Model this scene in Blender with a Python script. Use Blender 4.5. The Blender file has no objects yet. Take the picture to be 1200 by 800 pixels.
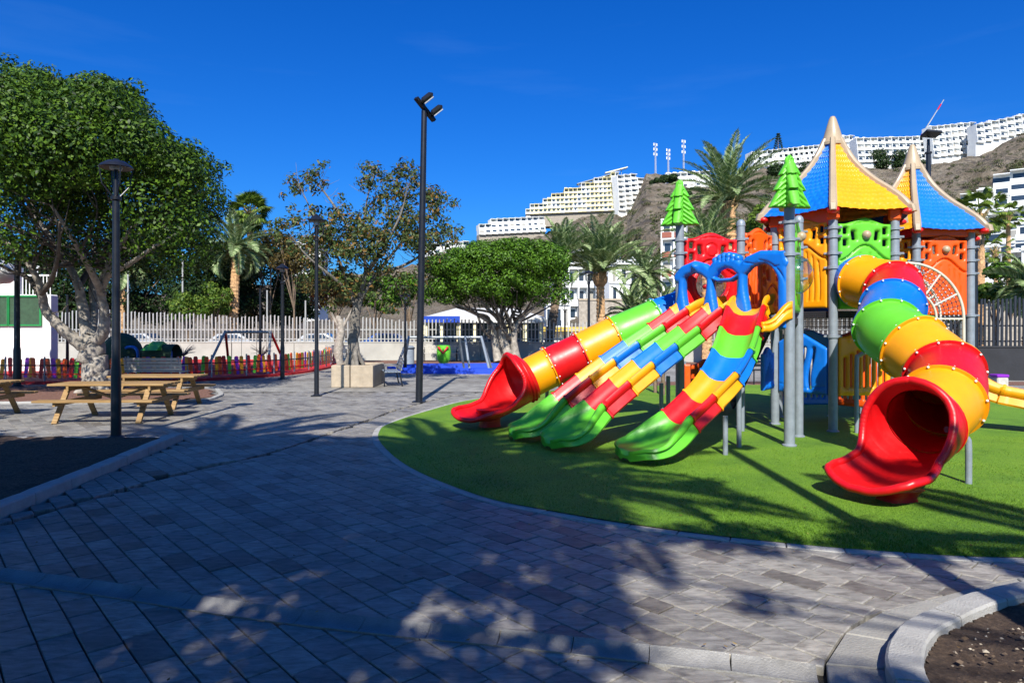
import bpy, math, random
import numpy as np
from mathutils import Vector, Matrix, Quaternion
R = math.radians
rnd = random.Random(7)
npr = np.random.RandomState(11)
SC = bpy.context.scene
COL = SC.collection

# ------------------------------------------------------------------ camera
CAM_Z = 1.75
HOR, FPX = 385.0, 800.0          # horizon row and focal length in photograph pixels (1200 x 800)
cam_d = bpy.data.cameras.new('camera')
cam = bpy.data.objects.new('camera', cam_d)
COL.objects.link(cam)
cam.location = (0, 0, CAM_Z)
cam.rotation_euler = (R(90), 0, 0)
cam_d.lens = 24.0
cam_d.sensor_width = 36.0
cam_d.shift_y = -0.0125
cam_d.clip_end = 4000
cam_d.clip_start = 0.05
SC.camera = cam

# ------------------------------------------------------------------ sky and sun
SUN_EL, SUN_AZ = 41.0, 0.6       # shadows run along +Y, a touch to the right
world = bpy.data.worlds.new('World')
SC.world = world
world.use_nodes = True
wn, wl = world.node_tree.nodes, world.node_tree.links
bg = wn['Background']
sky = wn.new('ShaderNodeTexSky')
sky.sky_type = 'NISHITA'
sky.sun_disc = False
sky.sun_elevation = R(SUN_EL)
sky.sun_rotation = R(180 + SUN_AZ)
sky.air_density = 1.0
sky.dust_density = 1.6
sky.ozone_density = 3.0
sky.altitude = 100
hs = wn.new('ShaderNodeHueSaturation')
hs.inputs['Saturation'].default_value = 1.42
hs.inputs['Value'].default_value = 1.0
wl.new(sky.outputs[0], hs.inputs['Color'])
tint = wn.new('ShaderNodeMix'); tint.data_type = 'RGBA'; tint.blend_type = 'MULTIPLY'
tint.inputs[0].default_value = 1.0
tint.inputs[7].default_value = (0.30, 0.84, 1.50, 1)
wl.new(hs.outputs[0], tint.inputs[6])
# a faint high wisp of cloud
wtc = wn.new('ShaderNodeTexCoord'); wmp = wn.new('ShaderNodeMapping'); wmp.inputs['Scale'].default_value = (1.3, 1.3, 9.0); wmp.inputs['Rotation'].default_value = (0, R(8), 0)
wnz = wn.new('ShaderNodeTexNoise'); wnz.inputs['Scale'].default_value = 2.2; wnz.inputs['Detail'].default_value = 7.0; wnz.inputs['Roughness'].default_value = 0.55
wrp = wn.new('ShaderNodeValToRGB'); wrp.color_ramp.elements[0].position = 0.56; wrp.color_ramp.elements[1].position = 0.80; wrp.color_ramp.elements[1].color = (0.022, 0.022, 0.022, 1)
wl.new(wtc.outputs['Generated'], wmp.inputs[0]); wl.new(wmp.outputs[0], wnz.inputs['Vector']); wl.new(wnz.outputs['Fac'], wrp.inputs[0])
wmx = wn.new('ShaderNodeMix'); wmx.data_type = 'RGBA'; wmx.inputs[7].default_value = (8, 12, 14, 1)
wl.new(wrp.outputs[0], wmx.inputs[0]); wl.new(tint.outputs[2], wmx.inputs[6])
wl.new(wmx.outputs[2], bg.inputs['Color'])
bg.inputs['Strength'].default_value = 0.067

sun_d = bpy.data.lights.new('sun', 'SUN')
sun_d.energy = 5.0
sun_d.angle = R(0.5)
sun_d.color = (1.0, 0.95, 0.86)
sun = bpy.data.objects.new('sun', sun_d)
COL.objects.link(sun)
sdir = Vector((math.sin(R(SUN_AZ)) * math.cos(R(SUN_EL)), math.cos(R(SUN_AZ)) * math.cos(R(SUN_EL)), -math.sin(R(SUN_EL))))
sun.rotation_euler = sdir.to_track_quat('-Z', 'Y').to_euler()
sun.location = (-3, -20, 30)

vs = SC.view_settings
vs.view_transform = 'Standard'
vs.look = 'None'
vs.exposure = 0.70
vs.gamma = 1.0
SC.cycles.max_bounces = 6
SC.cycles.transparent_max_bounces = 12
SC.cycles.use_denoising = True
SC.cycles.sample_clamp_indirect = 4.0

# ------------------------------------------------------------------ helpers
def G(px, py):
    """ground point seen at pixel (px, py) of the photograph"""
    D = CAM_Z * FPX / (py - HOR)
    return ((px - 600) / FPX * D, D)

def W(px, py, D):
    """world point seen at pixel (px, py) at depth D"""
    return Vector(((px - 600) / FPX * D, D, CAM_Z + (HOR - py) / FPX * D))

def lerp(a, b, t): return a + (b - a) * t

def interp(tab, x):
    if x <= tab[0][0]: return tab[0][1]
    for (x0, y0), (x1, y1) in zip(tab, tab[1:]):
        if x <= x1: return lerp(y0, y1, (x - x0) / (x1 - x0))
    return tab[-1][1]

def catmull(pts, per=8):
    P = [Vector(p) for p in pts]
    P = [P[0] * 2 - P[1]] + P + [P[-1] * 2 - P[-2]]
    out = []
    for i in range(1, len(P) - 2):
        for k in range(per):
            t = k / per
            a, b, c, d = P[i - 1], P[i], P[i + 1], P[i + 2]
            out.append(0.5 * ((2 * b) + (c - a) * t + (2 * a - 5 * b + 4 * c - d) * t * t + (3 * b - a - 3 * c + d) * t ** 3))
    out.append(P[-2])
    return out

def resample(path, n):
    L = [0]
    for a, b in zip(path, path[1:]): L.append(L[-1] + (b - a).length)
    out, j = [], 0
    for k in range(n):
        s = L[-1] * k / (n - 1)
        while j < len(L) - 2 and L[j + 1] < s: j += 1
        t = (s - L[j]) / max(1e-9, L[j + 1] - L[j])
        out.append(path[j].lerp(path[j + 1], min(1, max(0, t))))
    return out

class MB:
    def __init__(self): self.v, self.f = [], []
    def add(self, vs, fs):
        o = len(self.v)
        self.v += [tuple(p) for p in vs]
        self.f += [tuple(i + o for i in f) for f in fs]
        return self
    def box(self, c, s, rz=0.0, rx=0.0, ry=0.0, m=None):
        x, y, z = s[0] / 2, s[1] / 2, s[2] / 2
        M = Matrix.Translation(Vector(c)) @ (m if m is not None else (Matrix.Rotation(rz, 4, 'Z') @ Matrix.Rotation(ry, 4, 'Y') @ Matrix.Rotation(rx, 4, 'X')))
        vs = [M @ Vector(p) for p in ((-x, -y, -z), (x, -y, -z), (x, y, -z), (-x, y, -z), (-x, -y, z), (x, -y, z), (x, y, z), (-x, y, z))]
        return self.add(vs, [(0, 3, 2, 1), (4, 5, 6, 7), (0, 1, 5, 4), (1, 2, 6, 5), (2, 3, 7, 6), (3, 0, 4, 7)])
    def bbox(self, c, s, b=0.01, rz=0.0, m=None):
        """box with chamfered edges"""
        x, y, z = s[0] / 2, s[1] / 2, s[2] / 2
        b = min(b, x * .8, y * .8, z * .8)
        M = Matrix.Translation(Vector(c)) @ (m if m is not None else Matrix.Rotation(rz, 4, 'Z'))
        rings = []
        for (zz, i) in ((-z, b), (-z + b, 0), (z - b, 0), (z, b)):
            X, Y = x - i, y - i
            k = b if i == 0 else b * .5
            rings.append([M @ Vector((p[0], p[1], zz)) for p in ((-X + k, -Y), (X - k, -Y), (X, -Y + k), (X, Y - k), (X - k, Y), (-X + k, Y), (-X, Y - k), (-X, -Y + k))])
        self.loft(rings, closed=True, cap=True)
        return self
    def beam(self, a, b, w, h, up=(0, 0, 1)):
        a, b = Vector(a), Vector(b)
        d = (b - a); L = d.length; d.normalize()
        s = d.cross(Vector(up))
        if s.length < 1e-4: s = d.cross(Vector((0, 1, 0)))
        s.normalize(); u = s.cross(d)
        m = Matrix((s, d, u)).transposed().to_4x4()
        return self.box((a + b) / 2, (w, L, h), m=m)
    def loft(self, rings, closed=True, cap=False):
        n = len(rings[0]); vs = []; fs = []
        for r in rings: vs += r
        m = n if closed else n - 1
        for i in range(len(rings) - 1):
            for j in range(m):
                a, b = i * n + j, i * n + (j + 1) % n
                fs.append((a, b, b + n, a + n))
        if cap:
            fs.append(tuple(reversed(range(n))))
            k = (len(rings) - 1) * n
            fs.append(tuple(range(k, k + n)))
        return self.add(vs, fs)
    def tube(self, path, r, n=10, cap=True, wob=0.0, flat=None):
        path = [Vector(p) for p in path]
        rings = []; prev = None
        for i, p in enumerate(path):
            t = (path[min(i + 1, len(path) - 1)] - path[max(i - 1, 0)])
            if t.length < 1e-9: t = Vector((0, 0, 1))
            t.normalize()
            if prev is None:
                x = t.cross(Vector((0, 0, 1)))
                if x.length < 1e-3: x = Vector((1, 0, 0))
                x.normalize()
            else:
                x = prev - t * prev.dot(t)
                if x.length < 1e-6: x = t.orthogonal()
                x.normalize()
            prev = x; y = t.cross(x)
            rr = r[i] if isinstance(r, (list, tuple)) else r
            ring = []
            for k in range(n):
                a = 2 * math.pi * k / n
                q = rr * (1 + (rnd.uniform(-wob, wob) if wob else 0))
                ring.append(p + x * math.cos(a) * q + y * math.sin(a) * q)
            rings.append(ring)
        return self.loft(rings, True, cap)
    def cyl(self, a, b, r, n=12, r2=None): return self.tube([a, b], [r, r if r2 is None else r2], n)
    def lathe(self, prof, c=(0, 0, 0), n=20, M=None, cap=True):
        c = Vector(c); rings = []
        for (r, z) in prof:
            ring = [Vector((r * math.cos(2 * math.pi * k / n), r * math.sin(2 * math.pi * k / n), z)) for k in range(n)]
            rings.append([c + (M @ p if M is not None else p) for p in ring])
        return self.loft(rings, True, cap)
    def sphere(self, c, r, n=12, sc=(1, 1, 1)):
        rings = []
        m = max(4, n // 2); c = Vector(c)
        for i in range(m + 1):
            a = -math.pi / 2 + math.pi * i / m
            q = max(1e-4, math.cos(a))
            rings.append([c + Vector((r * q * math.cos(2 * math.pi * k / n) * sc[0], r * q * math.sin(2 * math.pi * k / n) * sc[1], r * math.sin(a) * sc[2])) for k in range(n)])
        return self.loft(rings, True, True)
    def prism(self, poly, z0, z1):
        n = len(poly)
        vs = [(p[0], p[1], z0) for p in poly] + [(p[0], p[1], z1) for p in poly]
        fs = [tuple(reversed(range(n))), tuple(range(n, 2 * n))] + [(i, (i + 1) % n, n + (i + 1) % n, n + i) for i in range(n)]
        return self.add(vs, fs)
    def xf(self, M):
        self.v = [tuple(M @ Vector(p)) for p in self.v]; return self
    def build(self, name, mat, parent=None, smooth=None, kind=None, world=True):
        me = bpy.data.meshes.new(name)
        off = (0, 0, 0)
        if parent is not None and world: off = ROOTLOC.get(parent.name, (0, 0, 0))
        vs = [(p[0] - off[0], p[1] - off[1], p[2] - off[2]) for p in self.v] if any(off) else self.v
        me.from_pydata(vs, [], self.f)
        me.materials.append(mat)
        if smooth is not None:
            me.polygons.foreach_set('use_smooth', [True] * len(me.polygons))
            me.set_sharp_from_angle(angle=R(smooth))
        me.update()
        return link(name, me, parent, kind)

ROOTLOC = {}
def link(name, me, parent=None, kind=None):
    o = bpy.data.objects.new(name, me); COL.objects.link(o)
    if parent is not None:
        o.parent = parent
        ROOTLOC[o.name] = ROOTLOC.get(parent.name, (0, 0, 0))
    if kind: o['kind'] = kind
    return o

def tag(o, label, cat=None, group=None, kind=None):
    if label: o['label'] = label
    if cat: o['category'] = cat
    if group: o['group'] = group
    if kind: o['kind'] = kind
    return o

def thing(name, label, cat, loc=(0, 0, 0), rz=0.0, group=None):
    o = bpy.data.objects.new(name, None); COL.objects.link(o)
    o.location = loc; o.rotation_euler = (0, 0, rz); o.empty_display_size = 0.2
    ROOTLOC[o.name] = tuple(loc) if rz == 0 else (0, 0, 0)
    return tag(o, label, cat, group)

def copy_tree(o, parent=None):
    c = o.copy(); COL.objects.link(c); c.parent = parent
    ROOTLOC[c.name] = (0, 0, 0)
    for ch in list(o.children): copy_tree(ch, c)
    return c

def np_mesh(name, V, F, mat, parent=None, kind=None, smooth=False):
    """V (n,3) float, F (m,k) int, all faces the same size"""
    me = bpy.data.meshes.new(name)
    V = np.ascontiguousarray(V, dtype=np.float32); F = np.ascontiguousarray(F, dtype=np.int32)
    if parent is not None:
        V = V - np.array(ROOTLOC.get(parent.name, (0, 0, 0)), dtype=np.float32)
    me.vertices.add(len(V)); me.vertices.foreach_set('co', V.ravel())
    k = F.shape[1]
    me.loops.add(F.size); me.loops.foreach_set('vertex_index', F.ravel())
    me.polygons.add(len(F))
    me.polygons.foreach_set('loop_start', np.arange(len(F), dtype=np.int32) * k)
    if smooth: me.polygons.foreach_set('use_smooth', [True] * len(F))
    me.materials.append(mat); me.update(calc_edges=True); me.validate()
    return link(name, me, parent, kind)

# ------------------------------------------------------------------ materials
MATS = {}
def new_mat(name):
    m = bpy.data.materials.new(name); m.use_nodes = True
    nt = m.node_tree
    return m, nt, nt.nodes['Principled BSDF']

def N(nt, t, **kw):
    n = nt.nodes.new(t)
    for k, v in kw.items():
        if hasattr(n, k): setattr(n, k, v)
        else: n.inputs[k].default_value = v
    return n

def ramp(nt, stops, interp_='LINEAR'):
    r = nt.nodes.new('ShaderNodeValToRGB'); cr = r.color_ramp; cr.interpolation = interp_
    while len(cr.elements) < len(stops): cr.elements.new(0.5)
    for e, (p, c) in zip(cr.elements, stops):
        e.position = p; e.color = (*c, 1) if len(c) == 3 else c
    return r

def scale_c(c, k): return tuple(min(1, x * k) for x in c)

def plain(name, c, rough=0.5, metal=0.0, var=0.12, nscale=6.0, bump=0.0, bscale=60.0, spec=0.5, coat=0.0, dirt=0.0):
    """colour with soft noise wear and optional fine bump"""
    m, nt, b = new_mat(name)
    tc = N(nt, 'ShaderNodeTexCoord')
    nz = N(nt, 'ShaderNodeTexNoise', Scale=nscale, Detail=6.0, Roughness=0.6)
    nt.links.new(tc.outputs['Object'], nz.inputs['Vector'])
    stops = [(0.3, scale_c(c, 1 - var)), (0.7, scale_c(c, 1 + var))]
    r = ramp(nt, stops)
    nt.links.new(nz.outputs['Fac'], r.inputs[0])
    src = r.outputs[0]
    if dirt:
        n2 = N(nt, 'ShaderNodeTexNoise', Scale=nscale * .35, Detail=8.0, Roughness=0.75)
        nt.links.new(tc.outputs['Object'], n2.inputs['Vector'])
        r2 = ramp(nt, [(0.5, (0, 0, 0)), (0.75, (dirt, dirt, dirt))])
        nt.links.new(n2.outputs['Fac'], r2.inputs[0])
        mx = N(nt, 'ShaderNodeMix', data_type='RGBA')
        nt.links.new(r2.outputs[0], mx.inputs[0]); nt.links.new(src, mx.inputs[6])
        mx.inputs[7].default_value = (c[0] * .4 + .05, c[1] * .4 + .045, c[2] * .4 + .035, 1)
        src = mx.outputs[2]
    nt.links.new(src, b.inputs['Base Color'])
    b.inputs['Roughness'].default_value = rough
    b.inputs['Metallic'].default_value = metal
    b.inputs['Specular IOR Level'].default_value = spec
    if coat: b.inputs['Coat Weight'].default_value = coat; b.inputs['Coat Roughness'].default_value = 0.15
    if bump:
        n3 = N(nt, 'ShaderNodeTexNoise', Scale=bscale, Detail=4.0)
        nt.links.new(tc.outputs['Object'], n3.inputs['Vector'])
        bp = N(nt, 'ShaderNodeBump', Strength=bump, Distance=0.02)
        nt.links.new(n3.outputs['Fac'], bp.inputs['Height'])
        nt.links.new(bp.outputs[0], b.inputs['Normal'])
    return m

def leafmat(name, dark, mid, light, rough=0.45, transl=0.25, extra=None):
    m, nt, b = new_mat(name)
    ge = N(nt, 'ShaderNodeNewGeometry')
    st = [(0.0, dark), (0.5, mid), (0.92, light)]
    if extra: st = [(0.0, dark), (0.42, mid), (0.76, light), (0.78, extra[0]), (1.0, extra[1])]
    r = ramp(nt, st)
    nt.links.new(ge.outputs['Random Per Island'], r.inputs[0])
    nt.links.new(r.outputs[0], b.inputs['Base Color'])
    b.inputs['Roughness'].default_value = max(.5, rough); b.inputs['Specular IOR Level'].default_value = 0.22
    tr = N(nt, 'ShaderNodeBsdfTranslucent')
    nt.links.new(r.outputs[0], tr.inputs[0])
    mx = N(nt, 'ShaderNodeMixShader', Fac=transl)
    out = nt.nodes['Material Output']
    nt.links.new(b.outputs[0], mx.inputs[1]); nt.links.new(tr.outputs[0], mx.inputs[2])
    nt.links.new(mx.outputs[0], out.inputs['Surface'])
    return m

def plastic(name, c):
    """rotomoulded playground plastic: glossy, faint orange-peel, slight fading and dust"""
    m, nt, b = new_mat(name)
    tc = N(nt, 'ShaderNodeTexCoord')
    nz = N(nt, 'ShaderNodeTexNoise', Scale=2.2, Detail=7.0, Roughness=0.65)
    nt.links.new(tc.outputs['Object'], nz.inputs['Vector'])
    r = ramp(nt, [(0.3, scale_c(c, .84)), (0.62, c), (0.85, tuple(min(1, x * .92 + .03) for x in c))])
    nt.links.new(nz.outputs['Fac'], r.inputs[0])
    sp = N(nt, 'ShaderNodeMapping'); sp.inputs['Scale'].default_value = (7, 7, 1.4); nt.links.new(tc.outputs['Object'], sp.inputs[0])
    ns = N(nt, 'ShaderNodeTexNoise', Scale=2.6, Detail=9.0, Roughness=0.8); nt.links.new(sp.outputs[0], ns.inputs['Vector'])
    rs = ramp(nt, [(0.56, (0, 0, 0)), (0.74, (.22, .22, .22))]); nt.links.new(ns.outputs['Fac'], rs.inputs[0])
    mxs = N(nt, 'ShaderNodeMix', data_type='RGBA'); nt.links.new(rs.outputs[0], mxs.inputs[0]); nt.links.new(r.outputs[0], mxs.inputs[6])
    mxs.inputs[7].default_value = (c[0] * .45 + .14, c[1] * .45 + .13, c[2] * .45 + .11, 1)
    nt.links.new(mxs.outputs[2], b.inputs['Base Color'])
    n2 = N(nt, 'ShaderNodeTexNoise', Scale=9.0, Detail=6.0)
    nt.links.new(tc.outputs['Object'], n2.inputs['Vector'])
    mr = N(nt, 'ShaderNodeMapRange'); mr.inputs[3].default_value = 0.26; mr.inputs[4].default_value = 0.52
    nt.links.new(n2.outputs['Fac'], mr.inputs[0]); nt.links.new(mr.outputs[0], b.inputs['Roughness'])
    n3 = N(nt, 'ShaderNodeTexNoise', Scale=160.0, Detail=2.0)
    nt.links.new(tc.outputs['Object'], n3.inputs['Vector'])
    bp = N(nt, 'ShaderNodeBump', Strength=0.12, Distance=0.004)
    nt.links.new(n3.outputs['Fac'], bp.inputs['Height']); nt.links.new(bp.outputs[0], b.inputs['Normal'])
    return m

RED = plastic('red_plastic', (0.62, 0.005, 0.008))
YEL = plastic('yellow_plastic', (0.84, 0.325, 0.002))
GRN = plastic('green_plastic', (0.115, 0.49, 0.028))
BLU = plastic('blue_plastic', (0.003, 0.15, 0.62))
ORG = plastic('orange_plastic', (0.80, 0.09, 0.004))
PUR = plastic('purple_plastic', (0.23, 0.02, 0.42))
TAN = plastic('tan_plastic', (0.3936, 0.3034, 0.1968))
PNK = plastic('pink_plastic', (0.75, 0.06, 0.20))
GALV = plain('galvanised_steel', (0.2214, 0.2542, 0.2952), 0.42, 0.15, 0.14, 9)
DARKMETAL = plain('black_painted_steel', (0.012, 0.014, 0.020), 0.35, 0.2, 0.3, 8)
CHROME = plain('bolt_white', (0.75, 0.75, 0.72), 0.3)
DECK = plain('dark_deck_steel', (0.02, 0.022, 0.03), 0.6)
ROPE = plain('black_rope', (0.015, 0.015, 0.018), 0.8)
BEADM = plain('grey_rope_joint', (0.42, 0.44, 0.48), 0.4)
CREAMTUBE = plain('cream_painted_tube', (0.5084, 0.4756, 0.3936), 0.4)
CONC = plain('concrete', (0.36, 0.295, 0.215), 0.85, 0, 0.16, 5, 0.4, 40, dirt=0.5)
CONCW = plain('wall_concrete', (0.3772, 0.3608, 0.3198), 0.9, 0, 0.12, 1.2, 0.3, 14, dirt=0.35)
DARKWALL = plain('dark_wall_concrete', (0.018, 0.019, 0.023), 0.85, 0, 0.3, 1.5, 0.3, 14)
KERB = plain('kerb_concrete', (0.3444, 0.3362, 0.3157), 0.75, 0, 0.13, 7, 0.5, 90, dirt=0.45)
GUT = plain('gutter_concrete', (0.23, 0.225, 0.215), 0.3, 0, 0.25, 5, 0.4, 80, dirt=0.9)
SLAB = plain('apron_concrete', (0.27, 0.26, 0.235), 0.7, 0, 0.12, 4, 0.4, 70, dirt=0.6)
WHITE = plain('white_render', (0.78, 0.78, 0.75), 0.8, 0, 0.06, .5, dirt=0.22)
CURTAIN = plain('curtained_window', (0.32, 0.30, 0.26), 0.5, 0, 0.3, .4)
CREAM = plain('pale_yellow_render', (0.80, 0.72, 0.44), 0.8, 0, 0.06, .5)
ROOFWHITE = plain('white_roof_sheet', (0.52, 0.51, 0.48), 0.6, 0, 0.05, .8, dirt=0.15)
GLASSD = plain('dark_window_glass', (0.03, 0.045, 0.07), 0.12, 0, 0.4, .3)
BROWNB = plain('brown_balcony_panel', (0.25, 0.07, 0.04), 0.6)
STONEW = plain('retaining_stone', (0.30, 0.26, 0.21), 0.9, 0, 0.3, 3, 0.6, 8)
PALEPICK = plain('galvanised_fence_slat', (0.3608, 0.3608, 0.3444), 0.5, 0.1, 0.12, 3)
DARKPICK = plain('dark_fence_slat', (0.016, 0.019, 0.028), 0.45, 0.2, 0.3, 3)  # much darker than the slats of the pale fences
BARK_P = plain('pale_ficus_bark', (0.2952, 0.2624, 0.2214), 0.9, 0, 0.45, 7, 0.9, 26, dirt=0.6)
BARK_SHADED = plain('shaded_ficus_limb_bark', (0.10, 0.085, 0.07), 0.95, 0, 0.4, 7, 0.9, 26)  # crown shade over the limbs is put into this darker bark colour
BARK_MOT = plain('mottled_bark', (0.1640, 0.1476, 0.1271), 0.9, 0, 0.5, 5, 0.9, 26, dirt=0.9)
BARK_B = plain('brown_bark', (0.17, 0.12, 0.08), 0.95, 0, 0.4, 9, 1.0, 30)
BARK_PALM = plain('palm_bark', (0.46, 0.27, 0.13), 0.95, 0, 0.5, 9, 1.0, 24)
RUBBERRED = plain('red_rubber_floor', (0.42, 0.012, 0.015), 0.8)
RUBBERBLU = plain('blue_rubber_edge', (0.005, 0.05, 0.50), 0.6)
BENCHW = plain('pale_bench_slat', (0.4264, 0.4018, 0.3444), 0.7, 0, 0.2, 10)
CARWHITE = plain('white_car_paint', (0.36, 0.37, 0.39), 0.25, coat=0.6)
CARGREY = plain('grey_car_paint', (0.10, 0.11, 0.13), 0.25, coat=0.6)
CARBLUE = plain('blue_car_paint', (0.01, 0.06, 0.25), 0.25, coat=0.6)
TYRE = plain('tyre_rubber', (0.02, 0.02, 0.02), 0.8)
SIGNBLUE = plain('blue_fascia', (0.01, 0.05, 0.36), 0.4)
GREENFR = plain('green_frame_paint', (0.01, 0.22, 0.05), 0.5)
DKGREEN = plain('dark_green_mesh', (0.03, 0.07, 0.035), 0.8, 0, 0.25, 8)
YELTRIM = plain('yellow_trim', (0.60, 0.42, 0.05), 0.6)
STRAW = plain('dry_thatch', (0.36, 0.26, 0.12), 0.95, 0, 0.3, 12, 0.6, 40)

def wood_mat():
    m, nt, b = new_mat('pine_wood')
    tc = N(nt, 'ShaderNodeTexCoord')
    mp = N(nt, 'ShaderNodeMapping'); mp.inputs['Scale'].default_value = (1.5, 22, 22)
    nt.links.new(tc.outputs['Object'], mp.inputs[0])
    nz = N(nt, 'ShaderNodeTexNoise', Scale=1.6, Detail=6.0, Distortion=0.6)
    nt.links.new(mp.outputs[0], nz.inputs['Vector'])
    r = ramp(nt, [(0.25, (0.12, 0.075, 0.035)), (0.48, (0.27, 0.155, 0.05)), (0.75, (0.36, 0.25, 0.12))])
    nt.links.new(nz.outputs['Fac'], r.inputs[0]); nt.links.new(r.outputs[0], b.inputs['Base Color'])
    b.inputs['Roughness'].default_value = 0.7
    bp = N(nt, 'ShaderNodeBump', Strength=0.3, Distance=0.004)
    nt.links.new(nz.outputs['Fac'], bp.inputs['Height']); nt.links.new(bp.outputs[0], b.inputs['Normal'])
    return m
WOOD = wood_mat()

PD = Vector((-0.664, 0.748, 0)).normalized()       # direction of the paving courses
PN = Vector((PD.y, -PD.x, 0))                      # across them
def paver_mat(name, rand_src):
    m, nt, b = new_mat(name)
    ge = N(nt, 'ShaderNodeNewGeometry')
    if rand_src == 'object':
        src = N(nt, 'ShaderNodeObjectInfo').outputs['Random']
    else:
        src = ge.outputs['Random Per Island']
    wn_ = N(nt, 'ShaderNodeTexWhiteNoise', noise_dimensions='1D')
    nt.links.new(src, wn_.inputs['W'])
    # offset the grain per stone so it breaks at every joint
    mp = N(nt, 'ShaderNodeMapping')
    ang = math.atan2(PN.y, PN.x)
    mp.inputs['Rotation'].default_value = (0, 0, -ang + R(16)); mp.inputs['Scale'].default_value = (7.0, 21.0, 10.0)
    ad = N(nt, 'ShaderNodeVectorMath', operation='MULTIPLY_ADD')
    ad.inputs[1].default_value = (9, 9, 9)
    nt.links.new(wn_.outputs['Color'], ad.inputs[0]); nt.links.new(ge.outputs['Position'], ad.inputs[2])
    nt.links.new(ad.outputs[0], mp.inputs[0])
    nz = N(nt, 'ShaderNodeTexNoise', Scale=1.0, Detail=8.0, Roughness=0.65, Distortion=0.5)
    nt.links.new(mp.outputs[0], nz.inputs['Vector'])
    r = ramp(nt, [(0.28, (0.10, 0.094, 0.085)), (0.5, (0.232, 0.222, 0.203)), (0.72, (0.36, 0.343, 0.312))])
    nt.links.new(nz.outputs['Fac'], r.inputs[0])
    # tone of the stone
    rt = ramp(nt, [(0.0, (0.55, 0.52, 0.50)), (0.2, (0.86, 0.86, 0.87)), (0.75, (1.06, 1.05, 1.03)), (1.0, (1.2, 1.17, 1.12))])
    nt.links.new(wn_.outputs['Value'], rt.inputs[0])
    mx = N(nt, 'ShaderNodeMix', data_type='RGBA', blend_type='MULTIPLY'); mx.inputs[0].default_value = 1
    nt.links.new(r.outputs[0], mx.inputs[6]); nt.links.new(rt.outputs[0], mx.inputs[7])
    # large stains
    ns = N(nt, 'ShaderNodeTexNoise', Scale=0.9, Detail=7.0, Roughness=0.7)
    nt.links.new(ge.outputs['Position'], ns.inputs['Vector'])
    rs = ramp(nt, [(0.35, (0.72, 0.70, 0.68)), (0.55, (1, 1, 1)), (0.8, (1.12, 1.1, 1.05))])
    nt.links.new(ns.outputs['Fac'], rs.inputs[0])
    m2 = N(nt, 'ShaderNodeMix', data_type='RGBA', blend_type='MULTIPLY'); m2.inputs[0].default_value = 1
    nt.links.new(mx.outputs[2], m2.inputs[6]); nt.links.new(rs.outputs[0], m2.inputs[7])
    # gum spots and small stains, pale sand dusting
    vo = N(nt, 'ShaderNodeTexVoronoi', Scale=2.6); vo.inputs['Randomness'].default_value = 1.0
    nt.links.new(ge.outputs['Position'], vo.inputs['Vector'])
    rv = ramp(nt, [(0.035, (.8, .8, .8)), (0.055, (0, 0, 0))]); nt.links.new(vo.outputs['Distance'], rv.inputs[0])
    m3 = N(nt, 'ShaderNodeMix', data_type='RGBA'); nt.links.new(rv.outputs[0], m3.inputs[0]); nt.links.new(m2.outputs[2], m3.inputs[6]); m3.inputs[7].default_value = (0.07, 0.06, 0.05, 1)
    nd = N(nt, 'ShaderNodeTexNoise', Scale=2.3, Detail=9.0, Roughness=0.8); nt.links.new(ge.outputs['Position'], nd.inputs['Vector'])
    rd = ramp(nt, [(0.54, (0, 0, 0)), (0.75, (.45, .45, .45))]); nt.links.new(nd.outputs['Fac'], rd.inputs[0])
    m4 = N(nt, 'ShaderNodeMix', data_type='RGBA'); nt.links.new(rd.outputs[0], m4.inputs[0]); nt.links.new(m3.outputs[2], m4.inputs[6]); m4.inputs[7].default_value = (0.31, 0.28, 0.235, 1)
    nt.links.new(m4.outputs[2], b.inputs['Base Color'])
    b.inputs['Roughness'].default_value = 0.52
    nf = N(nt, 'ShaderNodeTexNoise', Scale=140.0, Detail=4.0)
    nt.links.new(ge.outputs['Position'], nf.inputs['Vector'])
    bp = N(nt, 'ShaderNodeBump', Strength=0.45, Distance=0.004)
    nt.links.new(nf.outputs['Fac'], bp.inputs['Height'])
    bp2 = N(nt, 'ShaderNodeBump', Strength=0.5, Distance=0.004)
    nt.links.new(nz.outputs['Fac'], bp2.inputs['Height']); nt.links.new(bp.outputs[0], bp2.inputs['Normal'])
    nt.links.new(bp2.outputs[0], b.inputs['Normal'])
    return m
PAVER1 = paver_mat('paver_stone', 'object')
PAVER2 = paver_mat('paver_stone_field', 'island')

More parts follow.
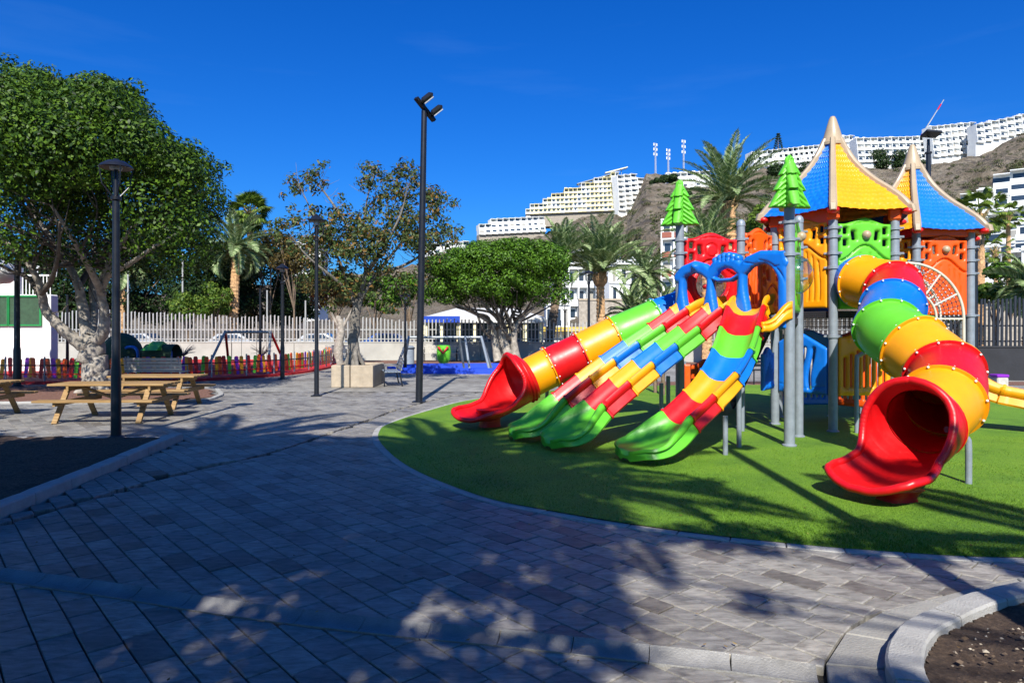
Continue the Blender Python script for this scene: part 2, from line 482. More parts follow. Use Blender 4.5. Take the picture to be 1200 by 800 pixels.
def far_paving_mat():
    m, nt, b = new_mat('distant_paving')
    ge = N(nt, 'ShaderNodeNewGeometry')
    mp = N(nt, 'ShaderNodeMapping'); mp.inputs['Rotation'].default_value = (0, 0, -math.atan2(PD.y, PD.x))
    nt.links.new(ge.outputs['Position'], mp.inputs[0])
    br = N(nt, 'ShaderNodeTexBrick'); br.offset = 0.5
    br.inputs['Scale'].default_value = 1.0; br.inputs['Brick Width'].default_value = 0.3; br.inputs['Row Height'].default_value = 0.2
    br.inputs['Mortar Size'].default_value = 0.006
    br.inputs['Color1'].default_value = (0.20, 0.192, 0.178, 1); br.inputs['Color2'].default_value = (0.31, 0.298, 0.272, 1)
    br.inputs['Mortar'].default_value = (0.05, 0.05, 0.05, 1)
    nt.links.new(mp.outputs[0], br.inputs[0])
    ns = N(nt, 'ShaderNodeTexNoise', Scale=0.35, Detail=8.0, Roughness=0.75)
    nt.links.new(ge.outputs['Position'], ns.inputs['Vector'])
    rs = ramp(nt, [(0.36, (0.62, 0.58, 0.54)), (0.5, (0.98, 0.97, 0.95)), (0.75, (1.22, 1.2, 1.16))])
    nt.links.new(ns.outputs['Fac'], rs.inputs[0])
    m2 = N(nt, 'ShaderNodeMix', data_type='RGBA', blend_type='MULTIPLY'); m2.inputs[0].default_value = 1
    nt.links.new(br.outputs[0], m2.inputs[6]); nt.links.new(rs.outputs[0], m2.inputs[7])
    nt.links.new(m2.outputs[2], b.inputs['Base Color']); b.inputs['Roughness'].default_value = 0.7
    return m
FARPAVE = far_paving_mat()

def turf_mat():
    m, nt, b = new_mat('artificial_turf')
    ge = N(nt, 'ShaderNodeNewGeometry')
    n1 = N(nt, 'ShaderNodeTexNoise', Scale=70.0, Detail=5.0, Roughness=0.7)
    nt.links.new(ge.outputs['Position'], n1.inputs['Vector'])
    r = ramp(nt, [(0.3, (0.035, 0.095, 0.003)), (0.5, (0.115, 0.25, 0.006)), (0.72, (0.21, 0.36, 0.018))])
    nt.links.new(n1.outputs['Fac'], r.inputs[0])
    n2 = N(nt, 'ShaderNodeTexNoise', Scale=1.1, Detail=6.0, Roughness=0.6)
    nt.links.new(ge.outputs['Position'], n2.inputs['Vector'])
    r2 = ramp(nt, [(0.32, (0.62, 0.72, 0.62)), (0.5, (1, 1, 1)), (0.68, (1.25, 1.12, 1.1))])
    nt.links.new(n2.outputs['Fac'], r2.inputs[0])
    mx = N(nt, 'ShaderNodeMix', data_type='RGBA', blend_type='MULTIPLY'); mx.inputs[0].default_value = 1
    nt.links.new(r.outputs[0], mx.inputs[6]); nt.links.new(r2.outputs[0], mx.inputs[7])
    nt.links.new(mx.outputs[2], b.inputs['Base Color']); b.inputs['Roughness'].default_value = 0.75
    bp = N(nt, 'ShaderNodeBump', Strength=0.9, Distance=0.02)
    nt.links.new(n1.outputs['Fac'], bp.inputs['Height']); nt.links.new(bp.outputs[0], b.inputs['Normal'])
    return m
TURF = turf_mat()

def soil_mat(name, a, b_, c):
    m, nt, b = new_mat(name)
    ge = N(nt, 'ShaderNodeNewGeometry')
    n1 = N(nt, 'ShaderNodeTexNoise', Scale=28.0, Detail=9.0, Roughness=0.75)
    nt.links.new(ge.outputs['Position'], n1.inputs['Vector'])
    r = ramp(nt, [(0.33, a), (0.52, b_), (0.72, c)])
    nt.links.new(n1.outputs['Fac'], r.inputs[0]); nt.links.new(r.outputs[0], b.inputs['Base Color'])
    b.inputs['Roughness'].default_value = 0.95
    bp = N(nt, 'ShaderNodeBump', Strength=1.0, Distance=0.04)
    nt.links.new(n1.outputs['Fac'], bp.inputs['Height']); nt.links.new(bp.outputs[0], b.inputs['Normal'])
    return m
SOIL = soil_mat('dark_soil', (0.03, 0.016, 0.009), (0.075, 0.045, 0.027), (0.16, 0.11, 0.075))
REDSOIL = soil_mat('reddish_soil', (0.10, 0.045, 0.028), (0.19, 0.09, 0.06), (0.30, 0.17, 0.12))
BED = soil_mat('joint_sand', (0.03, 0.027, 0.022), (0.065, 0.057, 0.046), (0.12, 0.105, 0.085))
GROUNDM = soil_mat('dry_ground', (0.16, 0.13, 0.09), (0.24, 0.20, 0.14), (0.32, 0.27, 0.2))

def hill_mat():
    m, nt, b = new_mat('dry_hillside')
    ge = N(nt, 'ShaderNodeNewGeometry')
    n1 = N(nt, 'ShaderNodeTexNoise', Scale=0.11, Detail=12.0, Roughness=0.82)
    nt.links.new(ge.outputs['Position'], n1.inputs['Vector'])
    r = ramp(nt, [(0.30, (0.05, 0.038, 0.026)), (0.42, (0.17, 0.13, 0.085)), (0.54, (0.28, 0.225, 0.16)), (0.68, (0.40, 0.34, 0.265))])
    nt.links.new(n1.outputs['Fac'], r.inputs[0])
    n2 = N(nt, 'ShaderNodeTexNoise', Scale=0.34, Detail=9.0, Roughness=0.75)
    nt.links.new(ge.outputs['Position'], n2.inputs['Vector'])
    r2 = ramp(nt, [(0.53, (0, 0, 0)), (0.60, (0.85, 0.85, 0.85))])
    nt.links.new(n2.outputs['Fac'], r2.inputs[0])
    mx = N(nt, 'ShaderNodeMix', data_type='RGBA')
    nt.links.new(r2.outputs[0], mx.inputs[0]); nt.links.new(r.outputs[0], mx.inputs[6])
    mx.inputs[7].default_value = (0.05, 0.06, 0.022, 1)
    # darker rock bands lying along the slope
    mpz = N(nt, 'ShaderNodeMapping'); mpz.inputs['Scale'].default_value = (.05, .05, .42); nt.links.new(ge.outputs['Position'], mpz.inputs[0])
    n5 = N(nt, 'ShaderNodeTexNoise', Scale=1.0, Detail=10.0, Roughness=0.7); nt.links.new(mpz.outputs[0], n5.inputs['Vector'])
    r5 = ramp(nt, [(0.56, (0, 0, 0)), (0.62, (.9, .9, .9))]); nt.links.new(n5.outputs['Fac'], r5.inputs[0])
    m5 = N(nt, 'ShaderNodeMix', data_type='RGBA'); nt.links.new(r5.outputs[0], m5.inputs[0]); nt.links.new(mx.outputs[2], m5.inputs[6]); m5.inputs[7].default_value = (0.085, 0.07, 0.06, 1)
    nt.links.new(m5.outputs[2], b.inputs['Base Color']); b.inputs['Roughness'].default_value = 0.95
    n4 = N(nt, 'ShaderNodeTexNoise', Scale=0.5, Detail=8.0, Roughness=0.75)
    nt.links.new(ge.outputs['Position'], n4.inputs['Vector'])
    bp = N(nt, 'ShaderNodeBump', Strength=1.0, Distance=3.2)
    nt.links.new(n4.outputs['Fac'], bp.inputs['Height']); nt.links.new(bp.outputs[0], b.inputs['Normal'])
    return m
HILL = hill_mat()

LEAF_FICUS = leafmat('ficus_leaves', (0.0059, 0.0177, 0.0014), (0.0266, 0.0650, 0.0037), (0.0886, 0.1624, 0.0103), 0.34, 0.14)
LEAF_FICUS2 = leafmat('round_tree_leaves', (0.0148, 0.0406, 0.0023), (0.0443, 0.1107, 0.0044), (0.1033, 0.2066, 0.0148), 0.4, 0.15)
LEAF_RUST = leafmat('rusty_leaves', (0.0185, 0.0332, 0.0088), (0.0517, 0.0849, 0.0221), (0.1255, 0.1550, 0.0517), 0.4, 0.2, ((0.1255, 0.0886, 0.0221), (0.2214, 0.1181, 0.0332)))
LEAF_DARK = leafmat('dark_tree_leaves', (0.0044, 0.0118, 0.0023), (0.0118, 0.0295, 0.0051), (0.0295, 0.0627, 0.0103), 0.6, 0.15)
LEAF_LIME = leafmat('light_bush_leaves', (0.0221, 0.0590, 0.0059), (0.0738, 0.1402, 0.0148), (0.1624, 0.2214, 0.0332), 0.5, 0.3)
LEAF_HILL = leafmat('hill_shrub_leaves', (0.0185, 0.0295, 0.0074), (0.0517, 0.0664, 0.0185), (0.1107, 0.1107, 0.0443), 0.7, 0.1)
LEAF_OLIVE = leafmat('brownish_tree_leaves', (0.0221, 0.0221, 0.0059), (0.0664, 0.0517, 0.0148), (0.1402, 0.0959, 0.0258), 0.5, 0.2)
FROND_G = leafmat('palm_leaflets', (0.0775, 0.1328, 0.0387), (0.2103, 0.2989, 0.1107), (0.4207, 0.4760, 0.2546), 0.45, 0.2)
FROND_L = leafmat('bright_palm_leaflets', (0.0328, 0.0738, 0.0082), (0.0984, 0.1640, 0.0164), (0.2132, 0.2788, 0.0492), 0.45, 0.25)
# ================================================================== THE SETTING
GX, GY = 900, 1200
MB().add([(-GX, -60, -0.07), (GX, -60, -0.07), (GX, GY, -0.07), (-GX, GY, -0.07)], [(0, 1, 2, 3)]).build('ground', GROUNDM, kind='structure')

def smooth_loop(pts, per=10):
    P = [Vector((p[0], p[1], 0)) for p in pts]; n = len(P); out = []
    for i in range(n):
        a, b, c, d = P[i - 1], P[i], P[(i + 1) % n], P[(i + 2) % n]
        for k in range(per):
            t = k / per
            out.append(0.5 * ((2 * b) + (c - a) * t + (2 * a - 5 * b + 4 * c - d) * t * t + (3 * b - a - 3 * c + d) * t ** 3))
    return out

TURF_PTS = [(3.9, 5.19), (6.5, 5.15), (10, 6.2), (13, 8.9), (14.5, 13), (13.5, 18), (10, 20.6), (5.4, 21), (1.2, 19.2), (-.9, 16.9), (-1.8, 14.4), (-2.24, 12.5), (-2.25, 11.6), (-2.0, 10.4), (-1.29, 8.6), (-.36, 7.15), (.33, 6.55), (1.19, 6.0), (2.08, 5.6), (2.99, 5.33)]
turf_loop = smooth_loop(TURF_PTS, 8)
def inside(poly, x, y):
    c = False; n = len(poly); j = n - 1
    for i in range(n):
        a, b = poly[i], poly[j]
        if (a[1] > y) != (b[1] > y) and x < (b[0] - a[0]) * (y - a[1]) / (b[1] - a[1]) + a[0]: c = not c
        j = i
    return c
tc_ = Vector((5.5, 12, 0))
def offset_loop(loop, d):
    n = len(loop); out = []
    for i in range(n):
        t = (loop[(i + 1) % n] - loop[i - 1]).normalized()
        out.append(loop[i] + Vector((t.y, -t.x, 0)) * d)     # outward for a ccw loop
    return out
# turf as a finely divided sheet
tb = MB(); rings = []
for k in range(0, 13):
    rings.append([Vector((lerp(tc_.x, p.x, 1 - k / 13), lerp(tc_.y, p.y, 1 - k / 13), 0.015 + 0.004 * math.sin(p.x * 1.7 + k))) for p in turf_loop])
tb.loft(rings, True, False)
n0 = len(tb.v); tb.add([tuple(p) for p in rings[-1]], [tuple(range(len(rings[-1])))])
TURF_O = tb.build('turf', TURF, kind='structure', smooth=60)

# turf fibres near the camera
def blades():
    n = 90000
    x = npr.uniform(-2.3, 8.5, n * 3); y = 5.1 + 6.5 * npr.power(1.0, n * 3) * npr.uniform(0, 1, n * 3) ** 1.7
    lx = np.array([p.x for p in turf_loop]); ly = np.array([p.y for p in turf_loop])
    ins = np.zeros(len(x), bool); j = len(lx) - 1
    for i in range(len(lx)):
        cond = ((ly[i] > y) != (ly[j] > y)) & (x < (lx[j] - lx[i]) * (y - ly[i]) / (ly[j] - ly[i] + 1e-12) + lx[i]); ins ^= cond; j = i
    x, y = x[ins][:n], y[ins][:n]; n = len(x)
    h = npr.uniform(.012, .026, n); a = npr.uniform(0, 2 * np.pi, n); w = npr.uniform(.002, .004, n)
    lx_, ly_ = npr.normal(0, .010, n), npr.normal(0, .010, n)
    V = np.zeros((n, 3, 3)); z0 = 0.012
    V[:, 0] = np.stack([x - np.cos(a) * w, y - np.sin(a) * w, np.full(n, z0)], 1)
    V[:, 1] = np.stack([x + np.cos(a) * w, y + np.sin(a) * w, np.full(n, z0)], 1)
    V[:, 2] = np.stack([x + lx_, y + ly_, z0 + h], 1)
    return V.reshape(-1, 3), np.arange(n * 3).reshape(-1, 3)
BLADE = leafmat('turf_fibres', (0.05, 0.12, 0.006), (0.10, 0.21, 0.012), (0.18, 0.33, 0.03), 0.6, 0.25)
V_, F_ = blades()
tag(np_mesh('turf_fibres', V_, F_, BLADE, kind='stuff'), 'short bright green artificial turf fibres covering the play area', 'turf fibres')

# ---- kerbs, beds, gutter polylines
LB = [(-4.35, 1.6), (-4.52, 4.0), (-4.72, 6.2), (-4.95, 8.6), (-5.20, 10.8)]        # left kerb, outer foot
RB = [(4.6, 4.86), (4.0, 4.72), (3.4, 4.53), (3.13, 4.43), (2.81, 4.28), (2.37, 4.0), (2.16, 3.83), (1.95, 3.56), (1.83, 3.30), (1.78, 2.8), (1.85, 2.3), (2.2, 1.7)]
RA = [(4.9, 5.02), (4.2, 4.93), (3.61, 4.81), (3.02, 4.56), (2.46, 4.30), (2.09, 4.10), (1.77, 3.75), (1.56, 3.42), (1.45, 3.0), (1.42, 2.5), (1.6, 1.9), (1.9, 1.4)]
GUTL = [(-6.2, 5.5), (-4.9, 5.2), (-3.66, 4.86), (-2.56, 4.53), (-1.59, 4.22), (-.6, 3.97), (0, 3.85), (.74, 3.67), (1.33, 3.53), (1.55, 3.45)]
CRK = [(-5.4, 4.9), (-4.6, 6.1), (-4.35, 7.0), (-4.07, 8.1), (-3.4, 9.7), (-2.97, 11.9), (-2.72, 13.3), (-2.4, 15.1), (-1.5, 17.8), (0.2, 20.2)]
def poly_curve(pts, n):
    return resample(catmull([(p[0], p[1], 0) for p in pts], 10), n)
rb = poly_curve(RB, 60); ra = poly_curve(RA, 60); lb = poly_curve(LB, 30); gl = poly_curve(GUTL, 60); ck = poly_curve(CRK, 60)
def side_of(line, x, y):
    """signed distance: positive on the left hand of the direction of travel"""
    best = None
    for a, b in zip(line, line[1:]):
        dx, dy = b.x - a.x, b.y - a.y; L2 = dx * dx + dy * dy
        t = max(0, min(1, ((x - a.x) * dx + (y - a.y) * dy) / L2))
        px, py = a.x + dx * t, a.y + dy * t; d = math.hypot(x - px, y - py)
        if best is None or d < best[0]:
            cr = dx * (y - a.y) - dy * (x - a.x)
            best = (d, 1 if cr > 0 else -1, a, b)
    return best
def clip(poly, p, n):
    """keep the part of poly where (q-p).n >= 0"""
    out = []
    for i in range(len(poly)):
        a, b = poly[i], poly[(i + 1) % len(poly)]
        da = (a[0] - p[0]) * n[0] + (a[1] - p[1]) * n[1]; db = (b[0] - p[0]) * n[0] + (b[1] - p[1]) * n[1]
        if da >= 0: out.append(a)
        if (da >= 0) != (db >= 0):
            t = da / (da - db); out.append((lerp(a[0], b[0], t), lerp(a[1], b[1], t)))
    return out
def clip_by(poly, line, off, keep):
    """clip a small polygon against a long curve offset by off, keeping side keep (+1 left / -1 right)"""
    cx = sum(p[0] for p in poly) / len(poly); cy = sum(p[1] for p in poly) / len(poly)
    d, s, a, b = side_of(line, cx, cy)
    if d > 0.6 + abs(off): return poly if s == keep else []
    t = (b - a).normalized(); nrm = (-t.y * keep, t.x * keep)
    p = (a.x + nrm[0] * off, a.y + nrm[1] * off)
    return clip(poly, p, nrm)

# paving: courses of real stones
turf_in = [(p.x, p.y) for p in offset_loop(turf_loop, -0.02)]
def far_limit(x): return 19.0
def poly_area(q):
    return abs(sum(q[i][0] * q[(i + 1) % len(q)][1] - q[(i + 1) % len(q)][0] * q[i][1] for i in range(len(q)))) / 2
stones = []
CW = 0.182
for c in range(-90, 130):
    s = -40 + (c % 2) * .15 + rnd.uniform(-.02, .02)
    pos = PN * (c * CW)
    while s < 40:
        L = 0.30 if rnd.random() < .86 else rnd.choice((.2, .4, .4))
        mid = pos + PD * (s + L / 2) + PN * (CW / 2)
        x, y = mid.x, mid.y
        s0 = s; s += L
        if not (0.9 < y < 19.2 and -1.0 * y - 2.2 < x < 1.0 * y + 2.5): continue
        if x > 15.3 or x < -13.5: continue
        if y > 5 and inside(turf_in, x, y): continue
        g = 0.0036
        q = [pos + PD * (s0 + g) + PN * g, pos + PD * (s0 + g) + PN * (CW - g), pos + PD * (s0 + L - g) + PN * (CW - g), pos + PD * (s0 + L - g) + PN * g]
        q = [(p.x, p.y) for p in q]
        if max(p[1] for p in q) > 18.9: continue
        if inside([(p.x, p.y) for p in lb] + [(-14, 10.75), (-14, 1.6)], x, y) : continue
        # left kerb foot
        if y < 11.0 and x < -3.6: q = clip_by(q, lb, 0.006, -1) if y < 10.8 else q
        if len(q) < 3: continue
        if x > 0.9 and y < 5.6: q = clip_by(q, ra, 0.006, -1)
        if len(q) < 3: continue
        if y < 6.2 and x < 1.7:
            d, sd, a_, b_ = side_of(gl, x, y)
            q = clip_by(q, gl, 0.105, sd)
            if len(q) < 3: continue
        if x < 0.6 and 4.6 < y < 20.4:
            d, sd, a_, b_ = side_of(ck, x, y)
            if d < 0.5: q = clip_by(q, ck, rnd.uniform(0.022, 0.055), sd)
        if len(q) < 3 or poly_area(q) < 0.0012: continue
        a = sum(q[i][0] * q[(i + 1) % len(q)][1] - q[(i + 1) % len(q)][0] * q[i][1] for i in range(len(q)))
        if a < 0: q = q[::-1]
        stones.append(q)
def stone_mesh(q, cx, cy, z):
    n = len(q); ch = 0.006
    tl = (rnd.gauss(0, .0035), rnd.gauss(0, .0035))
    def top(px, py): return z + (px - cx) * tl[0] + (py - cy) * tl[1]
    inn = []
    for px, py in q:
        d = math.hypot(px - cx, py - cy) + 1e-6; k = ch * 1.3 / d
        inn.append((px + (cx - px) * k + rnd.gauss(0, .0007), py + (cy - py) * k + rnd.gauss(0, .0007)))
    vs = [(p[0], p[1], top(*p)) for p in inn] + [(p[0], p[1], top(*p) - ch) for p in q] + [(p[0], p[1], -0.055) for p in q]
    fs = [tuple(range(n))]
    for i in range(n):
        j = (i + 1) % n
        fs += [(n + i, n + j, j, i), (2 * n + i, 2 * n + j, n + j, n + i)]
    return vs, fs
def seen(q):
    cx = sum(p[0] for p in q) / len(q); cy = sum(p[1] for p in q) / len(q)
    if cy < 3.0: return 0
    u = 600 + cx / cy * 800; v = 385 + 1400 / cy
    if not (-10 < u < 1210 and v < 815): return 0
    return poly_area(q) / cy ** 3
stones.sort(key=seen, reverse=True)
pave = MB()
paving_root = thing('pavement', None, None, (0, 0, 0)); paving_root['kind'] = 'structure'
MB().add([(-14, .9, -.048), (16, .9, -.048), (22, 19, -.048), (-24, 19, -.048)], [(0, 1, 2, 3)]).build('joint_sand', BED, paving_root)
shared = {}
for i, q in enumerate(stones):
    cx = sum(p[0] for p in q) / len(q); cy = sum(p[1] for p in q) / len(q); z = rnd.gauss(0, .0016)
    if i < 300:
        full = len(q) == 4 and abs(poly_area(q) - (0.289 * 0.171)) < 1e-4
        if full and len(shared) >= 12:
            k = rnd.randrange(12); me = shared[k]
            o = link('paver', me, paving_root); o.location = (cx, cy, z)
        else:
            vs_, fs_ = stone_mesh([(p[0] - cx, p[1] - cy) for p in q], 0, 0, 0)
            b = MB(); b.add(vs_, fs_); o = b.build('paver', PAVER1, paving_root, world=False); o.location = (cx, cy, z)
            if full: shared[len(shared)] = o.data
    else:
        vs_, fs_ = stone_mesh(q, cx, cy, z); pave.add(vs_, fs_)
pave.build('paving_stones', PAVER2, paving_root, kind='stuff')
print('stones', len(stones))
# paving further away, a sheet
MB().add([(-34, 18.88, -.002), (40, 18.88, -.002), (46, 39, -.002), (-40, 39, -.002)], [(0, 1, 2, 3)]).build('far_paving', FARPAVE, paving_root)
MB().add([(-34, .9, -.006), (-13.2, .9, -.006), (-13.2, 18.9, -.006), (-34, 18.9, -.006)], [(0, 1, 2, 3)]).build('side_paving', FARPAVE, paving_root)
MB().add([(14.9, .9, -.006), (40, .9, -.006), (40, 18.9, -.006), (14.9, 18.9, -.006)], [(0, 1, 2, 3)]).build('side_paving', FARPAVE, paving_root)

# turf edging stones
edge_root = thing('turf_edging', None, None); edge_root['kind'] = 'structure'
lo = resample(turf_loop + [turf_loop[0]], 122); lo = lo[:-1]
for i in range(len(lo)):
    a, b = lo[i], lo[(i + 1) % len(lo)]
    if a.y > 20.2 and False: continue
    t = (b - a).normalized(); n = Vector((t.y, -t.x, 0)); a2, b2 = a + t * .003, b - t * .003
    w = 0.10
    q = [a2 - n * .01, a2 + n * w, b2 + n * w, b2 - n * .01]
    vs_, fs_ = stone_mesh([(p.x, p.y) for p in q], (a.x + b.x) / 2, (a.y + b.y) / 2, 0.008)
    fs_ = [tuple(reversed(f)) for f in fs_] if (q[1] - q[0]).cross(q[2] - q[1]).z < 0 else fs_
    MB().add(vs_, fs_).build('edging_stone', KERB, edge_root)

# left planting bed with kerb
def kerb_run(name, line, w, h, step, mat, inward, batter=0.012):
    root = thing(name, None, None); root['kind'] = 'structure'
    L = sum((b - a).length for a, b in zip(line, line[1:])); n = max(2, int(L / step)); K = 5
    pts = resample(line, n * K + 1); c = 0.014
    for i in range(n):
        zz = h + rnd.gauss(0, .0015); rings = []
        for k in range(K + 1):
            j = i * K + k; p = pts[j].copy(); t = (pts[min(n * K, j + 1)] - pts[max(0, j - 1)]).normalized(); nv = Vector((-t.y, t.x, 0)) * inward
            if k == 0: p += t * .004
            if k == K: p -= t * .004
            e = .006 if k in (0, K) else 0
            rings.append([p + Vector((0, 0, -.05)), p + nv * e + Vector((0, 0, zz - c - e)), p + nv * c + Vector((0, 0, zz - e)), p + nv * (w - c) + Vector((0, 0, zz - e)), p + nv * (w - e) + Vector((0, 0, zz - c - e)), p + nv * w + Vector((0, 0, -.05))])
        mb = MB(); mb.loft(rings, True, True)
        if inward < 0: mb.f = [tuple(reversed(f)) for f in mb.f]
        mb.build('kerb_stone', mat, root, smooth=30)
    return root
kerb_run('left_bed_kerb', lb, 0.17, 0.11, 0.62, KERB, 1)
# back and outer kerb of the same bed is flush; soil sheet
def soil_patch(name, poly, z, mat, amp=0.02, res=40, cell=None):
    xs = [p[0] for p in poly]; ys = [p[1] for p in poly]
    x0, x1, y0, y1 = min(xs), max(xs), min(ys), max(ys)
    nx = res; ny = max(4, int(res * (y1 - y0) / (x1 - x0)))
    mb = MB(); idx = {}
    from mathutils import noise
    for i in range(nx):
        for j in range(ny):
            cx, cy = lerp(x0, x1, (i + .5) / nx), lerp(y0, y1, (j + .5) / ny)
            if not inside(poly, cx, cy): continue
            f = []
            for (a, b) in ((i, j), (i + 1, j), (i + 1, j + 1), (i, j + 1)):
                if (a, b) not in idx:
                    X, Y = lerp(x0, x1, a / nx), lerp(y0, y1, b / ny)
                    zz = z + amp * (noise.noise(Vector((X * 2.3, Y * 2.3, 0))) + .5 * noise.noise(Vector((X * 9, Y * 9, 3))) + .25 * noise.noise(Vector((X * 31, Y * 31, 3))))
                    idx[(a, b)] = len(mb.v); mb.v.append((X, Y, zz))
                f.append(idx[(a, b)])
            mb.f.append(tuple(f))
    return mb.build(name, mat, kind='structure', smooth=60)
lbed = [(p.x - .13, p.y) for p in lb] + [(-14, 10.85), (-14, 1.6)]
soil_patch('left_soil_bed', lbed, 0.035, SOIL, 0.03, 120)
MB().prism([(-14, 10.80), (-5.36, 10.80), (-5.36, 10.88), (-14, 10.88)], -.03, .03).build('bed_back_edging', KERB, kind='structure')
# right planting bed, kerb stones and apron slabs
kerb_run('right_bed_kerb', rb, 0.17, 0.085, 0.52, KERB, 1)
rbed = [(p.x, p.y) for p in [Vector((q.x, q.y, 0)) + Vector((.15, -.15, 0)) for q in rb]] + [(6.5, 1.0), (7.2, 4.9)]
rbed = [(p.x + .12, p.y - .12) for p in rb] + [(4.0, .6), (8.0, .8), (8.0, 4.9), (5.2, 4.85)]
soil_patch('right_soil_bed', rbed, 0.03, SOIL, 0.035, 150)
ap_root = thing('apron', None, None); ap_root['kind'] = 'structure'
NS = 13
pa, pb = resample(ra, NS + 1), resample(rb, NS + 1)
for i in range(NS):
    q = [pa[i], pb[i], pb[i + 1], pa[i + 1]]
    c = sum(q, Vector()) / 4
    q = [p + (c - p).normalized() * .006 for p in q]
    vs_, fs_ = stone_mesh([(p.x, p.y) for p in q], c.x, c.y, 0.004)
    if (q[1] - q[0]).cross(q[2] - q[1]).z < 0: fs_ = [tuple(reversed(f)) for f in fs_]
    MB().add(vs_, fs_).build('apron_slab', SLAB, ap_root)
# chips, twigs and stones on the soil
def chips(n, poly, z):
    vs = []; fs = []; xs = [p[0] for p in poly]; ys = [p[1] for p in poly]; k = 0
    while k < n:
        x, y = rnd.uniform(min(xs), max(xs)), rnd.uniform(min(ys), max(ys))
        if not inside(poly, x, y): continue
        s = rnd.uniform(.003, .010) * rnd.choice((1, 1, 1.9)); a = rnd.uniform(0, 6.28); e = rnd.uniform(.4, 1); o = len(vs); zz = z + rnd.uniform(.0, .02)
        for (u, v, w) in ((-1, -e, 0), (1, -e, .2), (1, e, 0), (-1, e, .4), (0, 0, .9)):
            vs.append((x + s * (u * math.cos(a) - v * math.sin(a)), y + s * (u * math.sin(a) + v * math.cos(a)), zz + s * w))
        fs += [(o, o + 1, o + 4), (o + 1, o + 2, o + 4), (o + 2, o + 3, o + 4), (o + 3, o, o + 4)]; k += 1
    return MB().add(vs, fs)
CHIP = leafmat('soil_chips', (0.04, 0.025, 0.015), (0.14, 0.10, 0.07), (0.38, 0.33, 0.26), 0.9, 0.0)
tag(chips(4200, [(p.x + .2, p.y - .2) for p in rb] + [(4.0, .9), (6.5, 1.2), (6.5, 4.6)], 0.035).build('soil_chips', CHIP, kind='stuff'), 'small stones and bark chips lying on the soil of the corner bed', 'chips')

# gutter: pieces of dished concrete channel
gut_root = thing('drain_gutter', None, None); gut_root['kind'] = 'structure'
gp = resample(gl, 20)
for i in range(len(gp) - 1):
    a, b = gp[i], gp[i + 1]; t = (b - a).normalized(); m = 5; rings = []
    for k in range(m):
        p = a.lerp(b, lerp(.006, .994, k / (m - 1))); ring = []
        for j in range(9):
            u = j / 8; off = lerp(-.102, .102, u); z = 0.008 - 0.040 * math.sin(math.pi * u) ** 0.9
            ring.append(p + Vector((-t.y, t.x, 0)) * off + Vector((0, 0, z)))
        ring += [p + Vector((-t.y, t.x, 0)) * .102 + Vector((0, 0, -.055)), p + Vector((-t.y, t.x, 0)) * -.102 + Vector((0, 0, -.055))]
        rings.append(ring)
    MB().loft(rings, True, True).build('gutter_stone', GUT, gut_root, smooth=40)

# loose leaves fallen on the paving
vs = []; fs = []
for k in range(260):
    x, y = rnd.uniform(-6, 4), rnd.uniform(3, 13)
    if inside(turf_in, x, y) and rnd.random() < .6: continue
    s = rnd.uniform(.010, .022); a = rnd.uniform(0, 6.28); o = len(vs)
    for (u, v, w) in ((-1, 0, .1), (0, -.45, 0), (1, 0, .25), (0, .45, .12)):
        vs.append((x + s * (u * math.cos(a) - v * math.sin(a)), y + s * (u * math.sin(a) + v * math.cos(a)), .022 + s * w))
    fs.append((o, o + 1, o + 2, o + 3))
FALLEN = leafmat('fallen_leaves', (0.10, 0.06, 0.02), (0.22, 0.13, 0.04), (0.35, 0.24, 0.08), 0.7, 0.1)
tag(MB().add(vs, fs).build('fallen_leaves', FALLEN, kind='stuff'), 'dry fallen leaves scattered over the paving and turf', 'leaves')

# tree pit with reddish soil, round patch and brown strip along the wall
pit = [(-16.5, 15.9), (-8.4, 16.2), (-7.6, 17.4), (-8.6, 19.4), (-11, 20.4), (-20, 20.4), (-20, 16)]
soil_patch('tree_pit_soil', pit, 0.02, REDSOIL, 0.03, 60)
MB().add([(-40, 33.4, .003), (26, 33.4, .003), (26, 37.6, .003), (-40, 37.6, .003)], [(0, 1, 2, 3)]).build('brown_verge', REDSOIL, kind='structure')
kp = poly_curve([(-20, 15.85), (-16.5, 15.82), (-8.4, 16.1), (-7.45, 17.4), (-8.4, 19.6)], 40)
kerb_run('tree_pit_kerb', kp, 0.12, 0.05, 0.9, KERB, 1)
# soil beyond the turf on the right
MB().add([(4.5, 21.1, .004), (26, 21.1, .004), (26, 22.5, .004), (4.5, 22.5, .004)], [(0, 1, 2, 3)]).build('brown_verge', REDSOIL, kind='structure')

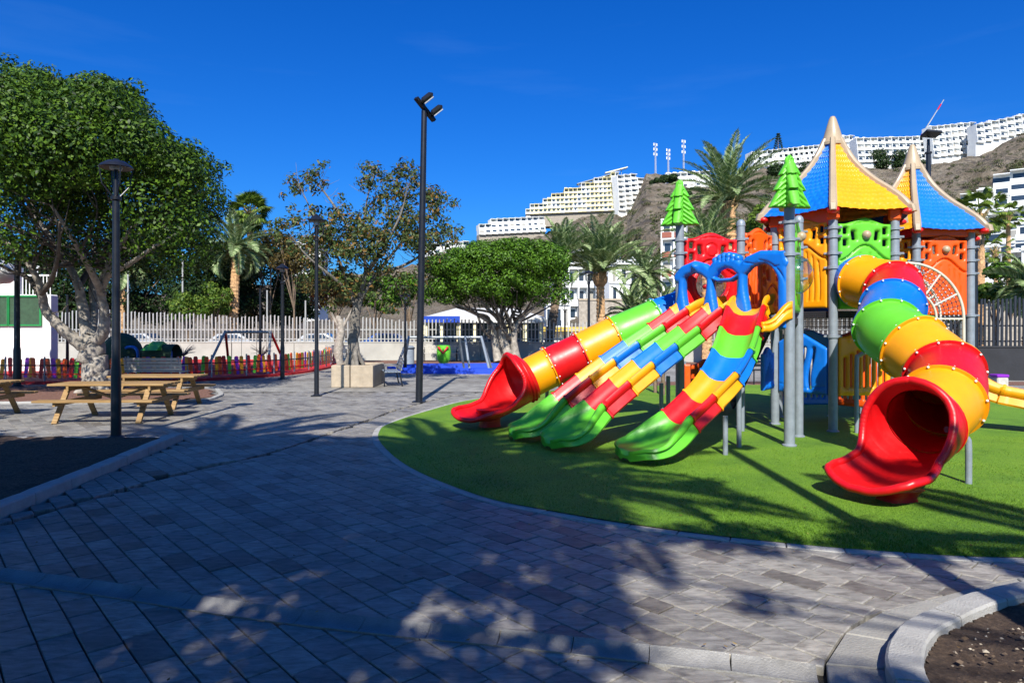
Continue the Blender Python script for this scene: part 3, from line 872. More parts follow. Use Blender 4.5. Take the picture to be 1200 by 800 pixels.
# ------------------------------------------------------------------ hillside
SKYL = [(-900, 372), (-300, 366), (0, 356), (300, 334), (430, 318), (500, 306), (550, 293), (600, 281), (640, 268), (690, 249), (735, 244), (757, 205), (770, 203), (790, 206), (830, 214), (880, 196), (960, 190), (1000, 187), (1060, 189), (1100, 192), (1150, 176), (1200, 150), (1300, 118), (1500, 60), (2200, 40)]
HY0, HY1 = 92.0, 400.0
def hill_z(X, Y):
    px = 600 + X / Y * 800
    e = (385 - interp(SKYL, px)) / 800
    t = min(1.15, max(0, (Y - HY0) / (HY1 - HY0)))
    z = CAM_Z * t + e * HY1 * t
    if Y > HY1: z = CAM_Z + e * HY1 * (1 - 0.5 * (Y - HY1) / 300)
    from mathutils import noise
    k = min(1, t * 5) * (1 if Y < 385 else .3)
    z += k * (3.0 * noise.noise(Vector((X * .03, Y * .03, 1))) + 2.4 * noise.noise(Vector((X * .09, Y * .09, 5))) + 2.2 * abs(noise.noise(Vector((X * .22, Y * .22, 9)))) + 1.2 * noise.noise(Vector((X * .6, Y * .4, 2))) - 1.6)
    # a rocky scarp on the right hand slope
    if px > 1040:
        q = (385 - (CAM_Z + 0)) * 0
        s = math.sin(math.pi * min(1, max(0, (px - 1040) / 120))) if px < 1100 else 1
        st = 1 / (1 + math.exp(-(t - .52) * 60))
        z += s * 9.0 * (st - t)
    return z
def far_depth(px, py):
    """depth at which the hillside shows at this pixel"""
    lo_, hi = HY0, HY1
    for _ in range(30):
        m = (lo_ + hi) / 2; X = (px - 600) / 800 * m
        if (hill_z(X, m) - CAM_Z) / m * 800 < 385 - py: lo_ = m
        else: hi = m
    return lo_
hb = MB(); NU, NV = 420, 190
for j in range(NV + 1):
    t = j / NV; Y = HY0 + (HY1 - HY0) * t ** 1.15 if j <= NV - 10 else None
    if Y is None: Y = HY0 + (HY1 - HY0) * ((NV - 10) / NV) ** 1.15 + (j - NV + 10) * 28
    for i in range(NU + 1):
        px = lerp(-500, 1900, i / NU); X = (px - 600) / 800 * Y
        hb.v.append((X, Y, hill_z(X, Y) if j else -1.0))
for j in range(NV):
    for i in range(NU):
        a = j * (NU + 1) + i; hb.f.append((a, a + 1, a + NU + 2, a + NU + 1))
hb.build('hillside', HILL, kind='structure', smooth=50)
# ================================================================== RELIEF PANELS
def sd_box(x, y, cx, cy, hx, hy, r=0.0):
    qx, qy = np.abs(x - cx) - (hx - r), np.abs(y - cy) - (hy - r)
    return -(np.hypot(np.maximum(qx, 0), np.maximum(qy, 0)) + np.minimum(np.maximum(qx, qy), 0) - r)
def sd_circ(x, y, cx, cy, r): return r - np.hypot(x - cx, y - cy)
def sd_cap(x, y, a, b, r):
    """positive inside a capsule from a to b"""
    dx, dy = b[0] - a[0], b[1] - a[1]
    h = np.clip(((x - a[0]) * dx + (y - a[1]) * dy) / (dx * dx + dy * dy), 0, 1)
    return r - np.hypot(x - a[0] - h * dx, y - a[1] - h * dy)
def groove(d, w, depth): return -depth * np.exp(-(d / w) ** 2)

def relief(f, x0, x1, y0, y1, res, T, edge, detail=None):
    nx, ny = max(4, int((x1 - x0) / res)), max(4, int((y1 - y0) / res))
    X, Y = np.meshgrid(np.linspace(x0, x1, nx + 1), np.linspace(y0, y1, ny + 1), indexing='ij')
    cx, cy = (X[:-1, :-1] + X[1:, 1:]) / 2, (Y[:-1, :-1] + Y[1:, 1:]) / 2
    keep = f(cx, cy) > 0
    used = np.zeros((nx + 1, ny + 1), int)
    for a in (0, 1):
        for b in (0, 1): used[a:nx + a, b:ny + b] += keep
    bnd = (used > 0) & (used < 4)
    PX, PY = X.copy(), Y.copy(); h = res * .3
    bx, by = PX[bnd], PY[bnd]
    for _ in range(5):
        v = f(bx, by); gx = (f(bx + h, by) - f(bx - h, by)) / (2 * h); gy = (f(bx, by + h) - f(bx, by - h)) / (2 * h)
        g2 = gx * gx + gy * gy + 1e-6
        bx = bx - np.clip(v * gx / g2, -res, res) * .9; by = by - np.clip(v * gy / g2, -res, res) * .9
    ox, oy = X[bnd], Y[bnd]
    bx = np.clip(bx, ox - res * 1.1, ox + res * 1.1); by = np.clip(by, oy - res * 1.1, oy + res * 1.1)
    PX[bnd], PY[bnd] = bx, by
    F = np.maximum(f(PX, PY), 0); F[bnd] = 0
    q = np.clip(F / edge, 0, 1); half = T / 2 * (0.30 + 0.70 * np.sqrt(np.clip(1 - (1 - q) ** 2, 0, 1)))
    det = detail(PX, PY) * q if detail is not None else 0 * PX
    front = -(half + np.maximum(det, -half * .9)); back = half
    idx = -np.ones((nx + 1, ny + 1), int); m = used > 0; n = int(m.sum()); idx[m] = np.arange(n)
    V = np.concatenate([np.stack([PX[m], front[m], PY[m]], 1), np.stack([PX[m], back[m], PY[m]], 1)])
    fs = []
    I, J = np.nonzero(keep)
    for i, j in zip(I.tolist(), J.tolist()):
        a, b, c, d = idx[i, j], idx[i + 1, j], idx[i + 1, j + 1], idx[i, j + 1]
        fs.append((a, b, c, d)); fs.append((n + d, n + c, n + b, n + a))
        if j == 0 or not keep[i, j - 1]: fs.append((b, a, n + a, n + b))
        if j == ny - 1 or not keep[i, j + 1]: fs.append((d, c, n + c, n + d))
        if i == 0 or not keep[i - 1, j]: fs.append((a, d, n + d, n + a))
        if i == nx - 1 or not keep[i + 1, j]: fs.append((c, b, n + b, n + c))
    return MB().add(V.tolist(), fs)

def between(p, q, z):
    """matrix: local x runs p -> q, local y away from the viewer side, z up, origin at the middle of p-q"""
    p, q = Vector((p[0], p[1], 0)), Vector((q[0], q[1], 0)); e = (q - p).normalized(); y = Vector((0, 0, 1)).cross(e)
    M = Matrix((e, y, Vector((0, 0, 1)))).transposed().to_4x4(); c = (p + q) / 2; c.z = z
    return Matrix.Translation(c) @ M

# ================================================================== FOLIAGE
def leaf_cloud(cen, nrm, size, asp=0.5):
    n = len(cen)
    up = npr.normal(size=(n, 3)) * .42 + nrm + np.array([0, -.05, .25])
    a = np.cross(up, npr.normal(size=(n, 3))); a /= np.linalg.norm(a, axis=1, keepdims=True) + 1e-9
    b = np.cross(up, a); b /= np.linalg.norm(b, axis=1, keepdims=True) + 1e-9
    s = (size * npr.uniform(.65, 1.3, n))[:, None]
    V = np.stack([cen - a * s, cen - b * s * asp + a * s * .1, cen + a * s, cen + b * s * asp + a * s * .1], 1)
    return V.reshape(-1, 3)
def sphere_pts(n):
    v = npr.normal(size=(n, 3)); return v / np.linalg.norm(v, axis=1, keepdims=True)
def crown(clumps, n_leaf, size, shell=0.55, asp=0.5, squash=0.8):
    """clumps: (x, y, z, r) ; leaves mostly near each clump's surface"""
    C = np.array(clumps); w = C[:, 3] ** 2; cnt = np.maximum(3, (n_leaf * w / w.sum())).astype(int)
    cs, ns = [], []
    for (x, y, z, r), k in zip(clumps, cnt):
        d = sphere_pts(k); rr = r * (shell + (1.08 - shell) * npr.uniform(0, 1, k) ** .6)
        p = d * rr[:, None]; p[:, 2] *= squash
        cs.append(p + np.array([x, y, z])); ns.append(d)
    V = leaf_cloud(np.concatenate(cs), np.concatenate(ns), size, asp)
    return V, np.arange(len(V)).reshape(-1, 4)
def ell_clumps(c, rad, n, rmin, rmax, lower=-0.5, fill=0.55):
    """clump centres spread through an ellipsoid, mostly near its skin"""
    out = []
    while len(out) < n:
        d = sphere_pts(1)[0]
        if d[2] < lower: continue
        k = fill + (1 - fill) * npr.uniform() ** .5
        r = npr.uniform(rmin, rmax)
        out.append((c[0] + d[0] * (rad[0] - r * .6) * k, c[1] + d[1] * (rad[1] - r * .6) * k, c[2] + d[2] * (rad[2] - r * .6) * k, r))
    return out
def limb(mb, pts, r0, r1, n=9, wob=0.07, per=5):
    p = catmull(pts, per); m = len(p)
    p = [q + Vector((rnd.uniform(-1, 1), rnd.uniform(-1, 1), rnd.uniform(-1, 1))) * (r1 * .25) for q in p]
    mb.tube(p, [lerp(r0, r1, (i / (m - 1)) ** .8) for i in range(m)], n, wob=wob)
    return p
def twigs(mb, p, n, length, r, up=0.5):
    for _ in range(n):
        b = p[rnd.randrange(len(p) // 3, len(p))]; d = Vector((rnd.uniform(-1, 1), rnd.uniform(-1, 1), rnd.uniform(0, 1) * up + .1)).normalized()
        L = length * rnd.uniform(.5, 1.2); m1 = b + d * L * .5 + Vector((0, 0, .08 * L)) * rnd.uniform(-1, 1); mb.tube([b, m1, b + d * L + Vector((0, 0, .2 * L))], [r, r * .7, r * .3], 5)

def simple_tree(name, label, base, h, c, rad, n_cl, n_leaf, size, lmat, bmat=None, tr=0.15, group=None, clr=(.5, .9), lower=-.6, lean=0):
    t = thing(name, label, 'tree', base, group=group); B = Vector(base); C = Vector(c)
    mb = MB(); top = Vector((C.x, C.y, C.z))
    p = limb(mb, [B + Vector((0, 0, -.1)), B.lerp(top, .45) + Vector((rnd.uniform(-.1, .1), 0, 0)), top], tr, tr * .35)
    for k in range(7):
        a = rnd.uniform(0, 6.28); e = C + Vector((math.cos(a) * rad[0] * .7, math.sin(a) * rad[1] * .7, rnd.uniform(-.4, .4) * rad[2]))
        limb(mb, [p[len(p) // 2], p[len(p) // 2].lerp(e, .5) + Vector((0, 0, .2)), e], tr * .45, tr * .12, 6)
    mb.build('trunk', bmat or BARK_B, t, smooth=60)
    V, F = crown(ell_clumps(c, rad, n_cl, clr[0], clr[1], lower), n_leaf, size)
    np_mesh('crown', V, F, lmat, t)
    return t

# ---- palm fronds: shared meshes, one object per frond
def frond_mesh(name, L, droop, leaf, mat, n=34, wid=.085, vee=0.45, seed=0):
    r = random.Random(seed); vs = []; fs = []
    pts = []
    ang = 0.0; p = Vector((0, 0, 0)); seg = L / n
    for i in range(n + 1):
        pts.append(p.copy()); ang -= droop / n * (0.4 + 1.2 * i / n); p = p + Vector((math.cos(ang), 0, math.sin(ang))) * seg
    # rachis
    for i in range(n):
        w0, w1 = .028 * (1 - i / n) + .006, .028 * (1 - (i + 1) / n) + .006; a, b = pts[i], pts[i + 1]; o = len(vs)
        vs += [a + Vector((0, -w0, 0)), a + Vector((0, w0, 0)), b + Vector((0, w1, 0)), b + Vector((0, -w1, 0)), a + Vector((0, 0, -w0)), b + Vector((0, 0, -w1))]
        fs += [(o, o + 1, o + 2, o + 3), (o, o + 3, o + 5, o + 4), (o + 1, o + 4, o + 5, o + 2)]
    for i in range(3, n + 1):
        t = i / n; ll = leaf * (math.sin(math.pi * min(1, t * .93 + .09)) ** .6) * r.uniform(.85, 1.1)
        d = (pts[i] - pts[i - 1]).normalized(); nrm = Vector((-d.z, 0, d.x))
        for s in (-1, 1):
            for q in (0, .5):
                b0 = pts[i - 1].lerp(pts[i], q); dd = (d * .75 + Vector((0, s, 0)) * 1.0 + nrm * (vee + r.uniform(-.15, .15))).normalized()
                tip = b0 + dd * ll + Vector((0, 0, -.14 * ll)); mid = b0 + dd * ll * .5; w = d * wid * .5; o = len(vs)
                vs += [b0, mid + w, tip, mid - w]; fs.append((o, o + 1, o + 2, o + 3))
    me = bpy.data.meshes.new(name); me.from_pydata([tuple(v) for v in vs], [], fs); me.materials.append(mat); me.update(); return me
def fan_mesh(name, L, leaf, mat, seed=0):
    r = random.Random(seed); vs = []; fs = []
    a, b = Vector((0, 0, 0)), Vector((L, 0, -.10 * L)); w = .02
    vs += [a + Vector((0, -w, 0)), a + Vector((0, w, 0)), b + Vector((0, w, 0)), b + Vector((0, -w, 0))]; fs.append((0, 1, 2, 3))
    n = 26
    for i in range(n):
        th = lerp(-2.0, 2.0, i / (n - 1)); d = Vector((math.cos(th), math.sin(th), .10 * math.cos(3 * th))); nx = Vector((-math.sin(th), math.cos(th), 0))
        m = b + d * leaf * .55; tip = b + d * leaf * r.uniform(.85, 1.05) + Vector((0, 0, -.32 * leaf)); ww = leaf * .075; o = len(vs)
        vs += [b, m + nx * ww, tip, m - nx * ww]; fs.append((o, o + 1, o + 2, o + 3))
    me = bpy.data.meshes.new(name); me.from_pydata([tuple(v) for v in vs], [], fs); me.materials.append(mat); me.update(); return me
FR = {}
def frond_set(key, L, leaf, mat, fan=False):
    if key not in FR:
        if fan: FR[key] = [fan_mesh('fan_leaf', L, leaf, mat, k) for k in range(3)]
        else: FR[key] = [frond_mesh('frond', L * (1 - .06 * k), dr, leaf, mat, seed=k) for k, dr in enumerate((0.75, 1.15, 1.7, 2.2))]
    return FR[key]
def palm(label, base, top, r, L, n_fr, key, mat=None, fan=False, group=None, leaf=.42, up=(5, 80), skirt=True, flare=0.0, trunkmat=None, seed=1, name='palm_tree', dm=1.0):
    rr = random.Random(seed); mat = mat or FROND_G
    t = thing(name, label, 'palm tree', base, group=group); B, T = Vector(base), Vector(top); mb = MB(); H = (T - B).length; m = max(8, int(H / .12)); pts = []; rad = []
    for i in range(m + 1):
        u = i / m; p = B.lerp(T, u); p.x += math.sin(u * 3.0) * .04 * H * .2
        pts.append(p); k = r * (1.12 - .2 * u) * (1.0 + (0.10 if i % 2 else -.04))
        if flare and u > 1 - .75 / H: k = r * (1 + flare * math.sin(math.pi * min(1, (u - 1 + .75 / H) / (.75 / H) * .85 + .1)))
        rad.append(k)
    mb.tube(pts, rad, 10, wob=.06); mb.build('trunk', trunkmat or BARK_PALM, t, smooth=30)
    # leaf bases under the crown
    sb = MB()
    for k in range(22):
        a = k * 2.4; zz = -rr.uniform(.0, .7); d = Vector((math.cos(a), math.sin(a), .9)); q = T + Vector((d.x * r * .9, d.y * r * .9, zz))
        sb.tube([q, q + d * .12 + Vector((0, 0, .05)), q + d * .28 + Vector((0, 0, .12))], [.05, .04, .02], 5)
    sb.build('leaf_bases', STRAW, t, smooth=60)
    meshes = frond_set(key, L, leaf, mat, fan)
    for k in range(n_fr):
        u = (k + .5) / n_fr; el = lerp(up[1], up[0] - (35 if skirt else 0), u ** .85) + rr.uniform(-7, 7); az = k * 137.5 + rr.uniform(-12, 12)
        me = meshes[min(len(meshes) - 1, int(u * len(meshes) * rr.uniform(.6, 1.0) * dm))]
        o = link('frond' if not fan else 'fan_leaf', me, t); s = rr.uniform(.85, 1.08)
        o.rotation_mode = 'QUATERNION'
        o.rotation_quaternion = Quaternion((0, 0, 1), R(az)) @ Quaternion((0, 1, 0), -R(el)) @ Quaternion((1, 0, 0), rr.uniform(-.4, .4))
        o.location = T - B; o.scale = (s, s, s)
    return t

# ================================================================== TREES
# ---- the big ficus on the left
def big_ficus():
    bx, by = G(114, 459); t = thing('ficus_tree', 'big spreading ficus with dense dark green crown and pale forked trunk behind the picnic tables', 'tree', (bx, by, 0)); mb = MB()
    D = by; lm = MB()
    base = Vector((bx, by, -.1)); fork = W(108, 412, D)
    # flared foot
    for k in range(7):
        a = k * .9 + .3; mb.tube([base + Vector((math.cos(a) * .52, math.sin(a) * .5, .02)), base + Vector((math.cos(a) * .25, math.sin(a) * .25, .32)), base + Vector((0.02, 0, .85))], [.10, .15, .16], 8, wob=.08)
    p = limb(mb, [base, W(113, 440, D), fork, W(106, 400, D)], .36, .30, 14, .05)
    tips = []
    def L(pts, r0, r1, tw=6):
        q = limb(mb if r0 > .105 else lm, pts, r0, r1, 10, .06); twigs(lm, q, tw, 1.1, .02); tips.append(q); return q
    L([fork, W(88, 398, D - .1), W(66, 378, D - .3), W(52, 360, D - .4), W(47, 335, D - .6), W(30, 305, D - .8), W(-10, 270, D - 1.2)], .20, .05)
    L([fork, W(101, 385, D + .1), W(96, 355, D + .2), W(90, 330, D + .2), W(70, 295, D + .5), W(40, 250, D + .8)], .21, .05)
    L([W(108, 405, D), W(121, 388, D - .2), W(122, 362, D - .3), W(118, 338, D - .5), W(132, 300, D - .8), W(165, 255, D - 1.4)], .19, .05)
    L([W(106, 400, D), W(110, 360, D + .5), W(108, 330, D + .8), W(112, 290, D + 1.4), W(120, 240, D + 2)], .15, .05)
    L([W(118, 340, D - .5), W(128, 322, D - .7), W(150, 310, D - 1.2), W(180, 290, D - 1.8), W(215, 270, D - 2)], .11, .03)
    L([W(120, 345, D - .4), W(105, 315, D - 1.2), W(85, 280, D - 2.0), W(60, 240, D - 2.8)], .11, .03)
    L([W(92, 335, D + .2), W(115, 305, D + 1.6), W(160, 280, D + 2.8), W(200, 250, D + 3.3)], .10, .03)
    L([W(48, 345, D - .5), W(32, 325, D), W(15, 318, D + .8), W(-20, 300, D + 1.5)], .09, .03)
    L([W(48, 345, D - .5), W(60, 328, D - 1.2), W(68, 300, D - 2.2), W(70, 260, D - 3)], .09, .03)
    for k in range(26):
        a = rnd.uniform(0, 6.28); s = rnd.choice(tips)[-8]; e = Vector((-13.4 + math.cos(a) * 4.0, D + math.sin(a) * 3.8, rnd.uniform(4.9, 6.8)))
        q = limb(lm, [s, s.lerp(e, .5) + Vector((rnd.uniform(-.5, .5), rnd.uniform(-.5, .5), rnd.uniform(-.5, .1))), e], .034, .010, 6); twigs(lm, q, 3, .8, .012)
    mb.build('trunk', BARK_P, t, smooth=60); lm.build('branches', BARK_SHADED, t, smooth=60)
    # crown: an umbrella of clumps, profile read off the outline in the photograph
    top = [(-90, 180), (-40, 110), (0, 86), (30, 76), (90, 78), (130, 84), (160, 108), (190, 134), (220, 152), (245, 170), (256, 200), (266, 235), (262, 275)]
    cl = []
    cx, cy = -12.9, D
    while len(cl) < 260:
        a = rnd.uniform(0, 6.283); r_ = math.sqrt(rnd.random()); dx, dy = math.cos(a) * r_ * 6.0, math.sin(a) * r_ * 4.6
        x, y = cx + dx, cy + dy
        px = 600 + x / y * 800; rr = rnd.uniform(.5, 1.15)
        if px + rr * 800 / y * .9 > 268: continue
        zt = CAM_Z + (385 - interp(top, px + rr * 20)) / 800 * y + .26 * math.sin(x * 2.1 + 1.3 * y) - .1
        zt = lerp(zt, 4.8, (abs(dy) / 5.2) ** 4); zb = CAM_Z + (385 - 300 - 8 * rnd.random()) / 800 * y
        if zt - rr < zb: zt = zb + rr
        u = rnd.random()
        z = zt - rr * .9 if u < .55 else lerp(zb, zt - rr, rnd.random())
        cl.append((x, y, z, rr))
    for _ in range(150):
        k = rnd.randrange(len(cl)); c0 = cl[k]; a = rnd.uniform(0, 6.28); e = rnd.uniform(.1, 1.2)
        q = (c0[0] + math.cos(a) * c0[3] * 1.05 * math.cos(e), c0[1] + math.sin(a) * c0[3] * math.cos(e) * 1.05, c0[2] + math.sin(e) * c0[3] * .95, rnd.uniform(.18, .34))
        if 600 + q[0] / q[1] * 800 < 264: cl.append(q)
    V, F = crown(cl, 190000, .056, .74, .5)
    np_mesh('crown', V, F, LEAF_FICUS, t)
big_ficus()

# ---- sparse rust tinged tree growing from the concrete planter
def rusty_tree():
    bx, by = -4.95, 21.4; t = thing('planter_tree', 'thin tree with sparse rusty green leaves growing out of the square concrete planter', 'tree', (bx, by, 0)); D = by; mb = MB()
    for k in range(6):
        a = k * 1.05; mb.tube([Vector((bx + math.cos(a) * .30, by + math.sin(a) * .3, .6)), Vector((bx + math.cos(a) * .12, by + math.sin(a) * .12, .95)), Vector((bx + math.cos(a) * .04, by, 1.5))], [.06, .08, .09], 7, wob=.1)
    limb(mb, [W(414, 440, D), W(414, 405, D), W(416, 375, D), W(420, 350, D)], .19, .14, 12, .14)
    ends = []
    for pts in ([W(418, 365, D), W(410, 340, D), W(395, 300, D - .3), W(372, 262, D - .5), W(350, 215, D - .6)],
                [W(420, 352, D), W(428, 320, D), W(425, 280, D + .2), W(430, 235, D + .2), W(440, 200, D)],
                [W(420, 355, D), W(440, 322, D + .3), W(470, 285, D + .6), W(492, 250, D + .7), W(520, 232, D + .6)],
                [W(414, 345, D), W(390, 325, D - .7), W(360, 300, D - 1.2), W(340, 275, D - 1.5)],
                [W(430, 320, D), W(450, 290, D - .8), W(470, 250, D - 1), W(478, 215, D - 1.1)],
                [W(425, 300, D), W(405, 262, D + .9), W(380, 225, D + 1.2), W(362, 205, D + 1.2)],
                [W(440, 322, D + .3), W(475, 310, D + .8), W(505, 292, D + 1), W(530, 280, D + 1)]):
        q = limb(mb, pts, .075, .012, 7, .08); twigs(mb, q, 9, .6, .009); ends.append(q)
    mb.build('trunk', BARK_MOT, t, smooth=60)
    cl = []
    for (px, py, r_, n) in ((352, 212, .42, 7), (372, 205, .35, 4), (345, 232, .3, 4), (360, 250, .45, 6), (335, 272, .42, 6), (350, 290, .5, 8), (375, 280, .55, 9), (395, 262, .5, 6), (400, 240, .35, 4),
                            (440, 208, .42, 8), (458, 225, .45, 7), (475, 212, .40, 7), (490, 205, .35, 4), (500, 232, .45, 7), (520, 246, .40, 6), (533, 260, .34, 4), (522, 275, .4, 5), (465, 255, .55, 8), (430, 265, .6, 9), (410, 285, .6, 9),
                            (440, 295, .6, 9), (475, 285, .55, 8), (500, 280, .5, 7), (510, 303, .4, 5), (380, 315, .5, 7), (405, 325, .55, 7), (365, 330, .4, 4), (450, 325, .5, 7), (480, 330, .42, 5), (425, 340, .35, 3), (395, 355, .35, 4), (470, 350, .35, 3), (445, 235, .4, 5), (485, 245, .4, 4)):
        for _ in range(n):
            Dd = D + rnd.uniform(-1.5, 1.5); p = W(px + rnd.uniform(-16, 16), py + rnd.uniform(-13, 13), Dd); cl.append((p.x, p.y, p.z, r_ * rnd.uniform(.5, .9)))
    V, F = crown(cl, 15000, .070, .15, .42)
    np_mesh('crown', V, F, LEAF_RUST, t)
rusty_tree()

# ---- clipped round ficus
def clipped_tree():
    D = 34.5; B = W(592, 0, D); t = thing('clipped_tree', 'clipped flat topped green tree with many fanned pale limbs beside the concrete wall', 'tree', (B.x, D, 0)); mb = MB()
    for k, (px, w) in enumerate(((580, .24), (592, .27), (602, .26), (588, .2))):
        tip = [(520, 352), (556, 345), (640, 350), (590, 335)][k]
        q = limb(mb, [W(px + 4, 424, D + .2 * k - .3), W(px, 400, D), W(px - 3 + (k == 2) * 6, 380, D), W(lerp(px, tip[0], .5), 364, D + .3 * (k - 1)), W(tip[0], tip[1], D + (k - 1))], w, .05, 9, .1)
        twigs(mb, q, 2, .6, .03)
    lm = MB()
    for k in range(20):
        s = W(rnd.uniform(572, 608), rnd.uniform(372, 398), D + rnd.uniform(-.3, .3)); e = W(rnd.uniform(508, 660), rnd.uniform(335, 352), D + rnd.uniform(-2.6, 2.6))
        limb(lm, [s, s.lerp(e, .3) + Vector((rnd.uniform(-.4, .4), 0, rnd.uniform(-.3, .5))), s.lerp(e, .7) + Vector((0, 0, rnd.uniform(-.5, .3))), e], .085, .025, 6)
    mb.build('trunk', BARK_P, t, smooth=60); lm.build('limbs', BARK_SHADED, t, smooth=60)
    top = [(500, 318), (512, 300), (535, 290), (560, 282), (600, 279), (630, 281), (655, 290), (668, 315)]
    cl = []
    while len(cl) < 260:
        px = rnd.uniform(506, 662); x = (px - 600) / 800 * D; dy = rnd.uniform(-3.1, 3.1); cxp = (px - 584) / 80
        if abs(cxp) ** 3.5 + abs(dy / 3.2) ** 3.5 > 1: continue
        zt = CAM_Z + (385 - interp(top, px)) / 800 * D; zt = lerp(zt, 4.4, (abs(dy) / 3.3) ** 3); zb = CAM_Z + (385 - 351) / 800 * D
        r_ = rnd.uniform(.35, .6); z = rnd.uniform(zb, zt - r_ * .8) if rnd.random() < .55 else zt - r_ * .8
        cl.append((x, D + dy, z, r_))
    V, F = crown(cl, 80000, .062, .68, .55)
    np_mesh('crown', V, F, LEAF_FICUS2, t)
clipped_tree()

# ---- dark mass of trees behind the left fence
k = 0
for (px, py, D, rw, rh, lab) in ((150, 315, 48, 3.4, 3.6, 'dark evergreen behind the fence left of the pale lamp pole'), (205, 300, 52, 3.8, 4.2, 'tall dark evergreen directly behind the long slatted fence'),
                                 (250, 320, 46, 3.0, 3.0, 'dark tree between the long fence and the date palm trunk'), (305, 318, 50, 3.0, 3.8, 'dark leafy tree beneath the fan palm'),
                                 (15, 320, 47, 4.5, 4.0, 'dark tree above the white building at the left edge'), (70, 335, 46, 3.4, 3.4, 'dark tree behind the white building edge'), (345, 345, 55, 2.2, 2.2, 'low dark tree right of the swing frame behind the fence')):
    c = W(px, py, D); simple_tree('dark_tree', lab, (c.x, D, 0), 6, (c.x, D, c.z * .62 + 1.2), (rw, 2.8, max(rh, c.z * .5)), 46, 9000, .13, LEAF_DARK, clr=(.6, 1.1), lower=-.9, tr=.2, group='dark trees behind the fence')
for (px, py, D, rw, rh, m, lab) in ((222, 360, 42, 1.3, 1.2, LEAF_LIME, 'light green bush directly behind the slats of the long fence'), (250, 352, 42.5, 1.1, 1.3, LEAF_LIME, 'taller light green bush beside the palm trunk behind the fence'),
                                    (318, 300, 47, 2.0, 2.0, LEAF_OLIVE, 'brownish tree between the fan palm and the rusty planter tree'), (345, 300, 45, 1.7, 1.6, LEAF_OLIVE, 'brownish tree just behind the planter tree foliage'),
                                    (440, 345, 40, 1.6, 1.3, LEAF_FICUS2, 'bright green tree behind the planter tree trunk'), (480, 340, 41, 1.5, 1.3, LEAF_FICUS2, 'green tree just left of the tall floodlight pole'), (392, 340, 42, 1.4, 1.4, LEAF_FICUS2, 'small green tree seen below the planter tree leaves'),
                                    (350, 330, 60, 1.6, 1.6, LEAF_DARK, 'small dark tree before the distant white house')):
    c = W(px, py, D); simple_tree('bush_tree', lab, (c.x, D, 0), 4, (c.x, D, c.z), (rw, 1.4, rh), 18, 2600, .10, m, clr=(.35, .6), lower=-.9, tr=.09)
# pale trunk behind planter
t = thing('pale_trunk_tree', 'pale gnarled tree trunk standing before the fence left of the planter tree', 'tree', (W(397, 0, 33).x, 33, 0)); mb = MB()
q = limb(mb, [W(396, 428, 33), W(397, 405, 33), W(400, 385, 33), W(396, 370, 33)], .27, .14, 10, .12); limb(mb, [W(399, 388, 33), W(408, 372, 33), W(418, 352, 33)], .10, .03); limb(mb, [W(397, 384, 33), W(388, 365, 33), W(384, 345, 33)], .10, .03)
mb.build('trunk', BARK_P, t, smooth=60)
V, F = crown([(W(388, 343, 33).x + rnd.uniform(-1, 1.4), 33 + rnd.uniform(-.8, .8), W(0, 343, 33).z + rnd.uniform(-.4, .8), rnd.uniform(.3, .5)) for _ in range(16)], 2200, .10)
np_mesh('crown', V, F, LEAF_OLIVE, t)

# ---- palms
def PB(px, D): return (W(px, 0, D).x, D, 0)
palm('stout date palm with orange brown trunk and grey green fronds above the green slide tube', PB(703, 42), W(703, 320, 42), .25, 3.9, 58, 'date5', leaf=.60, up=(14, 88), flare=.9, skirt=False, seed=3, dm=.42)
palm('smaller date palm with thin dark trunk right of the stout date palm', PB(757, 52), W(756, 322, 52), .20, 3.0, 44, 'date2', leaf=.5, up=(0, 82), seed=4)
palm('leaning palm behind the clipped tree with fronds rising above its crown', PB(640, 40), W(657, 308, 40), .25, 3.0, 30, 'date2', leaf=.5, up=(25, 85), skirt=False, trunkmat=BARK_B, seed=5)
palm('tall date palm with upright fronds rising behind the blue slide arch', PB(857, 36), W(853, 236, 36), .34, 3.9, 44, 'date3', leaf=.55, up=(6, 84), skirt=False, seed=6, dm=.7)
palm('low bushy palm beside the stone retaining wall', PB(740, 47), W(742, 372, 47), .3, 2.5, 24, 'date2', leaf=.5, up=(10, 80), skirt=False, seed=7)
palm('low bushy palm just left of the grey tree topped post', PB(778, 46), W(775, 372, 46), .3, 2.4, 24, 'date2', leaf=.5, up=(10, 80), skirt=False, seed=8)
palm('short palm with fronds showing between the tree finials', PB(828, 34), W(826, 292, 34), .22, 1.9, 20, 'date2', leaf=.45, up=(20, 85), skirt=False, seed=9)
palm('date palm with arching olive fronds left behind the long fence', PB(271, 44), W(276, 290, 44), .27, 3.2, 36, 'date', leaf=.6, up=(0, 80), seed=10)
palm('tall fan palm rising above the big ficus edge', PB(292, 50), W(293, 247, 50), .24, 0.95, 44, 'fan', fan=True, mat=FROND_L, leaf=.85, up=(-40, 80), skirt=True, seed=11)
palm('palm trunk partly hidden in the dark trees right of the ficus trunk', PB(142, 46), W(143, 308, 46), .2, 2.4, 22, 'date2', leaf=.5, up=(0, 70), seed=12)
palm('bright green fan palm beside the blue roof of the far tower', PB(1148, 38), W(1148, 250, 38), .2, 1.1, 40, 'fanb', fan=True, mat=FROND_L, leaf=.52, up=(-25, 80), seed=13)
palm('small fan palm in front of the white terraces at right', PB(1180, 60), W(1181, 252, 60), .18, 0.9, 26, 'fanb', fan=True, mat=FROND_L, leaf=1.0, up=(-20, 80), seed=14)
palm('large date palm with drooping green fronds at the right edge', PB(1206, 30), W(1210, 335, 30), .3, 2.0, 32, 'date4', leaf=.6, up=(0, 80), seed=15)
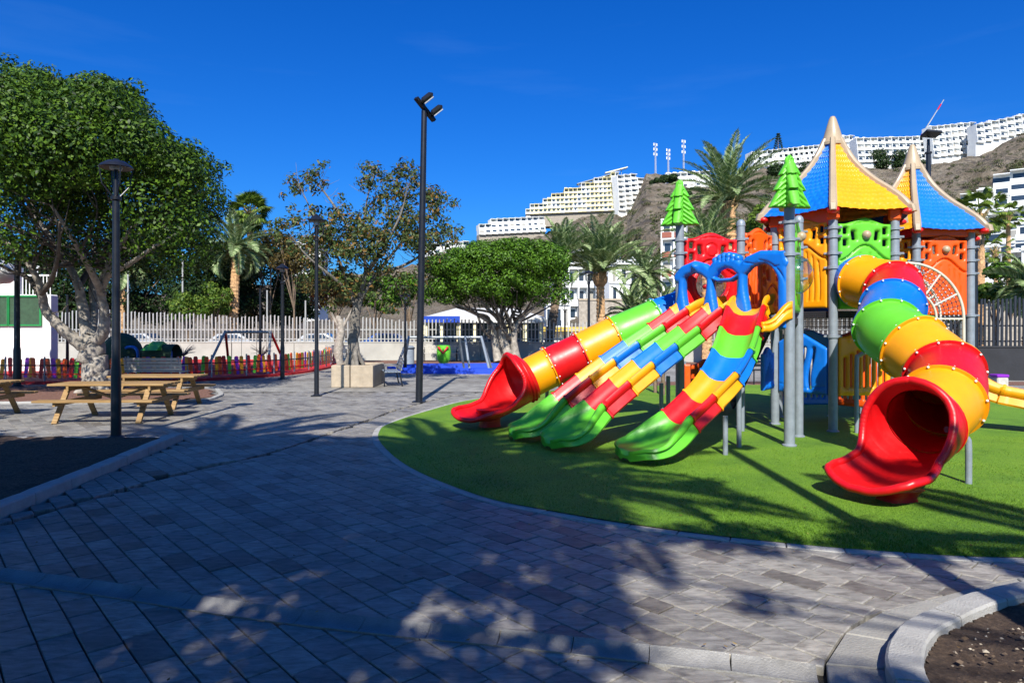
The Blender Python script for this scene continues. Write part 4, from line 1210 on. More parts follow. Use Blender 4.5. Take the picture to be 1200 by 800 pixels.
palm('small fan palm before the white villas beside the lantern lamp', PB(1166, 55), W(1166, 292, 55), .14, .7, 22, 'fanb', fan=True, mat=FROND_L, leaf=1.0, up=(-20, 80), seed=16)

# bushes on the right
for (px, py, D, rw, rh, m, lab) in ((888, 258, 33, 1.1, .9, LEAF_LIME, 'bright yellow green bush crown left of the blue roof'), (903, 232, 70, 2.2, 2.2, LEAF_DARK, 'dark green tree beside the tree finial on the slope'),
                                    (1120, 360, 36, 1.0, .8, LEAF_LIME, 'green shrub by the lantern lamp behind the fence'), (1185, 318, 34, 1.4, .5, LEAF_FICUS2, 'flat green hedge top before the terraces'), (1165, 345, 33, .9, .6, LEAF_LIME, 'lime shrub behind the dark slatted fence'),
                                    (765, 385, 40, 1.6, .8, LEAF_OLIVE, 'olive green shrub below the bushy palms')):
    c = W(px, py, D); simple_tree('bush_tree', lab, (c.x, D, 0), 4, (c.x, D, c.z), (rw, 1.2, rh), 16, 2200, .11, m, clr=(.3, .5), lower=-.9, tr=.08)

# ---- trees behind the photographer: shade for the foreground, some added to block sky light
def shade_tree(label, base, c, rad, n_cl, n_leaf, clr, size=.085, low=-.5):
    simple_tree('shade_tree', label, base, 6, c, rad, n_cl, n_leaf, size, LEAF_FICUS, BARK_P, .28, clr=clr, lower=low)
shade_tree('broad dense ficus shading the soil bed at the left', (-11.5, -4.2, 0), (-10.6, -1.4, 6.6), (4.2, 5.4, 2.0), 95, 28000, (.7, 1.2), .12)
shade_tree('broad dense ficus shading the left of the paving', (-6.6, -4.2, 0), (-5.4, -2.2, 6.9), (3.9, 4.0, 2.4), 85, 26000, (.7, 1.2), .12)
shade_tree('low flat ficus spreading over the left of the paving', (-4.8, -1.8, 0), (-4.9, 1.1, 5.9), (3.7, 3.5, .9), 60, 20000, (.5, .9), .12)  # added out of view to cut overhead sky light and deepen the shade
shade_tree('dense ficus shading the middle of the paving', (-3.2, -5.6, 0), (-3.0, -2.6, 7.0), (1.8, 3.2, 2.0), 40, 11000, (.55, .95), .12)
shade_tree('low flat ficus spreading over the middle of the paving', (-2.7, -2.2, 0), (-2.5, 1.3, 5.8), (1.8, 2.3, .8), 24, 7000, (.45, .8), .12)  # second added canopy, out of view, cutting overhead sky light
def dapple_tree():
    t = thing('shade_tree', 'open crowned tree dappling the middle and right of the paving', 'tree', (8.0, -5.6, 0)); mb = MB()
    q = limb(mb, [(8, -5.6, -.1), (7.2, -5.2, 3.2), (5.4, -4.6, 5.6)], .28, .12)
    for e in ((3.6, -3.6, 6.9), (2.2, -2.8, 7.0), (.8, -3.4, 6.9), (1.6, -4.2, 6.8), (4.0, -2.4, 7.0), (-.2, -2.7, 7.0)): limb(mb, [q[-1], q[-1].lerp(Vector(e), .5) + Vector((0, 0, .3)), e], .05, .012, 6)
    mb.build('trunk', BARK_P, t, smooth=60)
    from mathutils import noise
    lit = ((586, 642, 27, 20), (672, 624, 33, 26), (556, 708, 26, 17), (716, 680, 30, 20), (722, 636, 26, 14), (640, 742, 26, 14), (700, 735, 22, 14), (470, 720, 20, 12), (600, 600, 24, 10), (520, 640, 16, 8))
    cl = []; s = .24; y = 3.1
    while y < 8.6:
        x = -2.3
        while x < 4.8:
            X, Y = x + rnd.uniform(-.07, .07), y + rnd.uniform(-.07, .07); u, v = 600 + X / Y * 800, 385 + 1400 / Y; keep = True
            if any(((u - a) / c) ** 2 + ((v - b) / d) ** 2 < 1 for a, b, c, d in lit): keep = False
            elif u > 735: keep = noise.noise(Vector((X * 1.25, Y * .95, 4.2))) > (.12 if v > 640 else .20)
            elif v < 655: keep = noise.noise(Vector((X * 1.3, Y * 1.1, 8.0))) > -.12
            if u > 700 and v < 612: keep = keep and noise.noise(Vector((X * .9, Y * 2.6, 1.0))) > .1
            if keep: cl.append((X - .08, Y - 1.15 * 6.9, 6.9 + rnd.uniform(-.12, .12), rnd.uniform(.17, .24)))
            x += s
        y += s
    V, F = crown(cl, len(cl) * 62, .066, .1, squash=.6); np_mesh('crown', V, F, LEAF_FICUS, t)
dapple_tree()
shade_tree('large ficus further behind on the left', (-7.0, -12.5, 0), (-7.0, -11.5, 8.5), (6.5, 5, 3.5), 80, 20000, (.9, 1.5), .16)  # this and the next two crowns are added, unseen, as sky blockers
shade_tree('large ficus further behind in the middle', (4.0, -13.5, 0), (4.5, -12.5, 8.5), (6.5, 5, 3.5), 80, 20000, (.9, 1.5), .16)
shade_tree('large ficus further behind on the right', (14.0, -11.5, 0), (14.0, -10.5, 8.0), (5.5, 4, 3.2), 70, 16000, (.9, 1.5), .16)
palm('tall palm whose frond shade streaks the paving by the left bed', (-5.2, -1.9, 0), (-5.0, -.5, 9.2), .24, 3.6, 34, 'date', leaf=.6, up=(-5, 70), seed=21)
palm('tall palm whose frond shade streaks the left edge of the turf', (-1.3, -1.9, 0), (-1.2, -1.2, 9.4), .24, 3.3, 30, 'date', leaf=.6, up=(-5, 70), seed=22)
palm('palm whose frond shade crosses the turf by the red slide exit', (9.4, -4.2, 0), (4.9, -3.3, 7.2), .24, 3.0, 20, 'date2', leaf=.6, up=(-5, 60), seed=23)

palm('palm whose frond shade streaks the turf before the slides', (-3.2, -4.5, 0), (-.1, -2.2, 8.6), .24, 3.6, 30, 'date', leaf=.6, up=(-10, 70), seed=24)
# dark trees and shrubs on the hillside
hs_i = 0
for (px, py, s, n, lab) in ((925, 208, 7, 9, 'dark green trees under the long white hotel'), (1046, 194, 8, 7, 'dark trees left under the arched hotel'), (1112, 190, 8, 8, 'dark trees right under the arched hotel'), (777, 215, 4, 6, 'dark trees on the ridge beside the antenna masts'),
                       (1165, 163, 6, 6, 'dark shrubs beneath the white hotel at top right'), (1130, 178, 3.5, 4, 'shrub line running up beside the arched hotel'), (790, 232, 3, 5, 'dark scrub above the left tree finial'), (1095, 188, 4, 4, 'scrub beside the floodlight head')):
    D = far_depth(px, py); c = W(px, py, D); cl = [(c.x + rnd.uniform(-1, 1) * s * 1.7, c.y - 4 + rnd.uniform(-3, 3), c.z + rnd.uniform(-.3, .8) * s * .7, rnd.uniform(.35, .62) * s) for _ in range(n * 2)]
    V, F = crown(cl, 9000, .55, .4); tag(np_mesh('hill_trees', V, F, LEAF_DARK, kind='stuff'), lab, 'trees')
sc = []
for _ in range(1700):
    px = rnd.uniform(560, 1210); py = rnd.uniform(150, 330)
    if (385 - py) > (385 - interp(SKYL, px)) * .97: continue
    D = far_depth(px, py)
    if D > 392: continue
    X = (px - 600) / 800 * D; sc.append((X, D, hill_z(X, D) + .3, rnd.uniform(.5, 1.4) * rnd.choice((1, 1, 2.0))))
V, F = crown(sc, 70000, .30, .4, squash=.6)
tag(np_mesh('hillside_scrub', V, F, LEAF_HILL, kind='stuff'), 'low scrub dotted over the dry brown hillside', 'scrub')
# ================================================================== BUILDINGS
win_meshes = {}
def window_obj(parent, loc, rz, w, h, mat=None, arch=False):
    key = (round(w, 2), round(h, 2), mat.name if mat else '', arch)
    if key not in win_meshes:
        mb = MB()
        if arch:
            n = 8; pts = [(-w / 2, 0), (w / 2, 0)] + [(w / 2 * math.cos(a), h * .45 + h * .55 * math.sin(a)) for a in [math.pi * k / n for k in range(n + 1)]]
            mb.add([(x, 0, z) for x, z in pts] + [(x, .3, z) for x, z in pts], [tuple(range(len(pts))), tuple(reversed(range(len(pts), 2 * len(pts))))] + [(i, i + len(pts), (i + 1) % len(pts) + len(pts), (i + 1) % len(pts)) for i in range(len(pts))])
        else:
            mb.box((0, .15, h / 2), (w, .3, h))
        me = bpy.data.meshes.new('window'); me.from_pydata(mb.v, [], mb.f); me.materials.append(mat or GLASSD); me.update(); win_meshes[key] = me
    o = link('window', win_meshes[key], parent); o.location = loc; o.rotation_euler = (0, 0, rz); return o

def hotel(label, a, b, Da, Db, floors, fh, bays, setback=1.2, mat=WHITE, arch=False, parapet=True, depth=5, shrink=0.0, name='hotel', div=True, base=8.0, wmat=None, cat='hotel', bal=1.3, awn=None, par_mat=None, wh=.62, group=None, pmat=None):
    """stepped building from ground pixel a to ground pixel b (photo px of its lower edge), depths Da, Db"""
    P, Q = W(a[0], a[1], Da), W(b[0], b[1], Db); t = thing(name, label, cat, tuple((P + Q) / 2), group=group); C = (P + Q) / 2
    e = Vector((Q.x - P.x, Q.y - P.y, 0)); L = e.length; e.normalize(); back = Vector((-e.y, e.x, 0)); rz = math.atan2(e.y, e.x)
    if back.y < 0: back = -back
    bw = L / bays
    pl = MB()
    def O(s, d, z): return e * s + back * d + Vector((0, 0, z))
    for i in range(bays):
        s0, s1 = -L / 2 + i * bw, -L / 2 + (i + 1) * bw; zb = lerp(P.z, Q.z, (i + .5) / bays) - C.z
        fl = floors if isinstance(floors, int) else max(1, round(interp(floors, (i + .5) / bays)))
        for f in range(fl):
            off = setback * f; z = zb + f * fh; mb = MB()
            mid = (s0 + s1) / 2
            mb.box(O(mid, off + bal + depth / 2, z + fh / 2), (bw * 1.0, depth, fh), rz)                  # rooms
            mb.box(O(mid, off + bal / 2, z + .10), (bw, bal + .02, .22), rz)                         # balcony slab
            if parapet: mb.box(O(mid, off + .09, z + .62), (bw * .985, .16, .85), rz)
            if div: mb.box(O(s0 + .12, off + bal / 2 + .1, z + fh / 2), (.22, bal - .1, fh * .995), rz)
            if f == fl - 1: mb.box(O(mid, off + bal * .5 + .1, z + fh + .09), (bw + .02, bal * 1.1, .18), rz)
            mb.build('storey', WHITE if (mat is CREAM and rnd.random() < .28) else mat, t, world=False)
            if par_mat:
                MB().box(O(mid, off - .02, z + .62), (bw * .8, .1, .8), rz).build('balcony_panel', par_mat, t, world=False)
            wk = wh * rnd.choice((.8, 1, 1, 1.15)); window_obj(t, O(mid + rnd.uniform(-.05, .05) * bw, off + bal - .06, z + .30), rz, bw * wk, fh * .72, wmat or (CURTAIN if rnd.random() < .22 else GLASSD), arch)
            if f == fl - 1 and rnd.random() < .3: MB().box(O(mid, off + bal + 2.2, z + fh + .55), (bw * rnd.uniform(.3, .8), 1.6, rnd.uniform(.8, 1.6)), rz).build('roof_room', mat, t, world=False)
            if awn and rnd.random() < .5: MB().box(O(mid, off + bal * .5, z + fh * .86), (bw * .7, bal, .08), rz, rx=0).build('awning', awn, t, world=False)
        pl.box(O((s0 + s1) / 2, bal + depth / 2 + .3, zb - base / 2 + .05), (bw + .01, depth + .6, base), rz)
    pl.build('plinth', pmat or mat, t, world=False)
    return t

def fd(px, py): return far_depth(px, py)
# pale yellow terraced hotel on the ridge
hotel('pale yellow terraced hotel stepping down the ridge', (616, 251), (728, 246), 372, 372, [(0, 1), (.15, 2.4), (.4, 4.4), (.62, 5.8), (.82, 7), (1, 8)], 2.75, 22, .9, CREAM, base=7, wh=.6, bal=1.6, depth=8, pmat=STONEW)
hotel('white end block of the pale yellow ridge hotel', (726, 247), (757, 243), 366, 372, [(0, 7), (.5, 7.6), (1, 6)], 2.75, 4, .35, WHITE, base=8, wh=.55)
hotel('low white terraced apartments on the brow left of the ridge hotel', (562, 275), (640, 271), 350, 360, [(0, 2), (.3, 3), (.7, 3), (1, 3)], 2.7, 11, 1.2, WHITE, base=9, wh=.66, pmat=STONEW)
hotel('white villa rows hidden behind the clipped tree', (500, 300), (552, 296), 300, 310, 2, 2.7, 6, 1, WHITE, base=6)
# ridge buildings with masts
hotel('white terraced block beside the antenna masts', (786, 222), (838, 218), 340, 346, 3, 2.8, 7, 1.4, WHITE, base=10, bal=1.6)
hotel('long white balcony hotel running along the ridge', (884, 196), (975, 186), 380, 392, 3, 3.0, 15, 1.3, WHITE, base=10, awn=DKGREEN)
hotel('small white block between the long hotel and the arched hotel', (985, 188), (1004, 186), 372, 376, [(0, 4), (1, 4)], 3.3, 3, .4, WHITE, arch=True, base=10)
hotel('white arched balcony hotel above the scrub', (1006, 190), (1096, 187), 360, 366, 4, 3.25, 11, .5, WHITE, arch=True, base=12, wh=.66)
hotel('taller white arched hotel block at the crane', (1095, 184), (1148, 178), 359, 365, 5, 3.3, 7, .5, WHITE, arch=True, base=14, wh=.66)
hotel('white arched hotel wing at the top right', (1146, 168), (1226, 150), 352, 358, 3, 3.2, 9, .5, WHITE, arch=True, base=16, wh=.66)
# flat dark canopy structure above yellow hotel and glass lift shed
D = 385
t = thing('roof_pavilion', 'grey framed pavilion on posts at the upper edge of the yellow hotel', 'pavilion', tuple(W(695, 215, D))); mb = MB(); o = W(695, 215, D)
for s in (-8, -4, 0, 4, 8): mb.box((s, 0, -2 + s * .28), (.3, .3, 8))
MB_ = MB().box((0, 0, 2.0), (19, 5, .35), ry=-.28); mb.build('posts', WHITE, t, world=False); MB_.build('roof', GALV, t, world=False)
t = thing('slanted_canopy', 'dark flat canopy with pale edge above the top of the yellow hotel', 'canopy', tuple(W(722, 202, D)))
MB().box((0, 0, 1), (13, 4, .4), ry=-.25).build('roof', WHITE, t, world=False); mb = MB()
for s in (-5, -1, 3): mb.box((s, 0, -1 + s * .25), (.3, .3, 4.0))
mb.build('posts', GALV, t, world=False)
# antenna masts
for (px, y0, y1, lab) in ((768, 205, 168, 'red and white lattice antenna mast at the left of three'), (783, 205, 175, 'pale thinner antenna mast in the middle of three'), (801, 205, 164, 'white antenna mast rising above the terraced block')):
    D = 395; b = W(px, y0 + 5, D); tp = W(px, y1, D); t = thing('antenna_mast', lab, 'antenna', tuple(b), group='antenna masts on the ridge'); H = tp.z - b.z; mb = MB()
    for k in range(3):
        a = k * 2.09; mb.cyl((math.cos(a) * .55, math.sin(a) * .55, 0), (math.cos(a) * .3, math.sin(a) * .3, H), .12, 5)
    n = int(H / 1.2)
    for i in range(n):
        z0, z1 = H * i / n, H * (i + 1) / n
        for k in range(3):
            a, c = k * 2.09 + i, (k + 1) * 2.09 + i; mb.cyl((math.cos(a) * .5, math.sin(a) * .5, z0), (math.cos(c) * .5, math.sin(c) * .5, z1), .07, 4)
    mb.build('lattice', BEADM, t, world=False)
    dm = MB()
    for z in (.93, .8, .66): dm.cyl((-.9, -.3, H * z), (-.9, -.3, H * z + 1.5), .28, 8); dm.cyl((.8, -.3, H * z - .3), (.8, -.3, H * z + 1.2), .28, 8)
    dm.build('antennas', WHITE, t, world=False)
# crane
t = thing('crane', 'thin red and white crane jib standing above the arched hotel', 'crane', tuple(W(1079, 160, 385))); b = Vector((0, 0, 0)); tp = W(1106, 117, 385) - W(1079, 160, 385); mb = MB()
for k in range(4): mb.beam(b.lerp(tp, k / 4 + .0), b.lerp(tp, k / 4 + .25), .55 - .08 * k, .55 - .08 * k)
mb.build('jib', PALEPICK, t, world=False)
mb = MB()
for k in (0, 2.9): mb.beam(b.lerp(tp, k / 4), b.lerp(tp, k / 4 + .16), .75 - .08 * k, .75 - .08 * k)
mb.build('jib_section', RED, t, world=False)
MB().box((0, 0, -5), (1.2, 1.2, 10)).build('mast', PALEPICK, t, world=False)
# norfolk pine on ridge
c = W(912, 178, 396); t = thing('norfolk_pine', 'thin layered pine silhouetted on the ridge left of the blue roof', 'tree', (c.x, c.y, c.z)); MB().cyl((0, 0, -6), (0, 0, 11), .3, 6, .08).build('trunk', BARK_B, t, world=False)
cl = []
for k in range(8):
    for j in range(6): a = j * 1.05 + k; r_ = (1 - k / 9) * 2.6; cl.append((c.x + math.cos(a) * r_, c.y + math.sin(a) * r_, c.z + 1.2 + k * 1.3, .55))
V, F = crown(cl, 1400, .35, .3); np_mesh('crown', V, F, LEAF_DARK, t)

# mid distance white buildings behind the round tree and palms
hotel('white balcony apartment block behind the stout date palm', (656, 380), (732, 380), 110, 112, 4, 3.0, 7, .2, WHITE, base=4, wh=.7, cat='building', name='apartment_block')
hotel('low white block right of the stout palm trunk', (716, 378), (762, 378), 104, 106, 3, 3.0, 4, .2, WHITE, base=4, wh=.4, cat='building', name='white_block', bal=.4, parapet=False, div=False)
hotel('tall white block with brown balcony panels left of the tree topped post', (774, 372), (803, 372), 96, 95, 5, 2.75, 2, .1, WHITE, base=4, wh=.5, cat='building', name='apartment_block', par_mat=BROWNB, bal=1.0)
hotel('white building partly seen between the rusty planter tree and the fence', (338, 366), (372, 366), 120, 120, 4, 3.0, 3, .3, WHITE, base=4, cat='building', name='apartment_block')
hotel('distant white houses low behind the palms', (724, 352), (775, 352), 150, 150, 3, 3, 5, 1.5, WHITE, base=6, cat='building', name='apartment_block', awn=YELTRIM)
hotel('white houses seen through the gap below the clipped tree', (640, 384), (668, 384), 90, 90, 1, 3.0, 3, .2, WHITE, base=3, cat='building', name='white_house', parapet=False, div=False, bal=.3)
# white terraces on the right
hotel('upper white terrace row at the right edge', (1124, 270), (1226, 246), 170, 160, [(0, 3), (1, 4)], 3.1, 5, 2.2, WHITE, base=9, wh=.90, bal=2.0, div=False, cat='building', name='terrace_row')
hotel('middle white stepped terrace row at the right edge', (1116, 318), (1226, 294), 128, 118, 3, 3.1, 6, 1.9, WHITE, base=9, wh=.86, bal=2.2, div=False, cat='building', name='terrace_row')
hotel('lower white villas behind the lantern lamp', (1124, 356), (1216, 345), 96, 88, 2, 3.1, 7, 2.0, WHITE, base=7, wh=.45, bal=1.6, cat='building', name='terrace_row')
# stone retaining walls
for (x0, x1, yt, D, lab) in ((678, 768, 352, 78, 'grey stone retaining wall behind the stout date palm'), (1100, 1215, 362, 60, 'stone retaining wall behind the dark fence at right')):
    a, b = W(x0, yt, D), W(x1, yt, D); t = thing('retaining_wall', lab, 'wall', (a.x, D, 0)); mb = MB(); mb.box(((a.x + b.x) / 2, D, a.z / 2), (b.x - a.x, .8, a.z)); mb.build('wall', STONEW, t)
    MB().box(((a.x + b.x) / 2, D, a.z + .1), (b.x - a.x + .1, 1.0, .2)).build('coping', CONC, t)
t = thing('awning_kiosk', 'flat white kiosk with yellow edged roof beyond the fence', 'kiosk', tuple(W(655, 400, 58))); c = Vector((0, 0, 0))
MB().box((0, 0, -.2), (4.2, 3, 2.2)).build('wall', WHITE, t, world=False); MB().box((0, -.4, 1.05), (5.0, 4, .35)).build('roof', YELTRIM, t, world=False)

# ---- pavilion with blue fascia behind the fence
def pavilion():
    D = 46; c = W(560, 0, D); t = thing('pavilion', 'white hipped roof pavilion with blue fascia sign behind the slatted fence', 'building', (c.x, D + 3, 0))
    x0, x1 = W(493, 0, D).x, W(640, 0, D).x; z0 = W(0, 372, D).z; zr = W(0, 360, D).z
    rf = MB(); xm0, xm1 = lerp(x0, x1, .25), lerp(x0, x1, .75)
    rf.add([(x0, D, z0), (x1, D, z0), (x1, D + 7, z0), (x0, D + 7, z0), (xm0, D + 3.5, zr + .05), (xm1, D + 3.5, zr + .05), (x0, D, z0 - .35), (x1, D, z0 - .35), (x1, D + 7, z0 - .35), (x0, D + 7, z0 - .35)], [(0, 1, 5, 4), (1, 2, 5), (2, 3, 4, 5), (3, 0, 4), (6, 7, 1, 0), (7, 8, 2, 1), (8, 9, 3, 2), (9, 6, 0, 3), (9, 8, 7, 6)])
    rf.build('roof', ROOFWHITE, t)
    s0, s1 = W(497, 0, D).x, W(532, 0, D).x
    MB().box(((s0 + s1) / 2 + .2, D - .06, z0 - .12), (s1 - s0 + .4, .1, .42)).build('fascia_sign', SIGNBLUE, t)
    MB().box(((x0 + x1) / 2, D + 4, z0 / 2 - .2), (x1 - x0 - 1.0, 5, z0 - .4)).build('wall', CREAM, t)
    for k in range(8):
        x = lerp(x0 + .3, x1 - .3, k / 7); MB().box((x, D + .3, z0 / 2 - .17), (.25, .25, z0 - .36)).build('column', CREAM, t)
    for k in range(7):
        x = lerp(x0 + .3, x1 - .3, (k + .5) / 7); MB().box((x, D + 1.48, 1.25), (1.05, .1, 1.9)).build('window', GLASSD, t)
pavilion()

# ---- white building at the left edge
def left_building():
    D = 27.5; x1 = W(59, 0, D).x; x0 = -26.5; z = W(0, 345, D).z; t = thing('white_building', 'white rendered building with green framed mesh panels at the left edge', 'building', (x1, D, 0))
    MB().bbox(((x0 + x1) / 2, D + .25, z / 2), (x1 - x0, .5, z), .04).build('wall', WHITE, t)
    for (a, b) in ((-60, -28), (-27, 11), (12, 49)):
        p, q = W(a, 381, D).x, W(b, 381, D).x; zb, zt = W(0, 381, D).z, W(0, 347, D).z
        MB().box(((p + q) / 2, D - .03, (zb + zt) / 2), (q - p - .03, .05, zt - zb)).build('mesh_panel', DKGREEN, t)
        mb = MB()
        for s in (p, q): mb.box((s, D - .06, (zb + zt) / 2), (.06, .08, zt - zb + .06))
        for s in (zb, zt): mb.box(((p + q) / 2, D - .062, s), (q - p - .07, .075, .06))
        mb.build('panel_frame', GREENFR, t)
    # roof level: white setback room, railing
    MB().box((x0 + 4.0, D + .3, z + .55), (5.0, .3, 1.1)).build('upper_wall', WHITE, t)
    mb = MB(); xr = x1 - .1
    for k in range(40): mb.cyl((xr - k * .14, D + .15, z), (xr - k * .14, D + .15, z + .75), .018, 5)
    mb.build('railing_bars', WHITE, t, kind='stuff')
    MB().box(((xr + xr - 5.5) / 2, D + .15, z + .78), (5.6, .06, .06)).build('handrail', WHITE, t)
    mb = MB()
    for k in range(5): mb.beam((xr - .1 - k * .8, D + .6, z + .8), (xr - .7 - k * .8, D + 1.6, z + 1.25), .08, .08)
    mb.build('roof_struts', WHITE, t)
left_building()
c = W(-2, 318, 24); t = thing('white_dome_lamp', 'big round white bowl shaped lamp at the left edge above the building', 'lamp', (c.x, c.y, 0))
MB().lathe([(.01, c.z - .45), (.35, c.z - .4), (.58, c.z - .2), (.62, c.z + .02), (.60, c.z + .05), (.35, c.z + .3), (.12, c.z + .42), (.01, c.z + .44)], (c.x, c.y, 0), 24).build('shade', WHITE, t, smooth=50)
MB().cyl((c.x, c.y, -.05), (c.x, c.y, c.z - .4), .05, 10).build('pole', DARKMETAL, t)

# ================================================================== FENCES
def slat_fence(label, x0, x1, D, base_h, top_tab, step, mat, wmat, wave=.05, D1=None, root='slatted_fence', maxn=300, sw=.07):
    t = thing(root, label, 'fence', ((x0 + x1) / 2, D, 0)); D1 = D if D1 is None else D1
    ang = math.atan2(D1 - D, x1 - x0); Lx = math.hypot(x1 - x0, D1 - D)
    def at(x): return lerp(D, D1, (x - x0) / (x1 - x0))
    # wall panels
    n = max(1, int(Lx / 3.2))
    for i in range(n):
        a, b = lerp(x0, x1, i / n), lerp(x0, x1, (i + 1) / n); xm = (a + b) / 2
        MB().bbox((xm, at(xm), base_h / 2 - .05), (Lx / n - .02, .22, base_h + .1), .012, ang).build('wall_panel', wmat, t)
    MB().box(((x0 + x1) / 2, (D + D1) / 2, base_h + .035), (Lx, .26, .06), ang).build('coping', wmat, t)
    n = int(Lx / step); meshes = {}
    seen_ = []; mb = MB()
    for i in range(n + 1):
        x = lerp(x0, x1, i / n); h = interp(top_tab, x) + wave * math.sin(x * 1.3) + rnd.choice((-.05, 0, .05)) - base_h; h = round(h / .05) * .05
        if i < maxn:
            if h not in meshes:
                b = MB(); b.bbox((0, 0, h / 2), (sw, .045, h), .008)
                # slanted top
                b.v = [(p[0], p[1], p[2] + (p[0] * .5 if p[2] > h * .5 else 0)) for p in b.v]
                me = bpy.data.meshes.new('fence_slat'); me.from_pydata(b.v, [], b.f); me.materials.append(mat); me.update(); meshes[h] = me
            o = link('fence_slat', meshes[h], t); o.location = (x - (x0 + x1) / 2, at(x) - D, base_h + .06); o.rotation_euler = (rnd.gauss(0, .004), rnd.gauss(0, .006), ang + rnd.gauss(0, .05))
    for z in (base_h + .22, base_h + .75):
        MB().box(((x0 + x1) / 2, (D + D1) / 2 + .05, z), (Lx, .035, .05), ang).build('rail', mat, t)
    return t
slat_fence('long pale galvanised slat fence on a low concrete wall behind the left playground', -33, 5.2, 38.2, .95, [(-33, 2.75), (-22, 2.65), (-16, 2.42), (-9, 2.25), (0, 2.12), (5, 2.1)], .205, PALEPICK, CONCW, .05)
slat_fence('pale slat fence section glimpsed behind the slide tower', 5.4, 17.5, 38.0, .95, [(5, 2.1), (20, 2.2)], .205, PALEPICK, CONCW, .04, D1=31.5)
slat_fence('dark charcoal slat fence on a dark wall at the right edge', 14.0, 23.5, 23.6, 1.10, [(14, 2.45), (15.4, 2.75), (16.2, 2.55), (17.5, 2.85), (24, 2.8)], .135, DARKPICK, DARKWALL, .10, D1=22.3)

# ---- picket enclosure of the small playground
def pickets():
    cx, cy, a_, b_, pw = -15.4, 29.2, 7.2, 7.5, 2.5
    t = thing('picket_fence', 'rounded enclosure fence of multicoloured wooden pickets at left', 'fence', (cx, cy, 0))
    def pt(th, k=1.0):
        c, s = math.cos(th), math.sin(th); r = (abs(c) ** pw + abs(s) ** pw) ** (-1 / pw); return Vector((cx + a_ * r * c * k, cy + b_ * r * s * k, 0))
    full = resample([pt(2 * math.pi * i / 400) for i in range(401)], 2400)
    path = [p for p in full]
    # base kerb of red rubber
    rings = []
    for i in range(121):
        th = 2 * math.pi * i / 120; o, q = pt(th, 1.03), pt(th, .985); rings.append([o + Vector((0, 0, -.05)), o + Vector((0, 0, .09)), q + Vector((0, 0, .09)), q + Vector((0, 0, -.05))])
    MB().loft(rings, True).build('red_kerb', RUBBERRED, t)
    cols = [YEL, ORG, RED, GRN, ORG, PUR]; meshes = {}
    L = 0; nxt = 0; n = 0; i0 = 1500  # start on the near side
    arc = full[1150:2400] + full[:260]
    pts = resample(arc, int(sum((b - a).length for a, b in zip(arc, arc[1:])) / .155))
    for i in range(len(pts) - 1):
        if n >= 300: break
        p = pts[i]; tt = (pts[i + 1] - p).normalized(); ang = math.atan2(tt.y, tt.x); k = i % 6
        if i % 8 == 7:
            MB().cyl(p + Vector((0, 0, -.05)), p + Vector((0, 0, .86)), .028, 8).build('post', GALV, t); continue
        if k not in meshes:
            h = .68; w0, w1 = .046, .070
            b = MB(); b.loft([[Vector((-w0, -.011, .10)), Vector((w0, -.011, .10)), Vector((w0, .011, .10)), Vector((-w0, .011, .10))], [Vector((-w1, -.011, h)), Vector((w1, -.011, h)), Vector((w1, .011, h)), Vector((-w1, .011, h))], [Vector((-w1 * .6, -.011, h + .05)), Vector((w1 * .6, -.011, h + .05)), Vector((w1 * .6, .011, h + .05)), Vector((-w1 * .6, .011, h + .05))]], True, True)
            me = bpy.data.meshes.new('picket'); me.from_pydata([tuple(v) for v in b.v], [], b.f); me.materials.append(cols[k]); me.update(); meshes[k] = me
        o = link('picket', meshes[k], t); o.location = p - Vector((cx, cy, 0)) + Vector((0, 0, .06 + rnd.uniform(0, .05))); o.rotation_euler = (0, rnd.choice((-.10, .0, .10)) + rnd.gauss(0, .02), ang); n += 1
    for z in (.30, .58):
        mb = MB(); mb.tube([p + Vector((0, 0, z)) for p in resample(arc, 160)], .022, 6); mb.build('rail', RED if z < .4 else DARKMETAL, t)
    MB().add([tuple(pt(2 * math.pi * i / 60, .985) + Vector((0, 0, .05))) for i in range(60)], [tuple(range(60))]).build('playground_floor', RUBBERRED, kind='structure')
pickets()

# A-frame swing in the enclosure
def aframe(label, pL, pR, H, legspread, mats, D, cat='swing', name='swing_frame', depthdir=1.2):
    t = thing(name, label, cat, ((pL + pR) / 2, D, 0)); cc = (pL + pR) / 2
    MB().cyl((pL, D, H), (pR, D, H), .05, 10).build('crossbar', mats[0], t)
    for x, s in ((pL, -1), (pR, 1)):
        for d in (-1, 1): MB().cyl((x + s * .03, D, H + .03), (x + s * legspread, D + d * depthdir, -.05), .05, 10).build('leg', mats[1] if d < 0 else mats[2], t)
    return t
t = aframe('silver swing frame with slanted legs inside the picket enclosure', W(265, 0, 27).x, W(316, 0, 27).x, W(0, 389, 27).z, .36, (PALEPICK, PALEPICK, RED), 27)
for x in (-10.9, -9.9):
    mb = MB(); H = W(0, 389, 27).z
    for s in (-.2, .2): mb.cyl((x + s, 27, H), (x + s, 27, .55), .008, 5)
    mb.build('swing_chains', DARKMETAL, t); MB().bbox((x, 27, .5), (.46, .2, .05), .01).build('swing_seat', DARKMETAL, t)

